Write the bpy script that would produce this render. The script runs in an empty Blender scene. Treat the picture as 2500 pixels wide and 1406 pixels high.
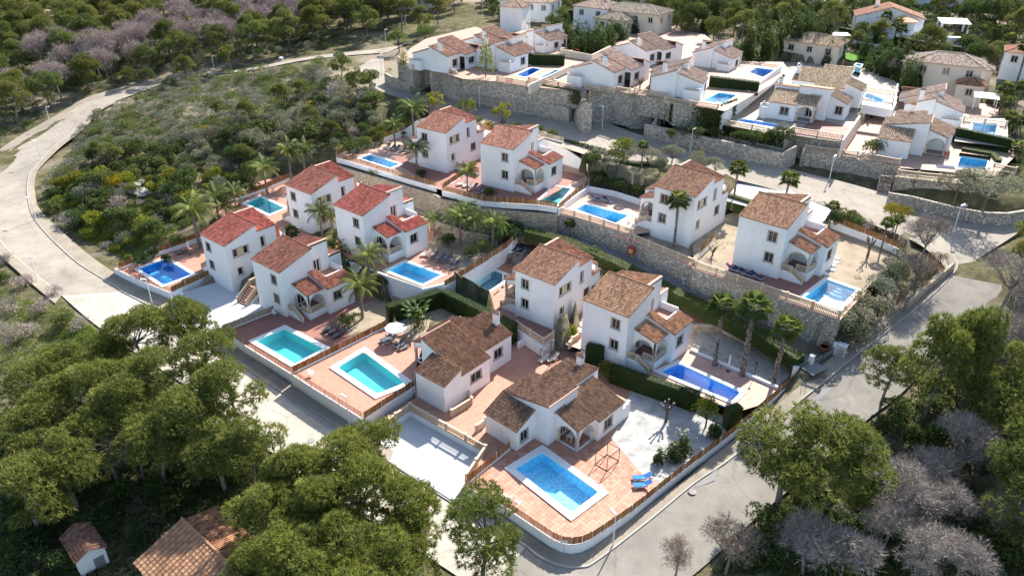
import bpy, math, random
import numpy as np
from mathutils import Vector, Matrix
random.seed(7)
RND = random.Random(11)
C = bpy.context.scene.collection
SC = bpy.context.scene
rad = math.radians
# ---------------------------------------------------------------- camera
FPX, PITCH, ROLL, CAMH = 1830.87, rad(28.9304), rad(-0.2885), 55.0
_fwd = Vector((0, math.cos(PITCH), -math.sin(PITCH)))
_rt = Vector((1, 0, 0)); _dn = _fwd.cross(_rt)
_r = math.cos(ROLL)*_rt + math.sin(ROLL)*_dn
_d = -math.sin(ROLL)*_rt + math.cos(ROLL)*_dn
cam_d = bpy.data.cameras.new('camera'); cam = bpy.data.objects.new('camera', cam_d); C.objects.link(cam)
cam_d.sensor_width = 36.0; cam_d.lens = FPX/2500*36; cam_d.clip_start = 1; cam_d.clip_end = 6000
M = Matrix((( _r.x, -_d.x, -_fwd.x), (_r.y, -_d.y, -_fwd.y), (_r.z, -_d.z, -_fwd.z))).to_4x4()
M.translation = Vector((0, 0, CAMH)); cam.matrix_world = M
SC.camera = cam
# ---------------------------------------------------------------- light
SUN_AZ, SUN_EL = rad(62.0), rad(38.5)
sdir = Vector((math.cos(SUN_EL)*math.cos(SUN_AZ), math.cos(SUN_EL)*math.sin(SUN_AZ), math.sin(SUN_EL)))
w = bpy.data.worlds.new('World'); SC.world = w; w.use_nodes = True
nt = w.node_tree; bg = nt.nodes['Background']
sky = nt.nodes.new('ShaderNodeTexSky'); sky.sky_type = 'NISHITA'; sky.sun_disc = False
sky.sun_elevation = SUN_EL; sky.sun_rotation = math.pi/2-SUN_AZ
sky.dust_density = 1.0; sky.ozone_density = 1.0; sky.air_density = 1.0
nt.links.new(sky.outputs[0], bg.inputs[0]); bg.inputs[1].default_value = 0.11
sl = bpy.data.lights.new('sun', 'SUN'); so = bpy.data.objects.new('sun', sl); C.objects.link(so)
sl.energy = 4.7; sl.angle = rad(0.5); sl.color = (1.0, 0.95, 0.87)
so.rotation_euler = (-sdir).to_track_quat('-Z', 'Y').to_euler(); so.location = (0, 0, 120)
SC.view_settings.view_transform = 'Standard'; SC.view_settings.look = 'None'
SC.view_settings.exposure = 1.2; SC.view_settings.gamma = 1.0; SC.view_settings.use_curve_mapping = False
SC.cycles.max_bounces = 6; SC.cycles.transparent_max_bounces = 8; SC.cycles.diffuse_bounces = 3
SC.cycles.use_denoising = True

# ---------------------------------------------------------------- survey helpers: a sight line of the survey photo met with a level z
def P3(px, py, z):
    d = _r*((px-1250)/FPX) + _d*((py-703)/FPX) + _fwd
    t = (z-CAMH)/d.z
    return Vector((d.x*t, d.y*t, z))
def P2(px, py, z):
    p = P3(px, py, z); return Vector((p.x, p.y))

# ---------------------------------------------------------------- objects
def tag(o, label=None, cat=None, group=None, kind=None):
    if label: o['label'] = label
    if cat: o['category'] = cat
    if group: o['group'] = group
    if kind: o['kind'] = kind
    return o
def thing(name, label, cat, loc=(0, 0, 0), rz=0.0, group=None):
    o = bpy.data.objects.new(name, None); C.objects.link(o); o.empty_display_size = .3
    o.location = loc; o.rotation_euler = (0, 0, rz)
    return tag(o, label, cat, group)
def link(name, me, parent=None, loc=None, rz=None):
    o = bpy.data.objects.new(name, me); C.objects.link(o)
    if parent: o.parent = parent
    if loc is not None: o.location = loc
    if rz is not None: o.rotation_euler = (0, 0, rz)
    return o
KIDS = {}
def kids(o): return [c for c in o.children]
def copy_tree(o, parent=None):
    c = o.copy(); C.objects.link(c)
    if parent is not None: c.parent = parent
    for ch in list(o.children): copy_tree(ch, c)
    return c
def dup(root, loc, rz=None, label=None, group=None, scale=None):
    c = copy_tree(root); c.location = loc
    if rz is not None: c.rotation_euler = (0, 0, rz)
    if label: c['label'] = label
    if group: c['group'] = group
    if scale is not None: c.scale = (scale, scale, scale) if not isinstance(scale, tuple) else scale
    return c

class MB:
    """collects faces; MIR mirrors x"""
    def __init__(s, mir=False): s.v = []; s.f = []; s.t = []; s.mir = mir
    def face(s, pts, tint=.5):
        n = len(s.v); s.v += [tuple(p) for p in pts]; s.f.append(tuple(range(n, n+len(pts)))); s.t.append(tint)
    def box(s, x0, x1, y0, y1, z0, z1, tint=.5):
        n = len(s.v)
        s.v += [(x0,y0,z0),(x1,y0,z0),(x1,y1,z0),(x0,y1,z0),(x0,y0,z1),(x1,y0,z1),(x1,y1,z1),(x0,y1,z1)]
        for q in ((0,3,2,1),(4,5,6,7),(0,1,5,4),(1,2,6,5),(2,3,7,6),(3,0,4,7)): s.f.append(tuple(n+i for i in q)); s.t.append(tint)
    def hexa(s, b, t, tint=.5):
        n = len(s.v); s.v += [tuple(p) for p in b]+[tuple(p) for p in t]
        for q in ((3,2,1,0),(4,5,6,7),(0,1,5,4),(1,2,6,5),(2,3,7,6),(3,0,4,7)): s.f.append(tuple(n+i for i in q)); s.t.append(tint)
    def prism(s, poly, z0, z1, tint=.5):
        """poly ccw list of (x,y); z1 may be list"""
        k = len(poly); n = len(s.v)
        zb = z0 if isinstance(z0, (list, tuple)) else [z0]*k; zt = z1 if isinstance(z1, (list, tuple)) else [z1]*k
        s.v += [(p[0], p[1], zb[i]) for i, p in enumerate(poly)] + [(p[0], p[1], zt[i]) for i, p in enumerate(poly)]
        s.f.append(tuple(range(n+k-1, n-1, -1))); s.t.append(tint)
        s.f.append(tuple(range(n+k, n+2*k))); s.t.append(tint)
        for i in range(k):
            j = (i+1) % k; s.f.append((n+i, n+j, n+k+j, n+k+i)); s.t.append(tint)
    def tube(s, pts, radii, n=6, tint=.5, cap=True):
        base = len(s.v); pts = [Vector(p) for p in pts]; k = len(pts)
        if not isinstance(radii, (list, tuple)): radii = [radii]*k
        for i, p in enumerate(pts):
            d = (pts[min(i+1, k-1)]-pts[max(i-1, 0)]).normalized()
            u = d.orthogonal().normalized() if abs(d.z) > .95 else d.cross(Vector((0, 0, 1))).normalized()
            w_ = d.cross(u)
            for j in range(n):
                a = 2*math.pi*j/n; q = p+(u*math.cos(a)+w_*math.sin(a))*radii[i]; s.v.append((q.x, q.y, q.z))
        for i in range(k-1):
            for j in range(n):
                a = base+i*n+j; b = base+i*n+(j+1) % n
                s.f.append((a, b, b+n, a+n)); s.t.append(tint)
        if cap:
            s.f.append(tuple(base+j for j in range(n-1, -1, -1))); s.t.append(tint)
            s.f.append(tuple(base+(k-1)*n+j for j in range(n))); s.t.append(tint)
    def lathe(s, c, prof, n=10, tint=.5):
        s.tube([(c[0], c[1], c[2]+z) for r_, z in prof], [max(r_, .001) for r_, z in prof], n, tint)
    def bar(s, p, q, r, tint=.5):
        s.tube([p, q], r, 4, tint)
    def mesh(s, name, mat):
        me = bpy.data.meshes.new(name)
        v, f = s.v, s.f
        if s.mir:
            v = [(-p[0], p[1], p[2]) for p in v]; f = [tuple(reversed(q)) for q in f]
        me.from_pydata(v, [], f); me.materials.append(mat)
        a = me.attributes.new('tint', 'FLOAT', 'FACE'); a.data.foreach_set('value', s.t)
        return me
    def build(s, name, mat, parent=None, smooth=False, loc=None, rz=None):
        me = s.mesh(name, mat)
        if smooth: me.shade_smooth()
        return link(name, me, parent, loc, rz)

# ---------------------------------------------------------------- materials
MAT = {}
def new_mat(name):
    m = bpy.data.materials.new(name); m.use_nodes = True; MAT[name] = m
    return m, m.node_tree, m.node_tree.nodes['Principled BSDF']
def nd(nt, t, **k):
    n = nt.nodes.new(t)
    for a, v in k.items(): setattr(n, a, v)
    return n
def ramp(nt, fac, stops):
    r = nt.nodes.new('ShaderNodeValToRGB'); nt.links.new(fac, r.inputs[0]); e = r.color_ramp.elements
    while len(e) < len(stops): e.new(.5)
    for i, (p, c) in enumerate(stops): e[i].position = p; e[i].color = (*c, 1)
    return r.outputs[0]
def noise(nt, scale, detail=4, rough=.6, co='Object', vec=None):
    n = nt.nodes.new('ShaderNodeTexNoise'); n.inputs['Scale'].default_value = scale; n.inputs['Detail'].default_value = detail
    n.inputs['Roughness'].default_value = rough
    if vec is None:
        tc = nt.nodes.new('ShaderNodeTexCoord'); vec = tc.outputs[co]
    nt.links.new(vec, n.inputs['Vector'])
    return n
def mix(nt, a, b, fac, mode='MIX'):
    m = nt.nodes.new('ShaderNodeMix'); m.data_type = 'RGBA'; m.blend_type = mode
    for sock, v in ((m.inputs[6], a), (m.inputs[7], b)):
        if isinstance(v, tuple): sock.default_value = (*v, 1)
        else: nt.links.new(v, sock)
    if isinstance(fac, (int, float)): m.inputs[0].default_value = fac
    else: nt.links.new(fac, m.inputs[0])
    return m.outputs[2]
def bump(nt, bsdf, h, strength=.3, dist=.05):
    b = nt.nodes.new('ShaderNodeBump'); b.inputs['Strength'].default_value = strength; b.inputs['Distance'].default_value = dist
    nt.links.new(h, b.inputs['Height']); nt.links.new(b.outputs[0], bsdf.inputs['Normal'])
def geo_pos(nt):
    return nt.nodes.new('ShaderNodeNewGeometry').outputs['Position']
def plain(name, col, rough=.7, var=.12, scale=3.0, bmp=0, metal=0, spec=.3):
    m, nt, b = new_mat(name)
    n = noise(nt, scale, vec=geo_pos(nt))
    d = tuple(c*(1-var) for c in col); l = tuple(min(1, c*(1+var)) for c in col)
    nt.links.new(ramp(nt, n.outputs[0], [(.3, d), (.7, l)]), b.inputs['Base Color'])
    b.inputs['Roughness'].default_value = rough; b.inputs['Metallic'].default_value = metal
    b.inputs['Specular IOR Level'].default_value = spec
    if bmp: bump(nt, b, noise(nt, scale*12, vec=geo_pos(nt)).outputs[0], bmp, .02)
    return m
def tinted(name, stops, rough=.8, nscale=2.0, namt=.5, objcol=False, bmp=0, trans=0):
    """colour from the per-piece tint attribute, broken by noise; optionally multiplied by the object's colour"""
    m, nt, b = new_mat(name)
    at = nd(nt, 'ShaderNodeAttribute', attribute_name='tint')
    n = noise(nt, nscale, vec=geo_pos(nt))
    mm = nd(nt, 'ShaderNodeMath', operation='MULTIPLY_ADD'); nt.links.new(n.outputs[0], mm.inputs[0]); mm.inputs[1].default_value = namt
    nt.links.new(at.outputs['Fac'], mm.inputs[2])
    sb = nd(nt, 'ShaderNodeMath', operation='SUBTRACT'); nt.links.new(mm.outputs[0], sb.inputs[0]); sb.inputs[1].default_value = namt*.5
    col = ramp(nt, sb.outputs[0], stops)
    if objcol:
        oi = nd(nt, 'ShaderNodeObjectInfo'); col = mix(nt, col, oi.outputs['Color'], 1.0, 'MULTIPLY')
    nt.links.new(col, b.inputs['Base Color']); b.inputs['Roughness'].default_value = rough
    b.inputs['Specular IOR Level'].default_value = .25
    if trans:
        out = nt.nodes['Material Output']; tr = nd(nt, 'ShaderNodeBsdfTranslucent'); nt.links.new(col, tr.inputs[0])
        ms = nd(nt, 'ShaderNodeMixShader'); ms.inputs[0].default_value = trans
        nt.links.new(b.outputs[0], ms.inputs[1]); nt.links.new(tr.outputs[0], ms.inputs[2]); nt.links.new(ms.outputs[0], out.inputs[0])
    if bmp: bump(nt, b, noise(nt, nscale*10, vec=geo_pos(nt)).outputs[0], bmp, .02)
    return m
# white stucco with faint streaks and soiling
m, nt, b = new_mat('stucco'); n = noise(nt, .5, 6, .65, vec=geo_pos(nt)); n2 = noise(nt, 9, vec=geo_pos(nt))
mp_ = nd(nt, 'ShaderNodeMapping'); mp_.inputs['Scale'].default_value = (1.6, 1.6, .13); nt.links.new(geo_pos(nt), mp_.inputs[0]); stk = noise(nt, 1.6, 6, .7, vec=mp_.outputs[0])
_stk = ramp(nt, stk.outputs[0], [(.30, (.86, .85, .82)), (.5, (1, 1, 1))])
nt.links.new(mix(nt, ramp(nt, n.outputs[0], [(.25, (.80, .79, .77)), (.5, (.86, .86, .85)), (.8, (.88, .88, .87))]), _stk, .4, 'MULTIPLY'), b.inputs['Base Color'])
b.inputs['Roughness'].default_value = .9; b.inputs['Specular IOR Level'].default_value = .2; bump(nt, b, n2.outputs[0], .25, .02)
m, nt, b = new_mat('cream_stucco'); n = noise(nt, .6, 6, vec=geo_pos(nt))
nt.links.new(ramp(nt, n.outputs[0], [(.3, (.66, .58, .45)), (.7, (.74, .67, .55))]), b.inputs['Base Color']); b.inputs['Roughness'].default_value = .9
m, nt, b = new_mat('pink_stucco'); n = noise(nt, .6, 6, vec=geo_pos(nt))
nt.links.new(ramp(nt, n.outputs[0], [(.3, (.74, .6, .53)), (.7, (.8, .68, .62))]), b.inputs['Base Color']); b.inputs['Roughness'].default_value = .9
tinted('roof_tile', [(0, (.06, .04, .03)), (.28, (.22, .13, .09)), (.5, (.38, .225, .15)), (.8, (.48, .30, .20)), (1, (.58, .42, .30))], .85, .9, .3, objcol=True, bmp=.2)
plain('tile_edge', (.55, .33, .25), .8)
plain('cream_stone', (.60, .47, .34), .8, .15, 4, .15)
plain('window_stone', (.52, .42, .34), .8, .12, 4)
plain('white_paint', (.8, .8, .79), .5, .05)
plain('white_plastic', (.78, .78, .76), .4, .04)
plain('coping', (.78, .77, .74), .7, .06, 2, .1)
plain('dark_metal', (.03, .028, .027), .45, .2, metal=.3)
plain('brown_metal', (.08, .05, .04), .5, .2)
plain('grey_metal', (.45, .46, .47), .4, .1, metal=.6)
plain('galvanised', (.62, .63, .64), .45, .08, metal=.2)
plain('navy_fabric', (.03, .045, .10), .85, .2, 8)
plain('blue_fabric', (.03, .20, .55), .8, .12, 8)
plain('grey_fabric', (.10, .105, .115), .9, .25, 8)
plain('beige_fabric', (.58, .53, .46), .9, .1, 8)
plain('white_fabric', (.75, .77, .8), .85, .08, 4)
plain('shutter', (.62, .50, .30), .7, .1)
plain('wood_door', (.30, .17, .08), .6, .25, 5)
plain('red_paint', (.42, .03, .025), .5, .15)
plain('gold_paint', (.55, .4, .18), .6)
plain('green_paint', (.05, .10, .09), .6)
plain('blue_tarp', (.02, .04, .30), .7, .25, 3)
plain('pot', (.40, .15, .09), .8, .2)
plain('car_paint', (.55, .57, .6), .25, .03, metal=.5, spec=.6)
plain('rubber', (.02, .02, .02), .8)
plain('ring_red', (.6, .08, .04), .6)
m, nt, b = new_mat('glass_dark'); b.inputs['Base Color'].default_value = (.018, .020, .024, 1); b.inputs['Roughness'].default_value = .08; b.inputs['Specular IOR Level'].default_value = .6
# stone masonry
def stone(name, c1, c2, c3, mortar, sc):
    m, nt, b = new_mat(name); pos = geo_pos(nt)
    nz = noise(nt, 1.7, 3, vec=pos)
    vadd = mix(nt, pos, nz.outputs['Color'], .12)
    v = nd(nt, 'ShaderNodeTexVoronoi'); v.inputs['Scale'].default_value = sc; nt.links.new(vadd, v.inputs['Vector'])
    e = nd(nt, 'ShaderNodeTexVoronoi', feature='DISTANCE_TO_EDGE'); e.inputs['Scale'].default_value = sc; nt.links.new(vadd, e.inputs['Vector'])
    sep = nd(nt, 'ShaderNodeSeparateColor'); nt.links.new(v.outputs['Color'], sep.inputs[0])
    col = ramp(nt, sep.outputs[0], [(0, c1), (.5, c2), (1, c3)])
    ed = ramp(nt, e.outputs['Distance'], [(.02, (0, 0, 0)), (.10, (1, 1, 1))])
    big = noise(nt, .35, 5, vec=pos)
    col = mix(nt, col, mix(nt, (.55, .52, .5), (1, 1, 1), big.outputs[0]), .6, 'MULTIPLY')
    nt.links.new(mix(nt, mortar, col, ed), b.inputs['Base Color']); b.inputs['Roughness'].default_value = .95
    bump(nt, b, ed, .8, .06)
stone('stone_wall', (.42, .36, .29), (.60, .53, .44), (.76, .69, .59), (.22, .19, .155), 3.0)
stone('stone_warm', (.44, .35, .24), (.60, .50, .36), (.72, .62, .48), (.26, .21, .15), 3.4)
stone('rubble', (.30, .2, .14), (.42, .32, .25), (.55, .45, .38), (.1, .08, .06), 2.2)
# floors: tile joints by brick texture
def tiles(name, c1, c2, size, mortar, rot=-.72, msize=.014):
    m, nt, b = new_mat(name); pos = geo_pos(nt)
    mp = nd(nt, 'ShaderNodeMapping'); mp.inputs['Rotation'].default_value = (0, 0, -rot); nt.links.new(pos, mp.inputs[0])
    br = nd(nt, 'ShaderNodeTexBrick'); nt.links.new(mp.outputs[0], br.inputs['Vector']); br.offset = 0.0
    br.inputs['Scale'].default_value = 1; br.inputs['Brick Width'].default_value = size; br.inputs['Row Height'].default_value = size
    br.inputs['Mortar Size'].default_value = msize; br.inputs['Color1'].default_value = (*c1, 1); br.inputs['Color2'].default_value = (*c2, 1); br.inputs['Mortar'].default_value = (*mortar, 1)
    n = noise(nt, .8, 6, vec=pos)
    nt.links.new(mix(nt, br.outputs[0], mix(nt, (.7, .68, .68), (1.12, 1.1, 1.08), n.outputs[0]), .8, 'MULTIPLY'), b.inputs['Base Color'])
    b.inputs['Roughness'].default_value = .75; bump(nt, b, br.outputs['Fac'], -.3, .01)
tiles('terracotta', (.52, .27, .19), (.46, .22, .15), .42, (.36, .22, .17))
tinted('floor_tile', [(0, (.40, .19, .125)), (.5, (.48, .245, .17)), (1, (.55, .31, .225))], .75, .7, .5)
tiles('terracotta_dark', (.36, .16, .12), (.30, .13, .10), .4, (.26, .15, .12))
tiles('terracotta_pink', (.58, .38, .30), (.52, .33, .26), .4, (.42, .30, .25))
tiles('pale_paving', (.44, .39, .32), (.40, .35, .29), .5, (.30, .26, .22))
tiles('pale_pink_paving', (.44, .29, .215), (.40, .265, .195), .5, (.32, .22, .165))
def ground(name, stops, s1, s2, bmp=.4, rough=.95):
    m, nt, b = new_mat(name); pos = geo_pos(nt)
    n1 = noise(nt, s1, 8, .65, vec=pos); n2 = noise(nt, s2, 4, .7, vec=pos)
    f = nd(nt, 'ShaderNodeMath', operation='MULTIPLY_ADD'); nt.links.new(n2.outputs[0], f.inputs[0]); f.inputs[1].default_value = .35; nt.links.new(n1.outputs[0], f.inputs[2])
    f2 = nd(nt, 'ShaderNodeMath', operation='SUBTRACT'); nt.links.new(f.outputs[0], f2.inputs[0]); f2.inputs[1].default_value = .175
    nt.links.new(ramp(nt, f2.outputs[0], stops), b.inputs['Base Color']); b.inputs['Roughness'].default_value = rough
    b.inputs['Specular IOR Level'].default_value = .15
    bump(nt, b, n2.outputs[0], bmp, .08)
ground('white_concrete', [(.3, (.50, .51, .52)), (.7, (.60, .60, .60))], .5, 8, .1)
def cracked(name, stops):
    ground(name, stops, .12, 6, .15); m = MAT[name]; nt = m.node_tree; b = nt.nodes['Principled BSDF']; pos = geo_pos(nt); base = b.inputs['Base Color'].links[0].from_socket
    wv = mix(nt, pos, noise(nt, .8, 4, vec=pos).outputs['Color'], .5); e = nd(nt, 'ShaderNodeTexVoronoi', feature='DISTANCE_TO_EDGE'); e.inputs['Scale'].default_value = .16; nt.links.new(wv, e.inputs['Vector'])
    ed = ramp(nt, e.outputs['Distance'], [(.003, (.82, .82, .82)), (.008, (1, 1, 1))]); st = noise(nt, .45, 7, .7, vec=pos); sp = ramp(nt, st.outputs[0], [(.34, (.84, .84, .85)), (.5, (1, 1, 1)), (.68, (1.06, 1.05, 1.03))])
    nt.links.new(mix(nt, mix(nt, base, ed, 1.0, 'MULTIPLY'), sp, 1.0, 'MULTIPLY'), b.inputs['Base Color'])
cracked('asphalt', [(.25, (.27, .235, .195)), (.5, (.355, .31, .255)), (.75, (.43, .38, .315))])
cracked('asphalt_grey', [(.25, (.19, .175, .155)), (.5, (.255, .235, .205)), (.75, (.33, .30, .26))])
cracked('asphalt_pale', [(.25, (.36, .325, .275)), (.5, (.46, .42, .36)), (.75, (.54, .49, .42))])
ground('asphalt_lane', [(.3, (.20, .195, .19)), (.7, (.30, .29, .28))], .3, 8, .2)
ground('pavement', [(.3, (.25, .21, .165)), (.55, (.33, .285, .225)), (.8, (.42, .34, .24))], .35, 5, .2)
ground('kerb', [(.3, (.38, .35, .31)), (.7, (.5, .47, .43))], .8, 8, .15)
ground('patch', [(.3, (.24, .23, .22)), (.7, (.31, .30, .29))], .4, 8, .15)
ground('gravel', [(.3, (.26, .25, .24)), (.5, (.42, .41, .39)), (.7, (.56, .54, .51))], .7, 18, .6)
ground('tan_gravel', [(.3, (.24, .19, .135)), (.5, (.34, .275, .20)), (.75, (.42, .35, .265))], .4, 16, .5)
ground('cobble', [(.3, (.22, .20, .18)), (.5, (.36, .33, .29)), (.7, (.46, .42, .37))], 1.2, 5, .6)
ground('soil', [(.3, (.09, .065, .045)), (.6, (.16, .12, .085)), (.8, (.24, .19, .14))], .6, 9, .5)
ground('lawn', [(.3, (.08, .2, .02)), (.7, (.13, .3, .03))], .6, 8, .4)
# earth: scrub, grass and bare pale soil
m, nt, b = new_mat('earth'); pos = geo_pos(nt)
n1 = noise(nt, .035, 9, .62, vec=pos); n2 = noise(nt, .5, 6, .7, vec=pos); n3 = noise(nt, 4, 4, .7, vec=pos)
g = ramp(nt, n2.outputs[0], [(.25, (.055, .055, .028)), (.45, (.10, .095, .048)), (.6, (.17, .15, .085)), (.75, (.30, .255, .18))])
s = ramp(nt, n3.outputs[0], [(.3, (.20, .16, .11)), (.7, (.40, .345, .27))])
nt.links.new(mix(nt, g, s, ramp(nt, n1.outputs[0], [(.50, (0, 0, 0)), (.60, (.9, .9, .9))])), b.inputs['Base Color'])
b.inputs['Roughness'].default_value = 1; b.inputs['Specular IOR Level'].default_value = .05; bump(nt, b, n3.outputs[0], .8, .2)
m, nt, b = new_mat('rock'); pos = geo_pos(nt); n1 = noise(nt, 1.1, 8, .7, vec=pos)
nt.links.new(ramp(nt, n1.outputs[0], [(.3, (.2, .18, .15)), (.5, (.42, .39, .34)), (.7, (.56, .53, .48))]), b.inputs['Base Color']); b.inputs['Roughness'].default_value = 1; bump(nt, b, n1.outputs[0], 1, .25)
# reed screen
tinted('reed', [(0, (.16, .075, .03)), (.5, (.32, .16, .065)), (1, (.46, .27, .13))], .85, 3, .3)
tinted('reed_pale', [(0, (.34, .28, .2)), (1, (.55, .47, .36))], .85, 3, .3)
# foliage
def leafy(name, stops, trans=.38, nsc=.6, namt=.45): return tinted(name, stops, .65, nsc, namt, objcol=True, trans=trans)
leafy('pine_needles', [(0, (0.065, 0.085, 0.026)), (.4, (0.137, 0.163, 0.044)), (.7, (0.215, 0.234, 0.060)), (1, (0.312, 0.305, 0.091))], .36)
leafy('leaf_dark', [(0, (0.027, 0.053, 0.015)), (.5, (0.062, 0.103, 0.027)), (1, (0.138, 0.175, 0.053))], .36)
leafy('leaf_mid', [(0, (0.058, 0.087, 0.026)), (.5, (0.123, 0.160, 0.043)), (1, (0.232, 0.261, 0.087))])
leafy('leaf_bright', [(0, (.08, .11, .012)), (.5, (.19, .21, .02)), (1, (.36, .33, .04))], .3)
leafy('leaf_grey', [(0, (0.101, 0.115, 0.074)), (.5, (0.203, 0.216, 0.149)), (1, (0.338, 0.338, 0.243))], .36)
leafy('leaf_grass', [(0, (0.091, 0.156, 0.016)), (.5, (0.195, 0.273, 0.033)), (1, (0.351, 0.403, 0.078))], .3)
leafy('palm_leaf', [(0, (0.060, 0.096, 0.024)), (.5, (0.144, 0.192, 0.048)), (1, (0.312, 0.324, 0.096))], .4)
leafy('twig', [(0, (.20, .165, .14)), (.5, (.36, .31, .275)), (1, (.52, .46, .42))], .0)
leafy('yellow_flower', [(0, (.3, .22, .01)), (1, (.55, .42, .02))], .2)
tinted('bark', [(0, (.07, .055, .045)), (1, (.20, .16, .13))], .95, 4, .6, bmp=.5)
tinted('bark_grey', [(0, (.16, .14, .125)), (1, (.32, .29, .26))], .95, 4, .6, bmp=.5)
tinted('palm_trunk', [(0, (.06, .045, .038)), (.5, (.17, .135, .115)), (1, (.36, .30, .26))], .95, 5, .5, bmp=.5)
# pool water and basins
def basin(name, c1, c2):
    m, nt, b = new_mat(name); pos = geo_pos(nt)
    v = nd(nt, 'ShaderNodeTexVoronoi', distance='CHEBYCHEV'); v.inputs['Scale'].default_value = 3.5; nt.links.new(pos, v.inputs['Vector'])
    n = noise(nt, 3.2, 3, vec=pos)
    nt.links.new(ramp(nt, n.outputs[0], [(.35, c1), (.65, c2)]), b.inputs['Base Color']); b.inputs['Roughness'].default_value = .5
basin('basin_blue', (.07, .50, .84), (.36, .80, .94)); basin('basin_deep', (.015, .30, .74), (.04, .42, .82))  # basin_blue: wide tone range paints light dapple into the mosaic
basin('basin_aqua', (.05, .56, .58), (.11, .68, .67)); basin('basin_turq', (.09, .52, .76), (.18, .64, .82)); basin('basin_grey', (.10, .27, .36), (.15, .35, .44))
m, nt, b = new_mat('water'); out = nt.nodes['Material Output']
tr = nd(nt, 'ShaderNodeBsdfTransparent'); tr.inputs[0].default_value = (.80, .96, .99, 1); gl = nd(nt, 'ShaderNodeBsdfGlossy'); gl.inputs['Roughness'].default_value = .04
lw = nd(nt, 'ShaderNodeLayerWeight'); lw.inputs[0].default_value = .5; fr = nd(nt, 'ShaderNodeMath', operation='POWER'); nt.links.new(lw.outputs['Facing'], fr.inputs[0]); fr.inputs[1].default_value = 3.0
bp = nd(nt, 'ShaderNodeBump'); bp.inputs['Strength'].default_value = .35; bp.inputs['Distance'].default_value = .05
n = noise(nt, 2.2, 3, vec=geo_pos(nt)); nt.links.new(n.outputs[0], bp.inputs['Height']); nt.links.new(bp.outputs[0], gl.inputs['Normal']); nt.links.new(bp.outputs[0], lw.inputs['Normal'])
ad = nd(nt, 'ShaderNodeMath', operation='MULTIPLY_ADD'); nt.links.new(fr.outputs[0], ad.inputs[0]); ad.inputs[1].default_value = .6; ad.inputs[2].default_value = .02
ms = nd(nt, 'ShaderNodeMixShader'); nt.links.new(ad.outputs[0], ms.inputs[0]); nt.links.new(tr.outputs[0], ms.inputs[1]); nt.links.new(gl.outputs[0], ms.inputs[2]); nt.links.new(ms.outputs[0], out.inputs[0])
# ---------------------------------------------------------------- geometry helpers
from mathutils.geometry import tessellate_polygon
def catmull(pts, n=6):
    pts = [Vector(p) for p in pts]; out = []
    for i in range(len(pts)-1):
        p0, p1, p2, p3 = pts[max(i-1, 0)], pts[i], pts[i+1], pts[min(i+2, len(pts)-1)]
        for k in range(n):
            t = k/n; out.append(.5*((2*p1)+(p2-p0)*t+(2*p0-5*p1+4*p2-p3)*t*t+(3*p1-p0-3*p2+p3)*t**3))
    out.append(pts[-1]); return out
def W(pts, z=None):
    """list of (px,py[,z]) -> world points"""
    return [P3(p[0], p[1], p[2] if len(p) > 2 else z) for p in pts]
def offs(path, d, closed=False):
    """offset a polyline sideways (left positive)"""
    n = len(path); out = []
    for i, p in enumerate(path):
        a = path[i-1] if (i > 0 or closed) else None; b = path[(i+1) % n] if (i < n-1 or closed) else None
        ds = []
        if a is not None: ds.append((Vector(p[:2])-Vector(a[:2])).normalized())
        if b is not None: ds.append((Vector(b[:2])-Vector(p[:2])).normalized())
        nr = [Vector((-q.y, q.x)) for q in ds]; m = sum(nr, Vector((0, 0))).normalized(); k = max(m.dot(nr[0]), .35)
        q = Vector(p[:2])+m*d/k; out.append(Vector((q.x, q.y, p[2] if len(p) > 2 else 0)))
    return out
def pin(p, poly):
    x, y = p[0], p[1]; c = False; n = len(poly); j = n-1
    for i in range(n):
        xi, yi = poly[i][0], poly[i][1]; xj, yj = poly[j][0], poly[j][1]
        if (yi > y) != (yj > y) and x < (xj-xi)*(y-yi)/(yj-yi)+xi: c = not c
        j = i
    return c
def ccw(poly):
    a = sum(poly[i-1][0]*poly[i][1]-poly[i][0]*poly[i-1][1] for i in range(len(poly)))
    return list(poly) if a > 0 else list(reversed(poly))
CARVE = []      # (polygon, level, depth)
ROADS = []      # (centre line points, half width)
POOLS = []
def sheet(name, poly, mat, holes=(), kind='structure', parent=None):
    poly = ccw([Vector(p) for p in poly]); rings = [poly]+[list(reversed(ccw([Vector(q) for q in h]))) for h in holes]
    tr = tessellate_polygon([[Vector((q.x, q.y, 0)) for q in r] for r in rings]); v = [q for r in rings for q in r]
    f = []
    for t in tr:
        a, b, c = (v[i] for i in t); f.append(t if (b-a).cross(c-a).z > 0 else (t[0], t[2], t[1]))
    me = bpy.data.meshes.new(name); me.from_pydata([tuple(q) for q in v], [], [tuple(t) for t in f]); me.materials.append(MAT[mat])
    o = link(name, me, parent)
    if kind: o['kind'] = kind
    return o
def floor(name, px, z, mat, lift=0.0, carve=True, extra_holes=()):
    poly = W(px, z)
    if lift: poly = [Vector((p.x, p.y, p.z+lift)) for p in poly]
    hs = []
    for pl in POOLS:
        if pin(pl['c'], poly): hs.append([Vector((q.x, q.y, z+lift)) for q in pl['hole']])
    o = sheet(name, poly, mat, hs+[W(h, z) for h in extra_holes])
    if carve: CARVE.append((poly, z, .9))
    return o
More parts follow.
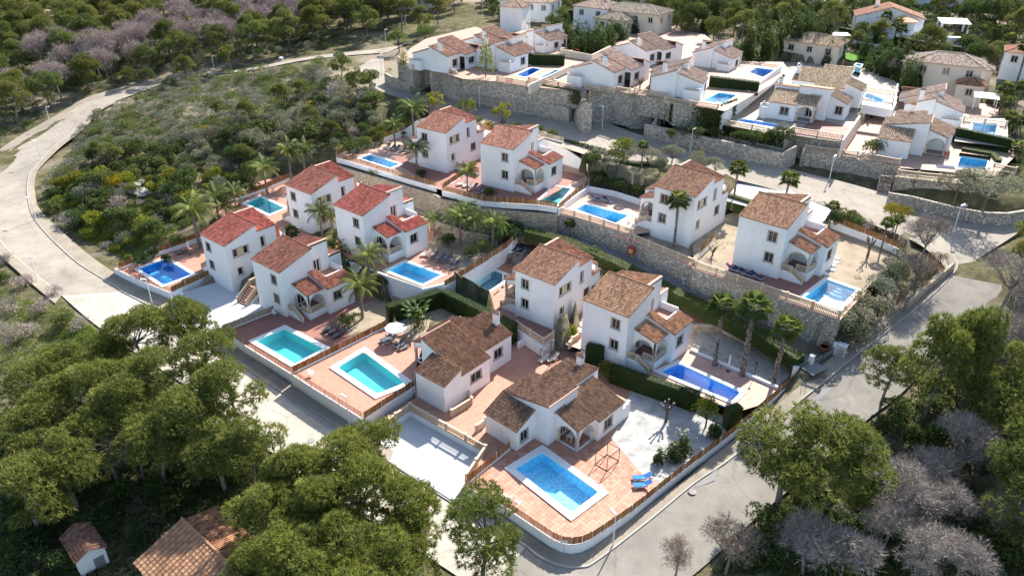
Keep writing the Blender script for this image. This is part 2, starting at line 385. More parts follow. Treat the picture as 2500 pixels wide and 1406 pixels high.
def ribbon(name, L, R, mat, lift=0, kind='structure', n=6, parent=None):
    L = catmull(L, n); R = catmull(R, n); mb = MB(); v = []
    for a, b in zip(L, R): v += [(a.x, a.y, a.z+lift), (b.x, b.y, b.z+lift)]
    mb.v = v
    for i in range(len(L)-1): mb.f.append((2*i+1, 2*i+3, 2*i+2, 2*i)); mb.t.append(.5)
    a, b, c = (Vector(v[i]) for i in mb.f[0][:3])
    if (b-a).cross(c-a).z < 0: mb.f = [tuple(reversed(q)) for q in mb.f]
    o = mb.build(name, MAT[mat], parent)
    if kind: o['kind'] = kind
    return o
def road(name, L, R, mat='asphalt', n=6):
    L = W(L); R = W(R); o = ribbon(name, L, R, mat, 0, 'structure', n)
    Lc = catmull(L, n); Rc = catmull(R, n)
    ROADS.append(([(a+b)/2 for a, b in zip(Lc, Rc)], [(a-b).length/2 for a, b in zip(Lc, Rc)]))
    return o
def raised(name, inner, outer, h, mat, n=5, kind='structure'):
    """a pavement strip standing h above the road, with its kerb face on the inner (road) side"""
    I = catmull(W(inner), n); O = catmull(W(outer), n); mb = MB(); K = []
    for a, b in zip(I, O):
        d = (b-a); d.z = 0; d = d.normalized()*.16; K.append(a+d)
    v = []
    for a, k, b in zip(I, K, O): v += [(a.x, a.y, a.z-.25), (a.x, a.y, a.z+h), (k.x, k.y, k.z+h), (b.x, b.y, b.z+h-.003)]
    mb.v = v; kb = MB(); kb.v = v
    for i in range(len(I)-1):
        kb.f += [(4*i, 4*i+4, 4*i+5, 4*i+1), (4*i+1, 4*i+5, 4*i+6, 4*i+2)]; kb.t += [.5, .5]
        mb.f.append((4*i+2, 4*i+6, 4*i+7, 4*i+3)); mb.t.append(.5)
    a, b, c = (Vector(v[i]) for i in mb.f[0][:3])
    if (b-a).cross(c-a).z < 0:
        mb.f = [tuple(reversed(q)) for q in mb.f]; kb.f = [tuple(reversed(q)) for q in kb.f]
    o = mb.build(name, MAT[mat]); o['kind'] = kind
    k = kb.build('kerb', MAT['kerb'], o)
    ROADS.append(([(a+b)/2 for a, b in zip(I, O)], [(a-b).length/2 for a, b in zip(I, O)]))
    return o
def band(mb, path, thick, z0, z1, tint=.5):
    """a wall along path; z0/z1 offsets from each point's z or absolute lists"""
    A = offs(path, thick/2); B = offs(path, -thick/2); n = len(mb.v)
    for i, (a, b) in enumerate(zip(A, B)):
        lo = z0[i] if isinstance(z0, list) else path[i].z+z0; hi = z1[i] if isinstance(z1, list) else path[i].z+z1
        mb.v += [(a.x, a.y, lo), (b.x, b.y, lo), (b.x, b.y, hi), (a.x, a.y, hi)]
    for i in range(len(path)-1):
        k = n+4*i
        for q in ((k+1, k+5, k+6, k+2), (k+3, k+7, k+4, k), (k+2, k+6, k+7, k+3), (k, k+4, k+5, k+1)): mb.f.append(q); mb.t.append(tint)
    e = n+4*(len(path)-1)
    mb.f += [(n, n+1, n+2, n+3), (e+3, e+2, e+1, e)]; mb.t += [tint, tint]
def wall(name, label, path, depth, thick=.3, mat='stucco', cap=None, cat='wall', group=None, capw=.08):
    """path = points of the wall's top"""
    path = [Vector(p) for p in path]; mb = MB(); band(mb, path, thick, -depth if not isinstance(depth, list) else [p.z-d for p, d in zip(path, depth)], 0)
    o = mb.build(name, MAT[mat]); tag(o, label, cat, group)
    if cap:
        c = MB(); band(c, path, thick+capw, .002, .07); c.build('coping', MAT[cap], o)
    return o
def resample(path, step):
    out = [Vector(path[0])]
    for a, b in zip(path[:-1], path[1:]):
        a = Vector(a); b = Vector(b); k = max(1, int(round((b-a).length/step)))
        out += [a.lerp(b, (i+1)/k) for i in range(k)]
    return out
_post_me = {}
def fence(label, path, depth=1.2, reed=.95, wallmat='stucco', mat='reed', posts='galvanised', group='reed fences on white garden walls', thick=.22, wall_on=True, stays=False):
    """reed screen and steel posts on a white base wall; path = top of the base wall"""
    path = [Vector(p) for p in path]; t = thing('garden_fence', label, 'fence', path[0], 0, group); o0 = path[0]
    loc = [p-o0 for p in path]
    if wall_on:
        mb = MB(); band(mb, loc, thick, -depth, 0); mb.build('base_wall', MAT[wallmat], t)
    mb = MB(); fine = resample(loc, .16); k = 0
    for a, b in zip(fine[:-1], fine[1:]):
        d = (b-a); L = d.length; d = d/L; nrm = Vector((-d.y, d.x, 0))
        for j in range(2):
            s0 = a+d*(L*j/2); s1 = a+d*(L*(j+1)/2); o = RND.uniform(-.02, .02); h = reed+RND.uniform(-.06, .05); tn = RND.random()
            p, q = s0+nrm*(.012+o), s1+nrm*(-.012+o)
            mb.v += [(p.x, p.y, p.z+.02), (q.x, q.y, q.z+.02), (q.x, q.y, q.z+h), (p.x, p.y, p.z+h)]
            mb.f.append((k, k+1, k+2, k+3)); mb.t.append(tn); k += 4
    s = mb.build('reed_screen', MAT[mat], t); s['kind'] = 'stuff'
    if posts:
        key = (round(reed, 2), posts)
        if key not in _post_me:
            pm = MB(); pm.tube([(0, 0, -.05), (0, 0, reed+.08)], .03, 6); _post_me[key] = pm.mesh('post', MAT[posts])
        ps = resample(loc, 2.6)
        for i, p in enumerate(ps):
            a = ps[max(i-1, 0)]; b = ps[min(i+1, len(ps)-1)]; d = (b-a).normalized(); nrm = Vector((-d.y, d.x, 0))
            link('post', _post_me[key], t, p-nrm*.06)
    return t
# balustrade: plinth, moulded rail, square posts, turned balusters
def balustrade(label, path, parent=None, h=.92, mat='cream_stone', cat='balustrade', group=None, step=.2, postgap=3.0, posts=True, name='balustrade'):
    path = [Vector(p) for p in path]
    if parent is None: t = thing(name, label, cat, path[0], 0, group); o0 = path[0]
    else: t = link(name, None, parent, path[0]); t.empty_display_size = .2; o0 = path[0]
    lp = [p-o0 for p in path]; m = MAT[mat]
    if parent is not None and parent.get('mirrored'): pass
    mb = MB(); band(mb, lp, .2, -.04, .07)
    if parent is None: mb.build('plinth', m, t)
    r = MB(); band(r, lp, .2, h-.1, h-.03); band(r, lp, .26, h-.028, h+.02)
    b = MB()
    prof = [(.055, .07), (.06, .13), (.04, .19), (.078, .36), (.05, .56), (.04, .68), (.06, .76), (.055, h-.1)]
    for a, c in zip(lp[:-1], lp[1:]):
        k = max(1, int((c-a).length/step))
        for i in range(k):
            p = a.lerp(c, (i+.5)/k); n = len(b.v); nn = 6
            for rr, z in prof:
                for j in range(nn): ang = 2*math.pi*j/nn; b.v.append((p.x+rr*math.cos(ang), p.y+rr*math.sin(ang), p.z+z))
            for q in range(len(prof)-1):
                for j in range(nn): b.f.append((n+q*nn+j, n+q*nn+(j+1) % nn, n+(q+1)*nn+(j+1) % nn, n+(q+1)*nn+j)); b.t.append(.5)
    pp = MB(); pps = []
    for a, c in zip(lp[:-1], lp[1:]):
        k = max(1, int(round((c-a).length/postgap))); pps += [a.lerp(c, i/k) for i in range(k)]
    pps.append(lp[-1])
    if parent is None:
        r.build('rail', m, t); o = b.build('balusters', m, t); o['kind'] = 'stuff'
        if posts:
            if 'bpost' not in _post_me:
                q = MB(); q.box(-.13, .13, -.13, .13, -.05, .98); q.box(-.17, .17, -.17, .17, .981, 1.05); _post_me['bpost'] = q.mesh('post', m)
            for p in pps:
                d = lp[-1]-lp[0]; link('post', _post_me['bpost'], t, p, math.atan2(d.y, d.x))
    else:
        r.build('rail', m, t); o = b.build('balusters', m, t); o['kind'] = 'stuff'
        q = MB()
        for p in pps: q.box(p.x-.11, p.x+.11, p.y-.11, p.y+.11, p.z-.02, p.z+h+.06)
        q.build('post', m, t)
    return t
def pool(label, px, z, cop=.55, mat='basin_blue', raise_=.10, level=-.06, depth=1.35, steps=None, group='swimming pools of the villas', coping='coping', n_round=0):
    """px: the four inner corners in order"""
    inner = ccw(W(px, z)); c = sum(inner, Vector())/4
    t = thing('swimming_pool', label, 'pool', (c.x, c.y, z), 0, group)
    inn = [Vector((p.x-c.x, p.y-c.y, 0)) for p in inner]
    if n_round:
        rr = []
        for i in range(4):
            p = inn[i]; a = (inn[i-1]-p).normalized(); b = (inn[(i+1) % 4]-p).normalized()
            for k in range(n_round+1):
                s = k/n_round; rr.append(p+a*(.45*(1-s)**2)+b*(.45*s**2))
        inn = rr
    n = len(inn); zt = raise_; sharp = offs([Vector((p.x-c.x, p.y-c.y, 0)) for p in inner], -cop, True)
    out = [sharp[i//(n//4)] for i in range(n)]
    mb = MB()
    lo = [(p.x, p.y, -.3) for p in out]; hi = [(p.x, p.y, zt) for p in out]; ih = [(p.x, p.y, zt) for p in inn]; il = [(p.x, p.y, -.12) for p in inn]
    for i in range(n):
        j = (i+1) % n
        (mb.face([lo[i], lo[j], hi[j], hi[i]]), mb.face([hi[i], hi[j], ih[j], ih[i]])) if lo[i] != lo[j] else mb.face([hi[i], ih[j], ih[i]]); mb.face([ih[i], ih[j], il[j], il[i]])
    mb.build('coping', MAT[coping], t)
    ba = MB()
    for i in range(n):
        j = (i+1) % n; ba.face([(inn[j].x, inn[j].y, -.12), (inn[j].x, inn[j].y, -depth), (inn[i].x, inn[i].y, -depth), (inn[i].x, inn[i].y, -.12)])
    ba.face([(p.x, p.y, -depth) for p in inn]); ba.build('basin', MAT[mat], t)
    if steps is not None:
        p = inn[0] if n == 4 else None
        cs = [Vector((q.x-c.x, q.y-c.y, 0)) for q in inner]; a = cs[steps]; b = cs[(steps+1) % 4]; mid = (a+b)/2; e = (b-a).normalized(); nn = Vector((-e.y, e.x, 0))
        for k in range(3):
            st = MB(); R_ = 1.5-.42*k; zz = -.9+.28*k; pts = [mid+e*(R_*math.cos(u))+nn*(R_*math.sin(u)) for u in [math.pi*i/10 for i in range(11)]]
            st.prism([(q.x, q.y) for q in pts], -depth, zz); st.build('step', MAT[mat], t)
    wa = MB(); wa.face([(p.x, p.y, level) for p in inn]); wa.build('water', MAT['water'], t)
    outw = [Vector((p.x+c.x, p.y+c.y, z)) for p in offs([Vector((p.x-c.x, p.y-c.y, 0)) for p in inner], -cop*.6, True)]
    POOLS.append(dict(c=(c.x, c.y), hole=outw, z=z)); CARVE.append(([Vector((p.x+c.x, p.y+c.y, z)) for p in offs([Vector((p.x-c.x, p.y-c.y, 0)) for p in inner], -1.9, True)], z, 2.6))
    return t
# ---------------------------------------------------------------- terrain
ZCTL = []
def ctl(*a): ZCTL.extend(P3(*p) for p in a)
ctl((1500, 440, 9.0), (1550, 440, 9.0), (1480, 460, 8.8), (1600, 450, 9.0), (1455, 410, 10), (1760, 490, 8.8), (1800, 530, 8.2), (1850, 520, 8.6))
ctl((1150, 200, 15.6), (1250, 222, 15.6), (1330, 235, 15.6), (1380, 245, 15.5), (960, 187, 14.9), (985, 195, 14.9), (1080, 205, 13.1), (1110, 215, 13.1), (1095, 196, 13.1), (1040, 200, 13.6), (1470, 285, 12.7), (1520, 280, 12.6), (1550, 292, 12.4), (1440, 272, 12.8), (1700, 322, 14.2), (1800, 342, 13.8), (1870, 350, 13.5), (1640, 305, 14.4), (1605, 295, 14.2), (2000, 425, 10.5), (2080, 440, 10.2), (2120, 440, 10.2), (1950, 395, 10.7), (2250, 462, 11.2), (2350, 480, 10.8), (2420, 490, 10.7), (2200, 450, 11.4),
    (1600, 690, 3.6), (1700, 740, 3.2), (1850, 820, 3.0), (1400, 600, 4.6), (1300, 570, 4.8), (1150, 560, 4.5), (1050, 500, 4.5), (950, 455, 4.3), (880, 430, 4.2), (1980, 830, 3.5), (2030, 850, 3.4))
ctl((0, 588, -.3), (64, 648, -.7), (151, 722, -1), (296, 712, -1), (67, 480, .6), (81, 413, 1.5), (188, 316, 3.5), (279, 249, 5), (396, 203, 6.5), (524, 178, 8), (733, 144, 10.5), (833, 131, 11.5), (930, 125, 12.5),
    (0, 393, 1), (50, 349, 2), (150, 289, 4), (215, 249, 5), (302, 222, 6),
    (0, 250, 4), (0, 120, 6), (0, 20, 8), (200, 60, 8), (100, 180, 6), (400, 80, 9), (600, 40, 11), (800, 30, 13), (1000, 40, 14), (600, 130, 9.5), (420, 150, 7.5), (900, 80, 13), (1200, 10, 16), (1160, 60, 16),
    (300, 380, 4), (250, 450, 2.8), (350, 520, 1.5), (200, 520, .6), (230, 600, -.3), (300, 620, -.2), (470, 430, 4.5), (600, 330, 7), (700, 250, 9), (500, 260, 7), (800, 300, 9.8), (820, 360, 9), (900, 250, 11.5), (760, 420, 6), (640, 430, 5), (420, 560, 1), (540, 480, 3), (960, 290, 11), (1010, 250, 12.3), (850, 220, 11.5),
    (0, 700, -1.5), (100, 780, -2), (200, 850, -2.5), (60, 900, -3), (0, 1000, -3.5), (0, 1200, -4.5), (0, 1400, -5), (300, 1100, -3.5), (300, 1350, -4.2), (600, 1150, -2.5), (480, 1300, -3.5), (700, 1200, -2), (850, 1300, -2.2), (1050, 1390, -2), (620, 1400, -3.6), (400, 950, -2), (560, 1000, -1.6), (900, 1400, -2.6),
    (1500, 1400, -1), (1700, 1250, -.4), (1863, 1248, 0), (1789, 1316, -.6), (2000, 1300, -.3), (2200, 1250, .3), (2400, 1200, .8), (1800, 1400, -1), (2100, 1400, -.8), (2400, 1400, -.6), (2000, 1080, 1.2), (2168, 991, 2.4), (2100, 1035, 1.8), (2249, 930, 3.2), (2350, 1000, 2.6), (2500, 1000, 3), (2400, 850, 4.5), (2500, 800, 5.5), (2500, 650, 8.3), (2400, 600, 8.6), (2300, 720, 6.8), (2230, 800, 5),
    (2210, 640, 7.6), (2260, 680, 7.2), (2290, 640, 7.9), (2250, 570, 8.8),
    (1127, 240, 13), (1175, 249, 13), (1388, 289, 12.9), (1574, 332, 12.2), (1926, 411, 10.8), (2150, 470, 10), (2300, 530, 9.2), (1300, 335, 12.4), (1560, 410, 11.5), (1799, 437, 10.7), (1957, 480, 10),
    (1500, 200, 18.8), (1700, 200, 18.4), (1300, 120, 18.8), (1100, 130, 18.6), (1600, 100, 18.8), (1800, 130, 18.2), (1900, 200, 16), (2050, 250, 15.8), (2200, 300, 14.2), (2350, 250, 14.4), (2450, 350, 13), (2480, 250, 14.5), (2300, 150, 16), (2450, 120, 17), (2150, 100, 17.5), (1950, 100, 18), (1750, 60, 19), (1500, 40, 19), (2000, 30, 19), (2300, 40, 19), (2490, 10, 20), (1300, 60, 18.5), (2490, 480, 11), (2450, 450, 11.5), (2350, 440, 12.5))
def terrain():
    core_x = np.arange(-150, 172, 1.3); core_y = np.arange(24, 300, 1.3)
    gx = np.concatenate([[-3000, -1500, -800, -500, -350, -250, -200, -170], core_x, [185, 210, 260, 350, 500, 800, 1500, 3000]])
    gy = np.concatenate([[-1500, -600, -200, -60, 0, 14], core_y, [310, 330, 370, 450, 600, 900, 1600, 3500]])
    X, Y = np.meshgrid(gx, gy); P = np.stack([X.ravel(), Y.ravel()], 1)
    ctrl = list(ZCTL); Cx = np.array([[p.x, p.y] for p in ctrl]); Cz = np.array([p.z for p in ctrl])
    Z = np.zeros(len(P))
    for i in range(0, len(P), 4000):
        q = P[i:i+4000]; d2 = ((q[:, None, :]-Cx[None])**2).sum(2)+9.0; wgt = 1/d2**1.7
        Z[i:i+4000] = (wgt*Cz).sum(1)/wgt.sum(1)
    rng = np.random.RandomState(3)
    inn = (np.abs(P[:, 0]) < 165) & (P[:, 1] < 300) & (P[:, 1] > 20)
    Z += np.where(inn, rng.uniform(-.10, .10, len(P)), 0)
    # roads: bed the ground just below them
    rp = []; rh = []
    for c, hw in ROADS:
        for p, h in zip(c, hw): rp.append(p); rh.append(h)
    rp = np.array([[p.x, p.y, p.z] for p in rp]); rh = np.array(rh)
    for i in range(0, len(P), 3000):
        q = P[i:i+3000]; d = np.sqrt(((q[:, None, :]-rp[None, :, :2])**2).sum(2))-rh[None]; k = d.argmin(1); dd = d[np.arange(len(q)), k]; zr = rp[k, 2]-.22
        wt = np.clip(1-(dd-1.2)/4.0, 0, 1); wt = wt*wt*(3-2*wt); Z[i:i+3000] = Z[i:i+3000]*(1-wt)+zr*wt
    for poly, z, dep in sorted(CARVE, key=lambda c: c[2]):
        xs = [p.x for p in poly]; ys = [p.y for p in poly]; c = sum((Vector(p) for p in poly), Vector())/len(poly)
        big = poly
        m = (P[:, 0] > min(xs)-2) & (P[:, 0] < max(xs)+2) & (P[:, 1] > min(ys)-2) & (P[:, 1] < max(ys)+2)
        zmin = min(p.z for p in poly) if dep < 1 else z
        for i in np.nonzero(m)[0]:
            if pin(P[i], big) or pin(P[i], poly): Z[i] = min(Z[i], zmin-(dep if dep > 1 else 3.2))
    nx, ny = len(gx), len(gy)
    v = np.stack([P[:, 0], P[:, 1], Z], 1)
    idx = np.arange(nx*ny).reshape(ny, nx)
    f = np.stack([idx[:-1, :-1].ravel(), idx[:-1, 1:].ravel(), idx[1:, 1:].ravel(), idx[1:, :-1].ravel()], 1)
    me = bpy.data.meshes.new('ground'); me.from_pydata(v.tolist(), [], f.tolist()); me.materials.append(MAT['earth']); me.shade_smooth()
    o = link('ground', me); o['kind'] = 'structure'
    global HZ
    Zg = Z.reshape(ny, nx)
    def HZ(x, y):
        i = int(np.clip(np.searchsorted(gx, x)-1, 0, nx-2)); j = int(np.clip(np.searchsorted(gy, y)-1, 0, ny-2))
        u = (x-gx[i])/(gx[i+1]-gx[i]); w_ = (y-gy[j])/(gy[j+1]-gy[j])
        return float(Zg[j, i]*(1-u)*(1-w_)+Zg[j, i+1]*u*(1-w_)+Zg[j+1, i]*(1-u)*w_+Zg[j+1, i+1]*u*w_)
    return o
def onground(px, py, z0=5.0):
    """where the sight line through a survey pixel meets the ground"""
    z = z0
    for _ in range(25):
        p = P3(px, py, z); h = HZ(p.x, p.y); z = z+.6*(h-z)
    p = P3(px, py, z); return Vector((p.x, p.y, HZ(p.x, p.y)))
# ---------------------------------------------------------------- building kit
def facade(mb, p0, p1, outline, holes=(), depth=.16, back=False):
    """upright wall from p0 to p1 (outside on the right hand side); outline and holes are lists of (u, z); holes get reveals"""
    p0 = Vector((p0[0], p0[1])); p1 = Vector((p1[0], p1[1])); d = (p1-p0).normalized(); nin = Vector((-d.y, d.x))
    Q = lambda u, z, k=0: (p0.x+d.x*u+nin.x*k, p0.y+d.y*u+nin.y*k, z)
    out = ccw([Vector((u, z, 0)) for u, z in outline]); hs = [list(reversed(ccw([Vector((u, z, 0)) for u, z in h]))) for h in holes]
    rings = [out]+hs; v = [q for r in rings for q in r]
    for layer in ((0, depth) if back else (0,)):
        n = len(mb.v); mb.v += [Q(q.x, q.y, layer) for q in v]
        for t in tessellate_polygon(rings):
            a, b, c = (v[i] for i in t); s = (b-a).cross(c-a).z
            tt = t if (s > 0) == (layer == 0) else (t[0], t[2], t[1])
            mb.f.append(tuple(n+i for i in tt)); mb.t.append(.5)
    for h in hs:
        for i in range(len(h)):
            a, b = h[i], h[(i+1) % len(h)]
            mb.face([Q(a.x, a.y), Q(b.x, b.y), Q(b.x, b.y, depth), Q(a.x, a.y, depth)][::-1])
    if back:
        for i in range(len(out)):
            a, b = out[i], out[(i+1) % len(out)]
            mb.face([Q(b.x, b.y), Q(a.x, a.y), Q(a.x, a.y, depth), Q(b.x, b.y, depth)][::-1])
def rect(u0, u1, z0, z1): return [(u0, z0), (u1, z0), (u1, z1), (u0, z1)]
def arch(u0, u1, z0, zs, zt, n=10):
    c = (u0+u1)/2; r = (u1-u0)/2
    return [(u0, z0), (u1, z0), (u1, zs)]+[(c+r*math.cos(math.pi*i/n), zs+(zt-zs)*math.sin(math.pi*i/n)) for i in range(1, n)]+[(u0, zs)]
def tile_roof(parent, p00, p10, p01, mir=False, name='roof', tile=.245, course=.42, mat='roof_tile', mask=None, thick=.12, edge='tile_edge', slab=True, rnd=None):
    """barrel tiles in courses: p00-p10 runs along the eave, p00-p01 up the slope"""
    p00, p10, p01 = Vector(p00), Vector(p10), Vector(p01); U = p10-p00; V = p01-p00
    nu = max(2, int(round(U.length/tile))); nv = max(2, int(round(V.length/course))); N = U.cross(V).normalized()
    rg = rnd or random.Random(int(U.length*991+V.length*37)); mb = MB(mir)
    fr = (0, .16, .27, .5, .73, .84); hh = (-.03, -.02, .055, .092, .055, -.02); add = mb.v.append
    for j in range(nv):
        v0 = j/nv; v1 = min((j+1.12)/nv, 1.0)
        for i in range(nu):
            if mask and not mask((i+.5)/nu, (j+.5)/nv): continue
            tn = rg.random(); tn = .60+(tn-.5)*.62; n = len(mb.v); jit = rg.uniform(-.008, .008)
            for k in range(7):
                kk = k % 6; u = (i+(fr[kk] if k < 6 else 1.0))/nu
                b = p00+U*u+V*v0; t = p00+U*u+V*v1; h = hh[kk]
                a = b+N*(h+.045+jit); c = t+N*(h+.004); l = b+N*(h-.012)
                add((a.x, a.y, a.z)); add((c.x, c.y, c.z)); add((l.x, l.y, l.z))
            for k in range(6):
                q = n+3*k; ch = tn*.3 if k in (0, 5) else tn  # channels tinted darker: weather stain plus painted-in shade between the covers
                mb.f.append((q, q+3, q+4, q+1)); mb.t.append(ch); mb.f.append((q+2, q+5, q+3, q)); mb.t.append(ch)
    o = mb.build(name, MAT[mat], parent)
    if slab:
        sb = MB(mir)
        if mask:
            pass
        else:
            b = [p00-N*thick, p10-N*thick, p10+V-N*thick, p01-N*thick]; t = [p00-N*.014, p10-N*.014, p10+V-N*.014, p01-N*.014]
            sb.hexa(b, t); sb.build('eave', MAT[edge], o)
    return o
_win = {}
def window_mesh(w, h, kind):
    key = (round(w, 2), round(h, 2), kind)
    if key in _win: return _win[key]
    f = MB(); e = .13
    f.box(-w/2-e, -w/2, -.05, .05, -.02, h); f.box(w/2, w/2+e, -.05, .05, -.02, h); f.box(-w/2-e, w/2+e, -.05, .05, h+.002, h+e); f.box(-w/2-e-.06, w/2+e+.06, -.11, .05, -.13, -.022)
    p = MB(); p.box(-w/2, w/2, .13, .15, 0, h)
    s = MB(); t = .05
    if kind == 'wide':
        for a, b in ((-w/2, -w/2+w*.3), (w/2-w*.3, w/2)):
            s.box(a, a+t, .09, .125, 0, h); s.box(b-t, b, .09, .125, 0, h); s.box(a+t, b-t, .09, .125, 0, t); s.box(a+t, b-t, .09, .125, h-t, h)
        x = MB(); x.box(-w*.2, w*.2, .03, .128, 0, h)
    else:
        s.box(-w/2, -w/2+t, .09, .125, 0, h); s.box(w/2-t, w/2, .09, .125, 0, h); s.box(-w/2+t, w/2-t, .09, .125, 0, t); s.box(-w/2+t, w/2-t, .09, .125, h-t, h)
        if w > .85: s.box(-t*.7, t*.7, .085, .12, t, h-t)
        x = None
    g = MB()
    if kind == 'grille':
        n = max(3, int(w/.14))
        for i in range(1, n): xx = -w/2+w*i/n; g.box(xx-.011, xx+.011, .0, .02, 0, h)
        for zz in (.12*h, .5*h, .88*h): g.box(-w/2, w/2, .022, .036, zz-.01, zz+.01)
    r = (f.mesh('window', MAT['window_stone']), p.mesh('pane', MAT['glass_dark']), s.mesh('sash', MAT['white_paint']), g.mesh('grille', MAT['dark_metal']) if g.v else None, x.mesh('shutter_panel', MAT['shutter']) if x else None)
    _win[key] = r; return r
def window(parent, x, y, z, ang, w, h, kind='grille', mir=False):
    """ang: direction the window faces, degrees"""
    f, p, s, g, x_ = window_mesh(w, h, kind)
    if mir: x = -x; ang = 180-ang
    o = link('window', f, parent, (x, y, z), rad(ang+90))
    for nm, me in (('pane', p), ('sash', s), ('grille', g), ('shutter_panel', x_)):
        if me: link(nm, me, o)
    return o
def door(parent, x, y, z, ang, w, h, mir=False, leaf='white_paint', open_=True):
    if mir: x = -x; ang = 180-ang
    f = MB(); e = .12; f.box(-w/2-e, -w/2, -.05, .05, 0, h); f.box(w/2, w/2+e, -.05, .05, 0, h); f.box(-w/2-e, w/2+e, -.05, .05, h+.002, h+e)
    o = f.build('door', MAT['window_stone'], parent, loc=(x, y, z), rz=rad(ang+90))
    p = MB(); p.box(-w/2, w/2, .13, .15, 0, h); p.build('pane', MAT['glass_dark'], o)
    s = MB(); t = .06
    for a, b in ((-w/2, 0), (0, w/2)):
        s.box(a, a+t, .09, .125, 0, h); s.box(b-t, b, .09, .125, 0, h); s.box(a+t, b-t, .09, .125, 0, .2); s.box(a+t, b-t, .09, .125, h-t, h)
    s.build('sash', MAT[leaf], o)
    return o
def chimney(parent, x, y, z0, z1, s=.34, mir=False):
    mb = MB(mir); mb.box(x-s, x+s, y-s, y+s, z0, z1); o = mb.build('chimney', MAT['stucco'], parent)
    h = MB(mir)
    for a in (-s-.005, s+.005): h.box(x+min(a, a*.9), x+max(a, a*.9), y-s*.55, y+s*.55, z1-.32, z1-.14)
    h.build('flue_opening', MAT['dark_metal'], o)
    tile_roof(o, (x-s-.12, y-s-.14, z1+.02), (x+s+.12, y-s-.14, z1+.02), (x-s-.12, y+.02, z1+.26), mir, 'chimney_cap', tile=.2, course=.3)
    return o
def tube_arch(mb, P, r=.07, n=5): mb.tube(P, r, n)

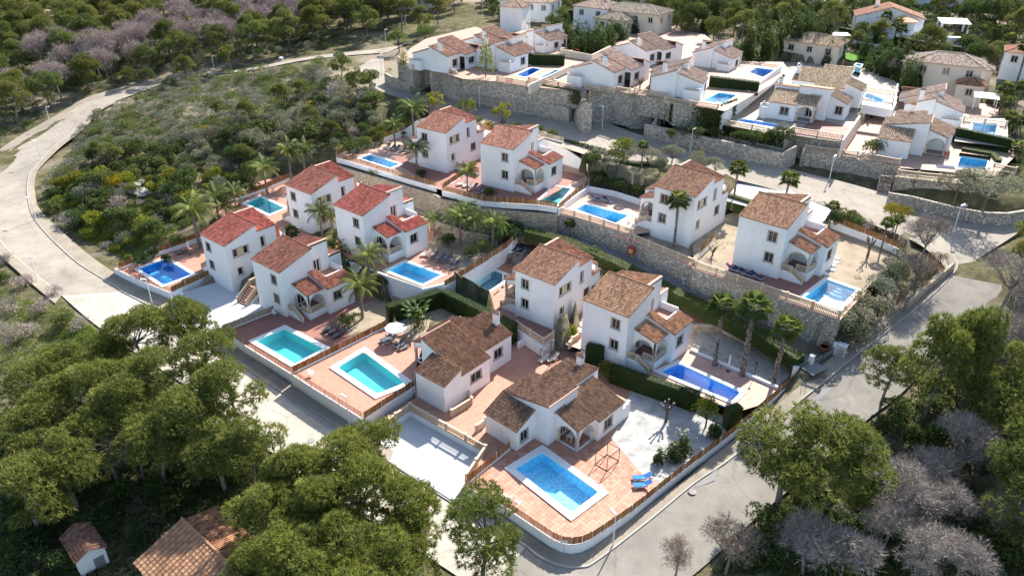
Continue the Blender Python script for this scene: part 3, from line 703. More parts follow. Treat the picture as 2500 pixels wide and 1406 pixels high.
# ---------------------------------------------------------------- two-storey villa
def villa(label, loc, rz, mir, tint, base=-1.6, stairs=True):
    mx = (lambda x: -x) if mir else (lambda x: x)
    t = thing('two_storey_villa', label, 'house', loc, rz, 'two-storey white villas')
    S = MAT['stucco']; mb = MB(mir); zf = lambda b: 7.16+(8.94-7.27)*b/5.58
    facade(mb, (.12, .15), (6.69, .15), rect(0, 6.57, base, zf(.15)), [rect(4.3, 5.45, 1.95, 3.3), rect(4.3, 5.45, 4.95, 6.3)])
    facade(mb, (6.69, .15), (6.69, 5.5), [(0, base), (5.35, base), (5.35, zf(5.5)), (0, zf(.15))], [rect(2.1, 3.3, 1.2, 3.3)])
    facade(mb, (6.69, 5.5), (.12, 5.5), rect(0, 6.57, 4, zf(5.5)))
    facade(mb, (.12, 5.5), (.12, .15), [(0, base), (5.35, base), (5.35, zf(.15)), (0, zf(5.5))], [rect(1.75, 4.25, 4.95, 6.2), rect(3.2, 3.95, 1.9, 3.05)])
    mb.build('main_wall', S, t)
    bk = MB(mir); zb = lambda a: 7.68+(9.03-7.79)*a/6.05
    facade(bk, (6.05, 5.5), (6.05, 8.8), rect(0, 3.3, base, 9.05), [rect(.65, 1.65, 4.46, 6.5)])
    facade(bk, (6.05, 8.8), (.12, 8.8), [(0, base), (5.93, base), (5.93, zb(.12)), (0, 9.05)])
    facade(bk, (.12, 8.8), (.12, 5.5), rect(0, 3.3, base, zb(.12)), [rect(2.15, 2.75, 5.0, 6.6), rect(.45, 1.7, 2.2, 3.5)])
    facade(bk, (.12, 5.5), (6.05, 5.5), rect(0, 5.93, 6.5, 7.5))
    bk.box(5.80, 6.05, 5.52, 8.78, 8.75, 9.05)
    bk.build('rear_wall', S, t)
    lo = MB(mir); zl = lambda a: 5.0+1.3*a/6
    facade(lo, (6.0, 8.8), (6.0, 11.0), rect(0, 2.2, base, 6.35)); facade(lo, (6.0, 11.0), (.12, 11.0), [(0, base), (5.88, base), (5.88, zl(.1)), (0, 6.35)]); facade(lo, (.12, 11.0), (.12, 8.8), rect(0, 2.2, base, zl(.1)))
    lo.box(5.78, 6.0, 8.82, 10.98, 6.1, 6.36)
    lo.build('low_wing_wall', S, t)
    an = MB(mir); za = lambda a: 5.46-(5.58-4.3)*(a-6.81)/4.06
    facade(an, (6.69, 4.6), (10.75, 4.6), [(0, base), (4.06, base), (4.06, za(10.75)), (0, za(6.69))])
    facade(an, (10.75, 4.6), (10.75, 9.1), rect(0, 4.5, base, za(10.75)), [rect(.95, 2.35, 2.0, 3.35)])
    facade(an, (10.75, 9.1), (6.05, 9.1), [(0, base), (4.7, base), (4.7, 5.4), (2.05, 5.4), (2.05, za(8.7)), (0, za(10.75))])
    an.box(6.05, 8.7, 8.95, 9.098, 4.4, 5.4); an.box(8.6, 8.78, 6.02, 9.05, 4.3, 5.06)
    facade(an, (6.69, 6.02), (8.7, 6.02), rect(0, 2.01, 4.3, 5.0)); an.box(6.72, 8.7, 5.9, 6.05, 4.3, 5.02)
    an.build('annex_wall', S, t)
    fl = MB(mir); fl.face([(6.05, 5.5, 4.45), (8.68, 5.5, 4.45), (8.68, 8.98, 4.45), (6.05, 8.98, 4.45)]); fl.build('balcony_floor', MAT['terracotta'], t)
    cp = MB(mir); cp.box(5.74, 6.11, 5.55, 8.85, 9.052, 9.11); cp.build('coping', MAT['tile_edge'], t); cp = MB(mir); cp.box(5.72, 6.06, 8.86, 11.04, 6.362, 6.42); cp.build('coping', MAT['tile_edge'], t)
    kw = dict(mir=mir)
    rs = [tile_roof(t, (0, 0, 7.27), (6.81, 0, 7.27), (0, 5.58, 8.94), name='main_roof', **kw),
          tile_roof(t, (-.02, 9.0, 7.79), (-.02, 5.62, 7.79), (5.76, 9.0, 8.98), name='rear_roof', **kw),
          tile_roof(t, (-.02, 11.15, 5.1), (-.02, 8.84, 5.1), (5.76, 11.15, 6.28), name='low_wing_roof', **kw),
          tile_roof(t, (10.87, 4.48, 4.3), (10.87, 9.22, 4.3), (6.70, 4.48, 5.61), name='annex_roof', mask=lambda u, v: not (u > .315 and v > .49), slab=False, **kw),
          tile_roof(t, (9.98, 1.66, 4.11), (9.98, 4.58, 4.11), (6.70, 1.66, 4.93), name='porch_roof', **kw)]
    es = MB(mir); za2 = lambda a: 4.3+1.31*(10.87-a)/4.17
    for (a0, a1, b0, b1) in ((8.72, 10.87, 4.48, 9.22), (6.70, 8.72, 4.48, 5.95)):
        es.hexa([(a0, b0, za2(a0)-.12), (a1, b0, za2(a1)-.12), (a1, b1, za2(a1)-.12), (a0, b1, za2(a0)-.12)], [(a0, b0, za2(a0)-.014), (a1, b0, za2(a1)-.014), (a1, b1, za2(a1)-.014), (a0, b1, za2(a0)-.014)])
    es.build('eave', MAT['tile_edge'], rs[3])
    rc = MB(mir); rc.tube([(0, 5.6, 9.0), (6.81, 5.6, 9.0)], .12, 8, .3); rc.build('ridge_cap', MAT['roof_tile'], rs[0])
    for r in rs:
        r.color = (*tint, 1)
        for k in r.children: k.color = (*tint, 1)
    # porch
    po = MB(mir); zp = lambda a: 4.80-(4.9-4.11)*(a-6.81)/3.17
    facade(po, (6.69, 1.85), (9.85, 1.85), [(0, 1.2), (3.16, 1.2), (3.16, zp(9.85)), (0, zp(6.69))], [arch(.3, 2.86, 1.22, 2.55, 3.7)], .28, True)
    facade(po, (9.85, 1.85), (9.85, 4.6), rect(0, 2.75, 1.2, zp(9.85)), [arch(.3, 2.5, 1.22, 2.55, 3.65)], .28, True)
    po.build('porch_arches', S, t)
    pb = MB(mir); pb.box(6.70, 9.93, 1.77, 4.595, base, 1.2); pb.build('porch_base', S, t)
    pf = MB(mir); pf.face([(6.70, 1.79, 1.206), (9.91, 1.79, 1.206), (9.91, 4.59, 1.206), (6.70, 4.59, 1.206)]); pf.build('porch_floor', MAT['terracotta_dark'], t)
    tr = MB(mir); n = 14
    tr.tube([(8.27+1.33*math.cos(math.pi*i/n), 1.835, 2.55+1.2*math.sin(math.pi*i/n)) for i in range(n+1)], .075, 5)
    tr.tube([(9.865, 3.25+1.15*math.cos(math.pi*i/n), 2.55+1.15*math.sin(math.pi*i/n)) for i in range(n+1)], .075, 5)
    tr.build('arch_trim', MAT['cream_stone'], t)
    col = MB(); col.lathe((0, 0, 0), [(.21, 0), (.21, .1), (.16, .16), (.145, 1.1), (.2, 1.18), (.2, 1.3)], 10); cm = col.mesh('column', MAT['cream_stone'])
    for a, b in ((9.72, 1.99), (9.74, 4.42), (6.9, 1.9)): link('column', cm, t, (mx(a), b, 1.2))
    # windows and doors
    for z in (1.95, 4.95): window(t, .12+4.875, .15, z, -90, 1.15, 1.35, 'grille', mir)
    window(t, .12, 5.5-3.0, 4.95, 180, 2.5, 1.25, 'wide', mir); window(t, .12, 5.5-3.575, 1.9, 180, .75, 1.15, 'plain', mir)
    window(t, .12, 8.8-2.45, 5.0, 180, .6, 1.6, 'plain', mir); window(t, .12, 8.8-1.075, 2.2, 180, 1.25, 1.3, 'grille', mir)
    window(t, 10.75, 4.6+1.65, 2.0, 0, 1.4, 1.35, 'grille', mir)
    door(t, 6.05, 5.5+1.15, 4.46, 0, 1.0, 2.04, mir); door(t, 6.69, .15+2.7, 1.21, 0, 1.2, 2.05, mir)
    balustrade(None, [(mx(9.83), 2.1, 1.2), (mx(9.83), 4.45, 1.2)], t, h=.85); balustrade(None, [(mx(8.35), 1.86, 1.2), (mx(9.65), 1.86, 1.2)], t, h=.85)
    chimney(t, .55, 10.2, 4.6, 6.3, .3, mir)
    if stairs:
        st = MB(mir); st.box(6.75, 8.0, .86, 1.765, base, 1.2)
        for i in range(6): st.box(8.0+.3*i, 8.0+.3*(i+1)-.002, .86, 1.765, base, 1.2-.2*(i+1)+.02)
        st.build('steps', MAT['terracotta'], t)
        sw = MB(mir); sw.prism([(6.6, .68), (8.0, .68), (9.85, .68), (9.85, .85), (8.0, .85), (6.6, .85)], base, [1.22, 1.22, .06, .06, 1.22, 1.22]); sw.build('stair_wall', S, t)
        balustrade(None, [(mx(6.7), .77, 1.22), (mx(8.0), .77, 1.22), (mx(9.75), .77, .12)], t, h=.85, posts=False)
    return t

# ---------------------------------------------------------------- one-storey villa
DIM_LOW = dict(we=2.7, wt=4.0, M=5.3, ml=4.0, sh=4.75, sl=4.0)
DIM_STEEP = dict(we=3.0, wt=4.1, M=5.35, ml=2.95, sh=4.8, sl=3.2)
def bungalow(label, loc, rz, mir, tint, D=DIM_LOW, base=-.9, group='one-storey white villas', detail=True, scale=1.0, back=10.1):
    mx = (lambda x: -x) if mir else (lambda x: x)
    t = thing('one_storey_villa', label, 'house', loc, rz, group); t.scale = (scale,)*3
    S = MAT['stucco']
    we, wt, Mz, ml, sh, sl = (D[k] for k in ('we', 'wt', 'M', 'ml', 'sh', 'sl')); e = -.11
    zw = lambda b: we+e+(wt-we)*(b+3.05)/3.1; zm = lambda a: ml+e+(Mz-ml)*(a+6.75)/6.75; zs = lambda a: sl+e+(sh-sl)*(a+5.6)/4.6; za = lambda a: 4.28+e-(4.28-2.8)*(a+1.1)/4.8
    mb = MB(mir)
    facade(mb, (-6.62, -2.9), (-1.92, -2.9), rect(0, 4.7, base, zw(-2.9)))
    facade(mb, (-1.92, -2.9), (-1.92, 0), [(0, base), (2.9, base), (2.9, zw(0)), (0, zw(-2.9))], [rect(.6, 1.75, .8, 2.15)])
    facade(mb, (-6.62, 0), (-6.62, -2.9), [(0, base), (2.9, base), (2.9, zw(-2.9)), (0, zw(0))])
    mb.build('wing_wall', S, t)
    mb = MB(mir)
    facade(mb, (-6.6, 0), (0, 0), [(0, base), (6.6, base), (6.6, Mz-.02), (0, zm(-6.6))])
    facade(mb, (0, 0), (0, 5), rect(0, 5, base, Mz-.02), [rect(1.0+.5*i, 1.42+.5*i, 3.75, 4.25) for i in range(4)]+[rect(2.2, 3.3, .01, 2.1)], .1)
    facade(mb, (0, 5), (-6.6, 5), [(0, 2.5), (6.6, 2.5), (6.6, zm(-6.6)), (0, Mz-.02)])
    facade(mb, (-6.6, 5), (-6.6, 0), rect(0, 5, base, zm(-6.6)), [rect(1.6, 3.4, .85, 2.05)])
    mb.build('main_wall', S, t)
    mb = MB(mir)
    facade(mb, (-1.0, 5), (-1.0, back), rect(0, back-5, base, zs(-1))); facade(mb, (-1.0, back), (-5.45, back), [(0, base), (4.45, base), (4.45, zs(-5.45)), (0, zs(-1))])
    facade(mb, (-5.45, back), (-5.45, 5), rect(0, back-5, base, zs(-5.45)), [rect(1.8, 3.3, .85, 2.2)])
    mb.build('rear_wall', S, t)
    mb = MB(mir)
    facade(mb, (-.99, 4.4), (3.55, 4.4), [(0, base), (4.54, base), (4.54, za(3.55)), (0, za(-.99))])
    facade(mb, (3.55, 4.4), (3.55, 9), rect(0, 4.6, base, za(3.55)), [rect(1.1, 2.5, .85, 2.15)])
    facade(mb, (3.55, 9), (-1.0, 9), [(0, base), (4.55, base), (4.55, za(-1)), (0, za(3.55))])
    mb.build('annex_wall', S, t)
    mb = MB(mir)
    mb.box(.6, 3.5, 10.2, 10.38, base, 1.75); mb.box(3.32, 3.5, 9.002, 10.198, base, 1.75); mb.box(.6, .78, 9.002, 10.198, base, 1.75); mb.box(3.2, 3.55, 10.15, 10.45, base, 2.25)
    mb.build('yard_wall', S, t)
    lt = MB(mir)
    for i in range(5): lt.box(.9+.46*i, 1.05+.46*i, 10.22, 10.36, 1.75, 2.05)
    lt.box(.7, 3.2, 10.22, 10.36, 2.05, 2.15); lt.build('lattice', MAT['cream_stone'], t)
    kw = dict(mir=mir)
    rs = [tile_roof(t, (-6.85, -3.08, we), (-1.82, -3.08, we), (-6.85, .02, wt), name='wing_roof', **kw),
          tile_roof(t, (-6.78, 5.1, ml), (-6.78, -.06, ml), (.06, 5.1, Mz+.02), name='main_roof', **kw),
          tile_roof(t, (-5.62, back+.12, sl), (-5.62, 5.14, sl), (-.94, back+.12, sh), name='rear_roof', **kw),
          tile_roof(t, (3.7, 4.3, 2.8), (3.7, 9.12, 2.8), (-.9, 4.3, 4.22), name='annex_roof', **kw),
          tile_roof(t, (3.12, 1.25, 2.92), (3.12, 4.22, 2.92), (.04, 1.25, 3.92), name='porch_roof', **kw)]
    for r in rs:
        r.color = (*tint, 1)
        for k in r.children: k.color = (*tint, 1)
    cp = MB(mir); cp.box(.0, .14, -.03, 5.1, Mz+.0, Mz+.09); cp.build('coping', MAT['tile_edge'], t)
    po = MB(mir); zp = lambda a: 3.80-(3.92-2.92)*(a-.04)/3.08
    facade(po, (.02, 1.45), (3.0, 1.45), [(0, 0.01), (2.98, 0.01), (2.98, zp(3)), (0, zp(.02))], [arch(.35, 2.7, .02, 1.5, 2.55)], .28, True)
    facade(po, (3.0, 1.45), (3.0, 4.398), rect(0, 2.95, .01, zp(3)), [arch(.3, 2.6, .02, 1.5, 2.5)], .28, True)
    po.build('porch_arches', S, t)
    tr = MB(mir); n = 14
    tr.tube([(1.545+1.24*math.cos(math.pi*i/n), 1.435, 1.5+1.1*math.sin(math.pi*i/n)) for i in range(n+1)], .07, 5)
    tr.tube([(3.015, 2.9+1.2*math.cos(math.pi*i/n), 1.5+1.05*math.sin(math.pi*i/n)) for i in range(n+1)], .07, 5)
    tr.build('arch_trim', MAT['cream_stone'], t)
    col = MB(); col.lathe((0, 0, 0), [(.22, 0), (.22, .12), (.16, .2), (.145, 1.25), (.2, 1.36), (.2, 1.5)], 10); cm = col.mesh('column', MAT['cream_stone'])
    for a, b in ((2.86, 1.6), (2.9, 4.2), (.3, 1.56)): link('column', cm, t, (mx(a), b, 0))
    window(t, -1.92, -2.9+1.175, .8, 0, 1.15, 1.35, 'grille', mir); window(t, -6.6, 2.5, .85, 180, 1.8, 1.2, 'grille', mir)
    window(t, -5.45, back-2.55, .85, 180, 1.5, 1.35, 'grille', mir); window(t, 3.55, 4.4+1.8, .85, 0, 1.4, 1.3, 'grille', mir)
    door(t, 0, 2.75, .01, 0, 1.1, 2.08, mir)
    vt = MB(mir); vt.box(-.09, -.06, .95, 3.0, 3.7, 4.3); vt.build('vent_glazing', MAT['grey_metal'], t)
    chimney(t, -3.3, back-.45, sl, 5.75, .33, mir)
    return t
# ================================================================ THE PLACE
TO = (1.15, 1.12, 1.0)
# ---- roads and pavements (levels in metres)
road('left_road', [(151, 722, -1.1), (64, 648, -.7), (10, 597, -.35), (-40, 520, .1), (-30, 440, .8), (0, 393, 1.3), (50, 349, 2.1), (94, 323, 2.7), (151, 289, 3.9), (215, 249, 5), (302, 222, 6), (396, 200, 6.8), (470, 183, 7.6), (524, 177, 8.2), (615, 166, 9.3), (733, 142, 10.8), (833, 129, 11.8), (940, 118, 12.8), (1010, 100, 13.6)],
     [(296, 712, -1.1), (262, 688, -1), (175, 631, -.75), (86, 539, -.1), (67, 480, .5), (68, 440, 1.1), (81, 413, 1.6), (130, 360, 2.6), (188, 316, 3.6), (235, 269, 4.8), (279, 249, 5.5), (396, 206, 6.8), (440, 195, 7.4), (480, 187, 7.8), (540, 180, 8.6), (618, 172, 9.5), (735, 149, 10.8), (838, 137, 11.8), (945, 129, 12.8), (1020, 110, 13.6)][:19])
road('lower_street', [(151, 722, -1.1), (230, 790, -1.15), (360, 880, -1.1), (480, 960, -1), (600, 1055, -.95), (720, 1145, -.95), (860, 1240, -1), (1000, 1330, -1.1), (1180, 1450, -1.2), (1300, 1560, -1.3)],
     [(296, 712, -1.1), (380, 755, -1.1), (470, 800, -1), (541, 852, -.95), (643, 930, -.9), (823, 1042, -.9), (930, 1115, -.9), (1118, 1238, -1), (1284, 1334, -1.05), (1420, 1400, -1.1)], 'asphalt_pale')
road('right_street', [(1284, 1334, -1.05), (1317, 1361, -1.05), (1372, 1383, -1.05), (1422, 1385, -1.05), (1460, 1368, -1), (1585, 1272, -.7), (1697, 1180, -.3), (1772, 1130, 0), (1880, 1045, .9), (2019, 930, 2.5), (2090, 870, 3.6), (2180, 800, 5), (2270, 728, 6.6), (2325, 672, 7.6)],
     [(1180, 1450, -1.1), (1280, 1500, -1.1), (1400, 1530, -1.1), (1520, 1500, -1.1), (1640, 1440, -1), (1720, 1380, -.8), (1789, 1316, -.5), (1863, 1248, .0), (1980, 1150, .9), (2110, 1030, 2.3), (2200, 960, 3.3), (2300, 860, 4.8), (2400, 770, 6.3), (2470, 700, 7.5)], 'asphalt_grey')
road('upper_road', [(850, 180, 12.2), (900, 208, 12.6), (960, 235, 12.9), (1060, 262, 13), (1130, 290, 13), (1300, 335, 12.7), (1420, 375, 12.2), (1560, 410, 11.6), (1700, 425, 11.2), (1800, 440, 10.8), (1957, 482, 10.1), (2060, 520, 9.6), (2160, 560, 9.1), (2250, 600, 8.6), (2325, 672, 7.6)],
     [(935, 128, 12.8), (938, 160, 12.9), (946, 198, 13), (991, 214, 13.1), (1045, 225, 13.1), (1127, 240, 13.1), (1175, 250, 13), (1388, 290, 12.8), (1440, 280, 12.7), (1574, 333, 12.2), (1926, 412, 10.9), (2150, 470, 10.1), (2309, 533, 9.3), (2412, 549, 8.9), (2500, 560, 8.6), (2560, 640, 8)])
raised('lower_pavement', [(296, 712, -1.1), (380, 755, -1.1), (470, 800, -1), (541, 852, -.95), (643, 930, -.9), (823, 1042, -.9), (930, 1115, -.9), (1118, 1238, -1), (1284, 1334, -1.05)],
       [(330, 690, -1.1), (418, 725, -1.1), (500, 775, -1), (560, 825, -.95), (694, 931, -.9), (842, 1024, -.9), (945, 1093, -.9), (1140, 1205, -1), (1300, 1312, -1.05)], .13, 'pavement')
raised('corner_pavement', [(1284, 1334, -1.05), (1317, 1361, -1.05), (1372, 1383, -1.05), (1422, 1385, -1.05), (1460, 1368, -1), (1585, 1272, -.7), (1697, 1180, -.3), (1772, 1130, 0), (1880, 1045, .9), (1960, 975, 1.8), (2019, 930, 2.5)],
       [(1300, 1312, -1.05), (1338, 1338, -1.05), (1390, 1352, -1.05), (1415, 1352, -1.05), (1450, 1336, -1), (1560, 1255, -.7), (1672, 1172, -.3), (1745, 1112, 0), (1850, 1030, .9), (1935, 958, 1.8), (1985, 915, 2.5)], .13, 'pavement')
raised('hill_pavement', [(296, 712, -1.1), (262, 688, -1), (175, 631, -.75), (86, 539, -.1), (67, 480, .5), (68, 440, 1.1), (81, 413, 1.6), (130, 360, 2.6), (188, 316, 3.6), (235, 269, 4.8), (279, 249, 5.5)],
       [(330, 692, -1.1), (290, 672, -1), (215, 621, -.7), (104, 520, -.05), (86, 470, .5), (86, 440, 1.1), (97, 413, 1.6), (147, 362, 2.6), (203, 318, 3.6), (246, 272, 4.8), (284, 252, 5.5)], .12, 'pavement')
raised('forest_pavement', [(151, 722, -1.1), (64, 648, -.7), (10, 597, -.35), (-40, 520, .1), (-30, 440, .8), (0, 393, 1.3), (50, 349, 2.1), (94, 323, 2.7), (151, 289, 3.9), (215, 249, 5), (302, 222, 6), (396, 200, 6.8)],
       [(135, 742, -1.1), (45, 665, -.7), (-12, 608, -.35), (-65, 520, .1), (-55, 432, .8), (-18, 380, 1.3), (40, 338, 2.1), (85, 312, 2.7), (143, 279, 3.9), (208, 241, 5), (297, 214, 6), (394, 194, 6.8)], .1, 'pavement')
raised('east_pavement', [(2019, 930, 2.5), (2090, 870, 3.6), (2180, 800, 5), (2270, 728, 6.6), (2325, 672, 7.6), (2338, 650, 8), (2330, 625, 8.3)],
       [(1985, 915, 2.5), (2055, 850, 3.6), (2150, 780, 5), (2245, 710, 6.6), (2300, 652, 7.6), (2312, 640, 8), (2305, 618, 8.3)], .13, 'pavement')
def patch(name, px, z, mat='patch', lift=.006):
    return sheet(name, [p+Vector((0, 0, lift)) for p in W([(q[0], q[1], q[2] if len(q) > 2 else z) for q in px])], mat)
patch('tarmac_patch', [(1700, 1190, -.31), (1745, 1172, -.14), (1750, 1145, -.04), (1788, 1122, .12), (1770, 1133, .0), (1697, 1184, -.29)], 0)
patch('tarmac_patch', [(1975, 985, 1.85), (2010, 950, 2.35), (2042, 940, 2.55), (2040, 962, 2.3), (2000, 985, 1.98)], 0)
patch('tarmac_patch', [(1520, 1345, -1.05), (1570, 1300, -.9), (1588, 1276, -.72), (1462, 1370, -1.03)], 0)

# ---- pools
POOLDEF = [
 ('bright blue pool with dappled water below the nearest villa', [(1256, 1145), (1324, 1103), (1462, 1203), (1394, 1253)], 0, .75, 'basin_blue', None, 3, .16),
 ('pale turquoise pool beside the white parasol', [(824, 898), (888, 860), (990, 935), (921, 963)], .75, .75, 'basin_aqua', None, 2, .14),
 ('turquoise pool with round steps in front of the house with crossed stair', [(625, 833), (693, 803), (790, 852), (720, 889)], .3, .7, 'basin_aqua', 3, 0, .12),
 ('deep blue pool at the far left end of the villas', [(338, 656), (404, 633), (469, 671), (400, 697)], 0, .6, 'basin_deep', None, 0, .12),
 ('turquoise pool beside the hillside reed fence', [(600, 497), (635, 481), (695, 509), (658, 524)], 3.6, .55, 'basin_aqua', None, 0, .1),
 ('sky blue pool with a green plant edge', [(946, 661), (990, 640), (1077, 672), (1031, 695)], 3.6, .55, 'basin_turq', None, 0, .1),
 ('grey blue pool with underwater ledge behind the tall hedge', [(1130, 697), (1208, 661), (1246, 676), (1180, 720)], 1.3, .5, 'basin_grey', None, 0, .1),
 ('long deep blue pool under three tall palms', [(1612, 908), (1657, 888), (1808, 958), (1787, 980)], 1.4, .55, 'basin_deep', None, 2, .12),
 ('blue pool beside the lane balustrade with striped loungers', [(1405, 512), (1430, 499), (1535, 527), (1503, 546)], 8.0, .5, 'basin_blue', None, 0, .1),
 ('blue pool with corner steps beside the round yellow bush', [(1962, 727), (2020, 684), (2090, 709), (2043, 758)], 7.9, .55, 'basin_turq', 1, 0, .12),
 ('long narrow pool behind the curved white wall', [(880, 387), (903, 379), (976, 402), (952, 411)], 8.7, .5, 'basin_blue', None, 0, .1),
 ('small turquoise pool between reed fences above the stone wall', [(1314, 494), (1352, 455), (1394, 461), (1360, 502)], 8.7, .4, 'basin_aqua', None, 0, .08),
 ('blue pool partly hidden by the leftmost upper villa', [(990, 160), (1004, 152), (1020, 154), (1008, 163)], 18.6, .4, 'basin_blue', None, 0, .08),
 ('small oval ended pool beside the sun chairs of an upper villa', [(1260, 184), (1300, 166), (1322, 170), (1284, 190)], 18.6, .45, 'basin_deep', None, 2, .08),
 ('blue pool between two low walls of the upper villas', [(1318, 190), (1358, 171), (1398, 178), (1360, 196)], 18.6, .5, 'basin_blue', None, 0, .08),
 ('pool with curved steps beside the ivy covered wall', [(1716, 247), (1756, 227), (1800, 233), (1763, 256)], 18.6, .45, 'basin_blue', 1, 0, .08),
 ('pool behind the dark clipped hedge of an upper villa', [(1828, 178), (1846, 166), (1893, 172), (1862, 190)], 18.6, .45, 'basin_deep', None, 0, .08),
 ('long blue pool behind the white balustrade', [(1800, 297), (1812, 291), (1920, 308), (1912, 316)], 15.4, .4, 'basin_deep', None, 2, .08),
 ('pool with pale floating cover behind a low white wall', [(2108, 238), (2118, 228), (2160, 244), (2150, 252)], 15.4, .4, 'basin_blue', None, 0, .08),
 ('blue pool beside the cream balustrade on the right', [(2371, 326), (2377, 300), (2434, 303), (2430, 331)], 14.2, .5, 'basin_blue', None, 0, .08),
 ('pool with palm shadow in the right hand garden', [(2335, 416), (2345, 383), (2412, 392), (2402, 424)], 12.6, .5, 'basin_blue', None, 2, .08),
 ('small round pool near the cypress row', [(2088, 160), (2092, 156), (2104, 158), (2100, 164)], 17.2, .3, 'basin_blue', None, 0, .06),
 ('small plunge pool behind the hip roofed house', [(2383, 207), (2390, 200), (2406, 205), (2400, 212)], 15.5, .3, 'basin_blue', None, 0, .06),
]
for lab, px, z, cop, mat, steps, nr, rz_ in POOLDEF: pool(lab, px, z, cop, mat, rz_, -.05, 1.3, steps, n_round=nr)

# ---- plot floors
floor('court_paving', [(905, 1062), (914, 1035), (1014, 970), (1010, 900), (1090, 830), (1256, 835), (1265, 790), (1330, 853), (1420, 860), (1560, 900), (1795, 1030), (1758, 1084), (1670, 1147), (1602, 1201), (1541, 1250), (1473, 1296), (1426, 1324), (1389, 1329), (1348, 1314), (1304, 1284), (1233, 1236), (1136, 1183), (1138, 1172), (1186, 1103), (1001, 1000), (931, 1052)], 0, 'terracotta')
floor('white_gravel', [(1490, 1065), (1561, 1150), (1622, 1184), (1670, 1145), (1790, 1036), (1700, 975), (1555, 912), (1530, 980), (1517, 1033)], 0, 'gravel', .006, False)
floor('parking_court', [(1001, 1003), (1186, 1106), (1138, 1176), (1135, 1205), (1118, 1230), (928, 1108), (931, 1060)], -.78, 'white_concrete')
floor('pool_terrace', [(712, 912), (760, 945), (886, 1023), (1012, 944), (1014, 900), (1030, 850), (1060, 790), (1000, 790), (945, 797)], .75, 'terracotta')
floor('sand_garden', [(945, 770), (1010, 838), (1030, 850), (1060, 800), (1240, 850), (1256, 800), (1085, 715), (960, 720)], .75, 'tan_gravel', .006)
floor('pool_terrace', [(541, 806), (712, 912), (945, 797), (945, 735), (860, 690), (760, 720), (690, 772), (670, 762)], .3, 'terracotta_dark')
floor('sand_garden', [(822, 782), (872, 748), (940, 725), (944, 797), (865, 838), (840, 800)], .3, 'tan_gravel', .006, False)
floor('driveway', [(415, 722), (524, 690), (600, 715), (665, 755), (541, 812), (500, 850), (430, 800)], -.5, 'white_concrete')
floor('pool_terrace', [(279, 655), (417, 714), (520, 672), (600, 640), (560, 575), (500, 572), (400, 600), (300, 640)], 0, 'terracotta')
floor('pool_terrace', [(560, 480), (600, 450), (700, 425), (860, 430), (840, 560), (700, 590), (600, 570), (520, 520)], 3.6, 'terracotta')
floor('pool_terrace', [(815, 600), (850, 632), (943, 672), (1033, 702), (1097, 690), (1250, 592), (1256, 572), (1060, 560), (1080, 520), (890, 480), (830, 540)], 3.6, 'terracotta')
floor('sand_garden', [(1040, 605), (1075, 560), (1250, 575), (1250, 594), (1130, 668), (1075, 640)], 3.6, 'tan_gravel', .006, False)
floor('pool_terrace', [(1090, 690), (1255, 800), (1330, 840), (1420, 770), (1470, 650), (1330, 585), (1240, 610), (1100, 690)], 1.3, 'terracotta')
floor('pool_terrace', [(1380, 840), (1560, 902), (1800, 1005), (1850, 990), (1942, 915), (1770, 785), (1690, 745), (1560, 690), (1420, 770)], 1.4, 'terracotta_pink')
cb = MB(); cb.prism([(p.x, p.y) for p in ccw(W([(1687, 850), (1900, 941), (1945, 905), (1930, 875), (1850, 832), (1765, 795), (1700, 800)], 1.6))], .9, 1.66)
o = cb.build('cobbled_parking', MAT['cobble']); o['kind'] = 'structure'
floor('pool_terrace', [(1362, 518), (1545, 574), (1590, 565), (1605, 530), (1562, 490), (1440, 452), (1375, 498)], 8.0, 'terracotta_pink')
floor('lower_yard', [(1545, 592), (1690, 648), (1720, 640), (1690, 590), (1600, 555)], 7.3, 'tan_gravel')
floor('sand_garden', [(1697, 651), (2048, 775), (2115, 705), (2205, 622), (2185, 590), (2050, 545), (1960, 525), (1830, 500), (1740, 540), (1690, 600)], 7.9, 'tan_gravel')
floor('house_terrace', [(1765, 655), (1935, 722), (1962, 718), (2005, 684), (1960, 640), (1780, 625)], 7.9, 'terracotta_dark', .006, False)
floor('pool_terrace', [(822, 388), (1000, 440), (1066, 460), (1178, 494), (1361, 509), (1440, 448), (1431, 428), (1340, 335), (1200, 300), (1000, 290), (930, 330), (840, 365)], 8.7, 'terracotta_pink')
floor('house_terrace', [(950, 390), (1066, 458), (1178, 492), (1300, 500), (1430, 430), (1300, 400), (1000, 370)], 8.7, 'terracotta_dark', .006, False)
floor('parking_pad', [(1770, 490), (1830, 408), (1957, 481), (1900, 525)], 10.3, 'white_concrete', .02)
floor('parking_pad', [(1930, 510), (1957, 481), (2030, 512), (2000, 560)], 9.9, 'white_concrete', .02)
# lane between the terraces
road('lane', [(1225, 553, 4.6), (1300, 556, 4.9), (1380, 566, 4.8), (1440, 582, 4.8), (1540, 628, 4.6), (1650, 684, 4.3), (1760, 744, 4.0), (1860, 804, 3.7), (1960, 862, 3.4), (2020, 900, 3.1)],
     [(1215, 575, 4.6), (1280, 580, 4.8), (1350, 592, 4.8), (1420, 614, 4.7), (1520, 660, 4.5), (1640, 716, 4.2), (1750, 776, 3.9), (1850, 836, 3.6), (1935, 885, 3.3), (1985, 917, 3.0)], 'asphalt_lane')
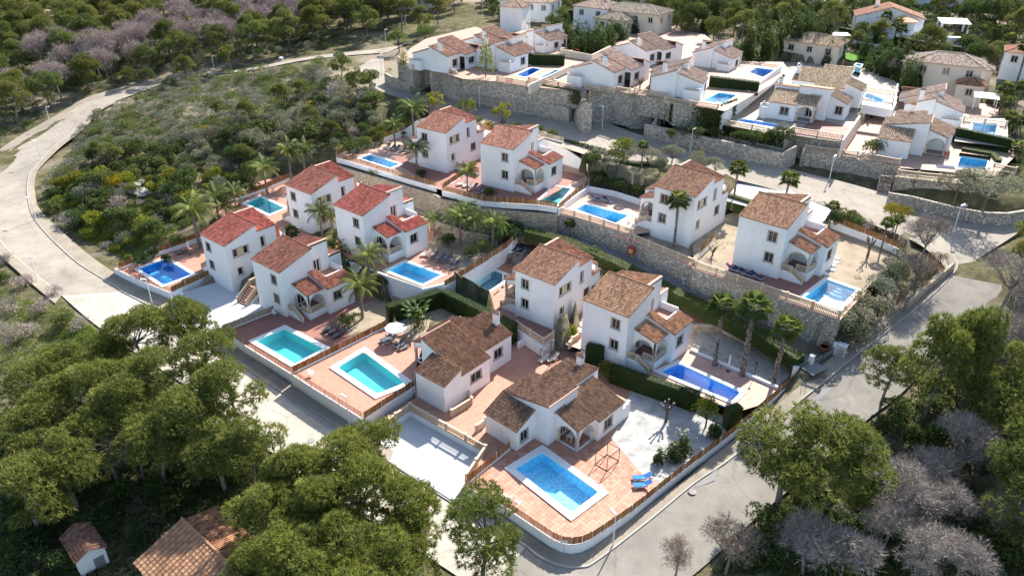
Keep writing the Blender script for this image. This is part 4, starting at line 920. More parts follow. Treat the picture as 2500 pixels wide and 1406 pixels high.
# upper villas
floor('villa_court', [(975, 152), (1008, 170), (1036, 164), (1130, 193), (1215, 200), (1290, 212), (1400, 171), (1447, 136), (1370, 116), (1300, 70), (1225, 84), (1160, 66), (1040, 95), (1000, 120)], 18.6, 'pale_pink_paving')
floor('villa_court', [(1292, 212), (1400, 222), (1432, 222), (1492, 221), (1537, 230), (1640, 243), (1700, 258), (1770, 272), (1822, 242), (1885, 206), (1922, 166), (1912, 152), (1800, 150), (1720, 85), (1640, 66), (1560, 72), (1500, 106), (1452, 140), (1402, 174)], 18.6, 'pale_pink_paving')
floor('villa_terrace', [(1757, 302), (1918, 336), (1935, 330), (2055, 347), (2096, 292), (2098, 264), (2182, 272), (2200, 205), (2110, 165), (1900, 150), (1810, 235)], 15.4, 'pale_paving')
floor('dark_terrace', [(1935, 328), (2055, 345), (2075, 310), (1990, 290)], 15.4, 'terracotta_dark', .006, False)
floor('villa_court', [(2045, 370), (2150, 392), (2200, 410), (2430, 430), (2480, 380), (2440, 260), (2300, 230), (2190, 270), (2120, 290)], 13.2, 'pale_pink_paving')
floor('villa_terrace', [(2200, 425), (2340, 442), (2430, 430), (2440, 395), (2330, 365), (2240, 390)], 12.5, 'pale_paving', .006)
floor('villa_terrace', [(2330, 345), (2460, 360), (2460, 290), (2340, 290)], 14.2, 'pale_paving', .02)

# ---- retaining walls, fences, balustrades
S_W = 'stone_wall'
fence('reed fence curving round the corner of the nearest villa', W([(1136, 1186, .15), (1233, 1237, .15), (1304, 1285, .15), (1348, 1314, .15), (1372, 1325, .15), (1395, 1329, .15), (1420, 1325, .15), (1445, 1314, .15), (1473, 1296, .15), (1541, 1250, .15), (1602, 1201, .2), (1670, 1147, .4), (1756, 1082, .8), (1807, 1042, 1.2), (1870, 990, 1.55), (1935, 930, 1.7)]), 2.6)
fence('short reed fence beside the sunken white parking court', W([(1138, 1181, .15), (1245, 1093, .15)]), .3)
fence('reed fence along the street beside the pale turquoise pool', W([(712, 913, .9), (760, 944, .9), (830, 988, .9), (886, 1023, .9)]), 2.6)
fence('reed fence across the low white wall beside the lower walkway', W([(888, 1023, .9), (1012, 942, .9)]), 1.6)
fence('reed fence dividing the two turquoise pool terraces', W([(714, 910, .9), (830, 853, .9), (945, 795, .9)]), 1.4)
fence('reed fence along the street below the pool with round steps', W([(543, 808, .4), (625, 860, .4), (712, 913, .5)]), 2.2)
fence('greyish reed fence between driveway and pool terrace', W([(545, 808, .4), (669, 760, .4)]), 1.5, mat='reed_pale')
fence('reed fence on the roadside of the far left pool', W([(279, 655, .1), (340, 684, .1), (417, 715, .1)]), 1.9)
fence('reed fence above the grey driveway beside the far left pool', W([(418, 714, .1), (520, 668, .1)]), 1.6)
fence('reed fence at the foot of the scrubby hill behind the far left pool', W([(290, 656, .3), (390, 615, .6), (490, 578, .9), (560, 530, 2.5), (590, 505, 3.4)]), 1.6)
fence('reed fence below the hill behind the turquoise pool', W([(560, 490, 4), (640, 463, 4.1), (712, 432, 4.3)]), 1.4)
fence('long reed fence climbing between sand garden and grey blue pool', W([(1085, 700, 3.7), (1180, 642, 3.7), (1240, 602, 3.7), (1250, 590, 4.4), (1262, 578, 4.4)]), 3.4)
fence('reed fence on the curved white wall above the stone retaining wall', W([(822, 385, 8.9), (880, 402, 8.9), (949, 423, 8.9), (1010, 441, 8.9), (1066, 457, 8.9)]), .9)
fence('reed fence above the lane beside the shadowed loungers', W([(1080, 466, 8.9), (1130, 478, 8.9), (1178, 491, 8.9), (1240, 496, 8.9), (1310, 500, 8.9), (1361, 507, 8.9)]), .9)
fence('reed fence rising between the two upper terraces', W([(1080, 462, 8.9), (1133, 426, 8.9)]), .9)
fence('reed fence beside the small turquoise pool', W([(1364, 510, 8.9), (1437, 450, 8.9)]), 1.2)
fence('short reed fence over the white wall between twin upper houses', W([(1093, 400, 9.1), (1121, 410, 9.1), (1170, 424, 9.1)]), 1.2)
fence('reed fence behind loungers on the hill edge', W([(822, 380, 9.2), (850, 366, 9.3), (930, 340, 9.6), (985, 318, 9.8)]), 1.3)
fence('reed fence beside the upper road below the tree yuccas', W([(1155, 312, 12.9), (1210, 322, 12.8)]), 4.2)
fence('pale reed screen on the tall white wall by the road', W([(1317, 333, 12.6), (1345, 340, 12.5), (1376, 348, 12.4)]), 4.2, mat='reed_pale')
fence('brown reed fence along the curved garden wall under the palms', W([(2025, 538, 9.0), (2060, 551, 9.0), (2110, 571, 8.9), (2160, 592, 8.8), (2195, 608, 8.8), (2212, 625, 8.7)]), 1.5)
fence('brown reed fence beside steps below the road side house', W([(1705, 622, 8.6), (1745, 580, 8.9)]), 1.4)

balustrade('balustrade around the sunken white parking court', W([(932, 1050, 0), (1001, 1000, 0), (1186, 1103, 0), (1139, 1172, 0)]), group=None)
wall('parking_wall', 'white wall below the balustrade of the parking court', W([(932, 1052, -.05), (1001, 1002, -.05), (1186, 1105, -.05), (1139, 1176, -.05)]), 1.4, .24)
balustrade('short balustrade corner beside the left bungalow walkway', W([(1103, 1016, 0), (1152, 986, 0), (1140, 958, 0)]))
balustrade('short balustrade at the wing of the nearest villa', W([(1163, 1054, 0), (1186, 1036, 0)]))
wall('house_base', 'white terrace wall under the balcony balustrade above the red court', W([(1258, 800, 1.6), (1327, 845, 1.6), (1352, 826, 1.6)]), 2.6, .3)
sheet('terrace_floor', W([(1258, 797), (1327, 843), (1353, 823), (1358, 790), (1270, 750)], 1.61), 'terracotta_dark')
balustrade('balcony balustrade above the white wall in the centre', W([(1262, 799, 1.62), (1327, 841, 1.62), (1351, 824, 1.62)]))
wall('court_wall', 'low white wall beside the red tiled court', W([(1265, 836, 1.0), (1291, 818, 1.0)]), 1.2, .22)
balustrade('curved balustrade at the steps beside the cube hedge', W([(1390, 850, 1.3), (1397, 838, 1.3), (1416, 826, 1.3)]))
# hedge wall and lane walls
wall('hedge_wall', 'low stone wall under the ivy hedge along the lane', W([(1690, 790, 2.9), (1765, 792, 2.9), (1850, 830, 2.9), (1905, 862, 2.8), (1940, 890, 2.6)]), 2, .35, 'stone_warm')
wall('retaining_wall', 'tall rubble stone wall carrying the balustrade above the lane', W([(1362, 520, 7.9), (1420, 535, 7.9), (1545, 575, 7.9), (1548, 590, 7.25), (1620, 620, 7.25), (1692, 650, 7.25), (1697, 655, 7.8), (1800, 690, 7.8), (1920, 733, 7.8), (2048, 778, 7.8), (2080, 742, 7.8), (2110, 712, 7.8)]), 5.2, .45, S_W, 'tile_edge')
balustrade('balustrade above the lane beside the striped loungers pool', W([(1364, 518, 8.0), (1440, 540, 8.0), (1545, 573, 8.0)]))
balustrade('balustrade along the lower yard above the red fire box', W([(1549, 588, 7.35), (1620, 617, 7.35), (1692, 647, 7.35)]))
balustrade('long balustrade on the stone wall beside the corner steps pool', W([(1698, 652, 7.9), (1800, 687, 7.9), (1920, 730, 7.9), (2048, 775, 7.9)]))
wall('retaining_wall', 'pale stone retaining wall below the curved white wall', W([(820, 403, 8.0), (950, 441, 8.0), (1066, 476, 8.0), (1080, 486, 8.0), (1178, 508, 8.0), (1240, 514, 7.9), (1362, 524, 7.9)]), 5.5, .5, 'stone_warm')
wall('garden_wall', 'warm stone garden wall behind the four feathery palms', W([(1018, 525, 5.4), (1080, 545, 5.3), (1140, 565, 5.2), (1215, 578, 5.0)]), 2, .35, 'stone_warm')
ribbon('back_path', W([(1000, 482, 4.5), (1080, 512, 4.5), (1160, 538, 4.6), (1225, 553, 4.6)]), W([(1000, 505, 4.5), (1070, 533, 4.5), (1150, 560, 4.6), (1215, 575, 4.6)]), 'asphalt_lane', .02)
wall('side_wall', 'tall white wall rising behind the terrace with hanging ivy', W([(1322, 333, 12.5), (1345, 345, 12.3), (1385, 365, 11.6), (1415, 385, 10.8), (1437, 402, 10.2)]), 5, .3)
wall('side_wall', 'sloping white wall left of the twin upper houses', W([(985, 318, 9.8), (1005, 305, 11.4), (1018, 294, 12.4), (1040, 288, 12.8)]), 4, .25)
wall('pool_wall', 'white wall along the hedge behind the striped loungers', W([(1372, 500, 9.0), (1438, 455, 9.0), (1500, 466, 9.0), (1563, 486, 9.0)]), 1.2, .25)
wall('curved_wall', 'low curved white wall beneath the shrubs near the round green tree', W([(1535, 437, 9.6), (1550, 432, 9.6), (1580, 440, 9.6), (1605, 448, 9.6)]), 1.2, .25)
wall('terrace_front', 'white wall under the green edged pool', W([(838, 632, 3.75), (944, 672, 3.75), (1033, 704, 3.75), (1092, 690, 3.75)]), 3.8, .3)
fence('low brown and white reed strip along the green edged pool', W([(946, 674, 3.75), (1032, 703, 3.75)]), .2, .4, mat='reed_pale', posts=None, wall_on=False)
wall('kerb_wall', 'low white kerb between pool terrace and cobbled parking', W([(1686, 851, 1.75), (1900, 943, 1.75)]), .6, .3)
# upper road walls
wall('retaining_wall', 'stone wall along the upper road behind the tree yuccas', W([(1126, 212, 15.7), (1175, 223, 15.7), (1250, 238, 15.7), (1320, 250, 15.6), (1388, 263, 15.5), (1400, 254, 15.6), (1412, 240, 16)]), 3.4, .5, S_W)
wall('retaining_wall', 'curved stone wall round the planted corner of the leftmost upper villa', W([(940, 178, 15.2), (965, 192, 15.2), (1000, 202, 15.2), (1050, 182, 16.4)]), 2.6, .45, S_W)
wall('retaining_wall', 'stone terrace wall below the leftmost upper villa', W([(972, 150, 18.5), (1008, 172, 18.5), (1035, 163, 18.5), (1100, 172, 18.5)]), 3.6, .45, S_W)
wall('garage_wall', 'stone garage wall below the railings beside the grey car', W([(1052, 190, 17.2), (1080, 172, 18.4), (1112, 184, 18.4), (1140, 210, 16.2)]), 6, .45, S_W)
wall('retaining_wall', 'stone terrace wall under the white railing with climbing plants', W([(1130, 186, 18.5), (1214, 198, 18.5), (1286, 211, 18.5), (1400, 222, 18.5), (1432, 222, 18.5)]), 3.4, .45, S_W)
wall('garage_wall', 'tall stone garage wall between two outdoor stairs', W([(1416, 255, 15.6), (1440, 238, 17.3), (1492, 222, 18.5), (1537, 230, 18.5), (1592, 270, 15.2)]), 6.2, .5, S_W)
wall('retaining_wall', 'stone wall beneath the railing right of the garage stair', W([(1548, 228, 18.5), (1630, 241, 18.5), (1650, 255, 18.2), (1752, 268, 18.2)]), 4, .45, S_W)
wall('retaining_wall', 'long stone wall along the road under the ivy garden', W([(1575, 303, 14.6), (1640, 316, 14.4), (1760, 342, 14.0), (1850, 362, 13.7), (1912, 374, 13.5), (1945, 355, 14.2)]), 3.4, .5, S_W)
wall('terrace_wall', 'stone terrace wall below the house with dark porch roof', W([(1757, 305, 15.2), (1918, 338, 15.2), (1940, 325, 15.2), (2055, 345, 15.2)]), 4.6, .45, S_W)
wall('side_wall', 'pink plastered wall beside the driveway', W([(2058, 342, 16.2), (2100, 283, 16.2)]), 3.2, .3, 'pink_stucco')
wall('garage_wall', 'stone garage wall with stairs on both sides below the driveway', W([(1958, 378, 12.6), (1966, 368, 13.2), (2090, 385, 13.2), (2155, 428, 11.0)]), 4, .45, S_W)
wall('retaining_wall', 'stone wall below the railing beside the driveway bush', W([(2102, 388, 13.1), (2195, 405, 13.1), (2210, 410, 13.1)]), 3.4, .45, S_W)
wall('retaining_wall', 'curved stone wall round the right hand street corner', W([(2170, 470, 11.6), (2226, 479, 11.5), (2290, 495, 11.2), (2343, 508, 11), (2412, 519, 10.8), (2460, 520, 10.8), (2510, 512, 10.8)]), 3, .5, S_W)
wall('retaining_wall', 'stone wall under the white railing behind the street corner tree', W([(2186, 430, 12.4), (2240, 436, 12.4), (2345, 447, 12.4), (2440, 452, 12.4)]), 2.6, .45, S_W)
wall('bank_wall', 'stone wall along the pavement below the dry bank', W([(2212, 742, 6.9), (2270, 690, 7.9), (2330, 640, 8.9)]), 2, .4, 'stone_warm')
for lab, pts in [('railing of the leftmost upper villa', [(972, 149, 18.6), (1008, 171, 18.6), (1035, 162, 18.6), (1098, 170, 18.6)]),
                 ('railing on the garage roof beside the grey car', [(1053, 189, 17.3), (1080, 171, 18.5), (1112, 183, 18.5), (1138, 208, 16.4)]),
                 ('pale railing above the planted bed and young trees', [(1214, 197, 18.6), (1286, 210, 18.6)]),
                 ('pale railing behind the ivy curtain of the upper wall', [(1290, 200, 18.6), (1400, 219, 18.6)]),
                 ('railing above the rounded stone bastion', [(1428, 217, 18.6), (1500, 227, 18.6)]),
                 ('railing crowning the garage wall and descending right stair', [(1418, 252, 15.8), (1440, 236, 17.5), (1492, 221, 18.6), (1537, 229, 18.6), (1592, 269, 15.4)]),
                 ('railing in front of the villa with round vent shrub', [(1549, 227, 18.6), (1630, 240, 18.6)]),
                 ('pale railing above the ivy wall beside curved pool steps', [(1622, 250, 18.3), (1752, 268, 18.3)]),
                 ('pale railing in front of the long blue pool', [(1760, 303, 15.5), (1835, 318, 15.5), (1915, 335, 15.5), (1938, 318, 15.5)]),
                 ('railing of the dark terrace beside the porch', [(1938, 324, 15.5), (1995, 333, 15.5), (2055, 343, 15.5)]),
                 ('railing at the top of the driveway garage', [(1960, 376, 12.9), (1966, 367, 13.3), (2045, 378, 13.3), (2092, 384, 13.3), (2153, 426, 11.2)]),
                 ('railing beside the leafy driveway bush', [(2104, 386, 13.3), (2195, 402, 13.3)]),
                 ('white railing on the street corner stone wall', [(2192, 428, 12.6), (2240, 434, 12.6), (2345, 445, 12.6), (2425, 452, 12.6)]),
                 ('cream railing behind the right hand blue pool', [(2352, 297, 14.3), (2455, 310, 14.3)]),
                 ('cream railing right of the palm shadowed pool', [(2425, 413, 12.7), (2478, 423, 12.7)]),
                 ('cream railing behind the blue pool of the upper middle villa', [(1805, 160, 18.1), (1905, 170, 18.1)]),
                 ('cream railing behind the covered pool', [(2112, 225, 16.5), (2190, 235, 16.5)]),
                 ('railing on the stair of the road side bungalow', [(2450, 352, 13.5), (2510, 362, 13.5)])]:
    balustrade(lab, W(pts), step=.22, postgap=4)
wall('boundary_wall', 'cream wall between two upper pools', W([(1292, 207, 20.0), (1400, 157, 20.0)]), 1.8, .25, 'cream_stucco')
wall('boundary_wall', 'cream wall behind the hedge with a red life ring', W([(1368, 120, 20.2), (1445, 134, 20.0), (1490, 112, 20.0)]), 1.8, .25, 'cream_stucco')
wall('boundary_wall', 'long stepped white wall between the upper villas', W([(1762, 280, 17.6), (1800, 245, 18.2), (1850, 205, 19), (1908, 160, 20)]), 3, .3)
wall('boundary_wall', 'white garden wall below the white villa and tall palms', W([(2040, 80, 19), (2100, 103, 18.6), (2180, 115, 18.4), (2330, 145, 17.6)]), 1.6, .3)
wall('boundary_wall', 'low white wall in front of the covered pool', W([(2105, 255, 17.4), (2178, 268, 17.2), (2188, 250, 17.2)]), 1.6, .25)
wall('boundary_wall', 'white wall right of the covered pool', W([(2182, 262, 17.0), (2192, 205, 17.8)]), 1.6, .25)
# ---- houses
HS = dict(G=(8.72, 80.97, 1.4, -40.0), J=(30.13, 92.28, 7.95, -40.8), C=(-36.9, 94.37, .05, -39.7), D=(-27.24, 105.55, 3.65, -39.5), K=(-5.52, 120.14, 8.75, -33.5),
          F=(5.55, 84.8, 1.3, -38.9), L=(-11.5, 125.14, 8.7, -34.8), B=(-41.96, 98.31, 0.0, -39.8), A=(-31.6, 109.75, 3.57, -39.2), I=(25.76, 98.35, 8.03, -40.3))
def at(k): x, y, z, a = HS[k]; return (x, y, z), rad(a)
LBL = dict(G='white two-storey villa with orange tiles above the long deep blue pool', J='white two-storey villa with orange tiles beside the round yellow bush', C='white two-storey villa with red tiles above the pool with round steps',
           D='white two-storey villa with bright red tiles above the green edged pool', K='white two-storey villa with pinkish tiles next to the tall white ivy wall', F='white two-storey villa with orange tiles beside the tall clipped hedge',
           L='white two-storey villa with pinkish tiles behind the long narrow pool', B='white two-storey villa with red tiles beside the far left deep blue pool', A='white two-storey villa with red tiles beside the hillside turquoise pool', I='white two-storey villa with orange tiles behind the single tall palm above the lane')
TINT = dict(G=TO, J=(1.12, 1.05, .95), F=(1.08, .98, .92), I=(1.0, .92, .86), C=(.98, .72, .74), D=(1.22, .66, .74), A=(1.08, .72, .76), B=(1.2, .68, .74), K=(1.25, 1.0, 1.02), L=(1.2, .95, .98))
protos = {}
for k in 'CDGJKBAFLI':
    mir = k in 'BAFLI'; loc, rz = at(k)
    if mir not in protos:
        protos[mir] = villa(LBL[k], loc, rz, mir, TINT[k]); h = protos[mir]
    else: h = dup(protos[mir], loc, rz, LBL[k])
    for c in h.children:
        if 'roof' in c.name:
            c.color = (*TINT[k], 1)
            for g in c.children: g.color = (*TINT[k], 1)
BR = (.72, .62, .56)
bungalow('nearest white bungalow with brown tiles beside the dappled blue pool', (3.97, 63.69, 0), rad(-42.6), False, (.66, .66, .64), DIM_LOW)
bungalow('white bungalow with brown tiles and parasol terrace left of the red court', (-10.92, 75.95, .75), rad(-40.1), True, (.64, .58, .54), DIM_STEEP, back=10.4, base=-1.4)
PK = (1.4, 1.65, 1.9); PG = (1.2, 1.45, 1.65)
UP = [('white villa with two chimneys between the blue upper pools and the garage stair', 19.93, 155.24, 18.7, 145.7, False, 1.07, PK), ('white villa with balcony box beside the pool with curved steps', 34.82, 148.01, 18.6, 157.6, True, 1.06, PG),
      ('leftmost white villa of the upper row above the grey car', -13.34, 168.81, 18.7, 148.9, False, 1.03, (1.25, 1.3, 1.4)), ('white villa behind the tall poplar of the upper row', 2.74, 169.44, 18.7, 145.2, True, 1.08, (1.2, 1.3, 1.4)),
      ('white villa behind the hedge with the life ring wall', 11.8, 187.67, 18.4, 135.9, True, .98, PG), ('white villa at the back left of the upper row near the square tower', -4.37, 180.11, 18.8, 148.6, False, 1.06, (1.15, 1.25, 1.35)),
      ('white villa at the back of the upper middle court with greyish tiles', 30.93, 174.42, 18.8, 135.3, False, 1.0, PG), ('white villa left of the pool behind the dark clipped hedge', 48.36, 170.8, 18.2, 145.7, True, .98, (1.3, 1.6, 1.85)),
      ('white villa with dark shaded porch roof behind the long blue pool', 57.11, 135.43, 15.6, 59.0, True, 1.06, (1.2, 1.45, 1.45)), ('white villa with broad tan roof in front of the cypress row', 66.1, 148.06, 16.6, 59.3, False, 1.06, (1.15, 1.4, 1.35)),
      ('white villa with arched porch and outdoor stair beside the palm shadowed pool', 69.45, 122.41, 13.4, 330.2, False, 1.06, (1.2, 1.4, 1.45)), ('white villa behind the arched porch house near the hip roofed house', 82.59, 144.17, 14.5, 151.5, True, 1.08, PK)]
up_proto = {}
for lab, x, y, z, yaw, mir, sc, tint in UP:
    st = yaw not in (330.2, 59.0); key = (mir, st)
    if key not in up_proto: up_proto[key] = h = bungalow(lab, (x, y, z), rad(yaw), mir, tint, DIM_STEEP if st else DIM_LOW, base=-.12, back=9.4, scale=sc)
    else: h = dup(up_proto[key], (x, y, z), rad(yaw), lab, scale=sc)
    for c in h.children:
        if 'roof' in c.name:
            c.color = (*tint, 1)
            for g in c.children: g.color = (*tint, 1)

# ---- real floor tiles on the nearest terrace: the nearest 300 one by one, the rest joined
court = next(o for o in C.objects if o.name == 'court_paving')
def lay_tiles(owner, px, z, size, ang, avoid, limit=300):
    poly = [(p.x, p.y) for p in W(px, z)]; ca, sa = math.cos(ang), math.sin(ang); xs = [p[0]*ca+p[1]*sa for p in poly]; ys = [-p[0]*sa+p[1]*ca for p in poly]; out = []
    i0, i1, j0, j1 = int(min(xs)/size)-1, int(max(xs)/size)+1, int(min(ys)/size)-1, int(max(ys)/size)+1; g = .008
    for i in range(i0, i1):
        for j in range(j0, j1):
            c = [(i*size+g, j*size+g), ((i+1)*size-g, j*size+g), ((i+1)*size-g, (j+1)*size-g), (i*size+g, (j+1)*size-g)]; c = [(a*ca-b*sa, a*sa+b*ca) for a, b in c]
            if all(pin(q, poly) for q in c) and not any(pin(q, av) for av in avoid for q in c): out.append(c)
    out.sort(key=lambda c: c[0][0]**2+c[0][1]**2); ms = []
    for k in range(8):
        m = MB(); t = RND.random(); h = size/2-g; m.hexa([(-h, -h, 0), (h, -h, 0), (h, h, 0), (-h, h, 0)], [(-h, -h, .014), (h, -h, .014), (h, h, .014), (-h, h, .014)], t); ms.append(m.mesh('paving_tile', MAT['floor_tile']))
    for c in out[:limit]:
        x = sum(q[0] for q in c)/4; y = sum(q[1] for q in c)/4; link('paving_tile', ms[RND.randrange(8)], owner, (x, y, z+RND.uniform(.003, .006)), ang)
    m = MB()
    for c in out[limit:]: m.hexa([(q[0], q[1], z+.002) for q in c], [(q[0], q[1], z+.016+RND.uniform(0, .002)) for q in c], RND.random())
    if m.v: o = m.build('paving_tiles', MAT['floor_tile'], owner); o['kind'] = 'stuff'
_rl = lambda a, b: (3.97+a*math.cos(rad(-42.6))-b*math.sin(rad(-42.6)), 63.69+a*math.sin(rad(-42.6))+b*math.cos(rad(-42.6)))
_house = [_rl(*q) for q in ((-6.7, -2.95), (-1.9, -2.95), (-1.9, -.02), (.02, -.02), (.02, 4.38), (3.6, 4.38), (3.6, 9.1), (-6.7, 9.1))]
_pool = [(q.x, q.y) for q in min(POOLS, key=lambda P_: P_['c'][1])['hole']]
lay_tiles(court, [(1142, 1180), (1233, 1234), (1304, 1281), (1348, 1309), (1389, 1324), (1426, 1319), (1473, 1290), (1541, 1244), (1602, 1196), (1614, 1185), (1561, 1148), (1492, 1067), (1400, 1030), (1250, 1094)], 0, .45, rad(-42.6), [_house, _pool])
# ================================================================ VEGETATION
terrain()
rg = np.random.RandomState(5)
def np_mesh(name, V, F, T, mat):
    V = np.asarray(V, np.float32); F = np.asarray(F, np.int32); n, k = F.shape
    me = bpy.data.meshes.new(name); me.vertices.add(len(V)); me.vertices.foreach_set('co', V.ravel())
    me.loops.add(n*k); me.loops.foreach_set('vertex_index', F.ravel()); me.polygons.add(n)
    me.polygons.foreach_set('loop_start', np.arange(0, n*k, k, dtype=np.int32))
    me.update(calc_edges=True); a = me.attributes.new('tint', 'FLOAT', 'FACE'); a.data.foreach_set('value', np.asarray(T, np.float32)); me.materials.append(MAT[mat]); return me
def unit(a): return a/np.maximum(np.linalg.norm(a, axis=-1, keepdims=True), 1e-6)
def blades(pos, axis, k, ln, wd, spread=.8, tint=None, tv=.25, shape='tri'):
    """k leaf blades at every point, leaning round its axis"""
    n = len(pos); P = np.repeat(pos, k, 0); A = np.repeat(axis, k, 0); D = unit(A+rg.normal(0, spread, (n*k, 3))); S = unit(np.cross(D, rg.normal(0, 1, (n*k, 3))))
    L = ln*rg.uniform(.6, 1.25, (n*k, 1)); Wd = wd*rg.uniform(.7, 1.2, (n*k, 1)); T = np.repeat(tint if tint is not None else rg.uniform(0, 1, n), k)+rg.normal(0, tv, n*k)
    if shape == 'tri':
        V = np.stack([P-S*Wd*.5, P+S*Wd*.5, P+D*L], 1).reshape(-1, 3); F = np.arange(len(V)).reshape(-1, 3)
    else:
        V = np.stack([P, P+D*L*.5+S*Wd*.5, P+D*L, P+D*L*.5-S*Wd*.5], 1).reshape(-1, 3); F = np.arange(len(V)).reshape(-1, 4)
    return V, F, np.clip(T, 0, 1)
def lobe_points(lobes, per, zmin=-.35, shell=(.72, 1.05)):
    pos, ax, tn = [], [], []
    for c, r, fl in lobes:
        k = int(per*(r**2)); d = unit(rg.normal(0, 1, (k*2, 3))); d = d[d[:, 2] > zmin][:k]
        pos.append(np.array(c)+d*np.array([r, r, r*fl])*rg.uniform(*shell, (len(d), 1))); ax.append(unit(d+np.array([0, 0, .35]))); tn.append(np.clip(rg.normal(.5+rg.normal(0, .12), .16, len(d)), 0, 1))
    return np.concatenate(pos), np.concatenate(ax), np.concatenate(tn)
def limbs(mb, base, tips, r0, r1=.04, n=5, bend=.5):
    for tp in tips:
        b = Vector(base); t = Vector(tp); m = b.lerp(t, .5)+Vector((rg.normal(0, bend), rg.normal(0, bend), rg.normal(-.2, bend*.5)))
        mb.tube([b, b.lerp(m, .6), m.lerp(t, .4), t], [r0, r0*.75, r0*.45, r1], n, float(rg.rand()), cap=False)
VAR = {}
def variant(kind, i, make):
    VAR.setdefault(kind, []).append(make(i))
def pine(i, R=4.3, H=10.5, lean=.0, dense=1.0):
    n = 15+i % 4; lobes = []; base_h = H*.52
    for k in range(n):
        a = rg.uniform(0, 6.28); q = math.sqrt(rg.rand())*.9; r = R*rg.choice([.2, .27, .34, .42])*rg.uniform(.9, 1.1)
        z = base_h+(H-base_h-r*.5)*(1-q*q)*rg.uniform(.75, 1.0)+rg.uniform(-.6, .3); lobes.append(((R*q*math.cos(a), R*q*math.sin(a), z), r, .66))
    for k in range(5): a = rg.uniform(0, 6.28); lobes.append(((R*.5*math.cos(a), R*.5*math.sin(a), base_h-rg.uniform(.2, 1.4)), R*.24, .55))
    p, ax, t = lobe_points(lobes, 72*dense, -.5); V, F, T = blades(p, ax, 7, .46, .085, .85, t, .16)
    cr = np_mesh('crown', V, F, T, 'pine_needles'); mb = MB(); ln = Vector((rg.normal(0, .5+lean), rg.normal(0, .5+lean), 0))
    top = Vector((ln.x, ln.y, base_h+1)); mb.tube([(0, 0, -.6), (ln.x*.2, ln.y*.2, H*.2), (ln.x*.7, ln.y*.7, H*.4), top], [.27, .22, .17, .11], 7, .5, cap=False)
    limbs(mb, top*.86, [l[0] for l in lobes[:12]], .10, .03, 4)
    limbs(mb, top*.6, [(rg.uniform(-2, 2), rg.uniform(-2, 2), base_h-rg.uniform(0, 2)) for _ in range(4)], .05, .015, 3)
    return cr, mb.mesh('trunk', MAT['bark_grey' if i % 2 else 'bark'])
def bare(i, R=3.4, H=8.0):
    n = 15; lobes = []; bh = H*.45
    for k in range(n):
        a = rg.uniform(0, 6.28); q = math.sqrt(rg.rand())*.75; r = R*rg.uniform(.3, .45); lobes.append(((R*q*math.cos(a), R*q*math.sin(a), bh+(H-bh-r*.6)*(1-q*q)*rg.uniform(.7, 1)), r, .85))
    p, ax, t = lobe_points(lobes, 40, -.7, (.3, 1.08)); V, F, T = blades(p, ax, 5, .75, .034, .6, t, .25)
    mb = MB(); top = Vector((rg.normal(0, .4), rg.normal(0, .4), bh)); mb.tube([(0, 0, -.5), top*.5, top], [.2, .15, .1], 6, .5, cap=False)
    limbs(mb, top*.8, [l[0] for l in lobes], .07, .02, 4); limbs(mb, top, [tuple(np.array(l[0])+rg.normal(0, .9, 3)) for l in lobes+lobes], .04, .012, 3)
    for l in lobes: limbs(mb, l[0], [tuple(np.array(l[0])+unit(rg.normal(0, 1, 3)+[0, 0, .4])*l[1]*1.1) for _ in range(5)], .025, .006, 3, .15)
    return np_mesh('crown', V, F, T, 'twig'), mb.mesh('trunk', MAT['bark_grey'])
def shrub(i, R=1.0, mat='leaf_mid', ln=.17, wd=.085, per=230, fl=.85, k=3, n=9):
    lobes = [((R*.6*rg.normal(0, .6), R*.6*rg.normal(0, .6), R*rg.uniform(.35, .95)), R*rg.uniform(.45, .65), fl) for _ in range(n)]
    p, ax, t = lobe_points(lobes, per, -.3); V, F, T = blades(p, ax, k, ln, wd, .8, t, .2, 'quad')
    mb = MB(); limbs(mb, (0, 0, -.2), [l[0] for l in lobes], .05, .015, 4, .15)
    return np_mesh('crown', V, F, T, mat), mb.mesh('trunk', MAT['bark'])
def tree(i, R=2.0, H=5.0, mat='leaf_mid', ln=.22, wd=.1, per=110, fl=.8, lobes_n=14, hb=.4, k=3, trunk=.12, shape='round'):
    lobes = []; bh = H*hb
    for q_ in range(lobes_n):
        if shape == 'column':
            f = (q_+.5)/lobes_n; rr = R*(.95-.55*abs(f-.35)*1.3) if mat != 'cyp' else R; lobes.append(((rg.normal(0, R*.22), rg.normal(0, R*.22), bh+(H-bh)*f), max(.25, R*(1.02-f**1.6)*.85), 1.25))
        else:
            a = rg.uniform(0, 6.28); q = math.sqrt(rg.rand())*.75; r = R*rg.uniform(.3, .45); lobes.append(((R*q*math.cos(a), R*q*math.sin(a), bh+(H-bh-r*.7)*(1-q*q)*rg.uniform(.55, 1)), r, fl))
    p, ax, t = lobe_points(lobes, per, -.6); V, F, T = blades(p, ax, k, ln, wd, .8, t, .2, 'quad')
    mb = MB(); mb.tube([(0, 0, -.4), (rg.normal(0, .1), rg.normal(0, .1), bh*.6), (0, 0, bh+.3)], [trunk*1.2, trunk, trunk*.7], 6, .5, cap=False); limbs(mb, (0, 0, bh*.8), [l[0] for l in lobes[:9]], trunk*.5, .02, 4, .25)
    return np_mesh('crown', V, F, T, mat), mb.mesh('trunk', MAT['bark'])
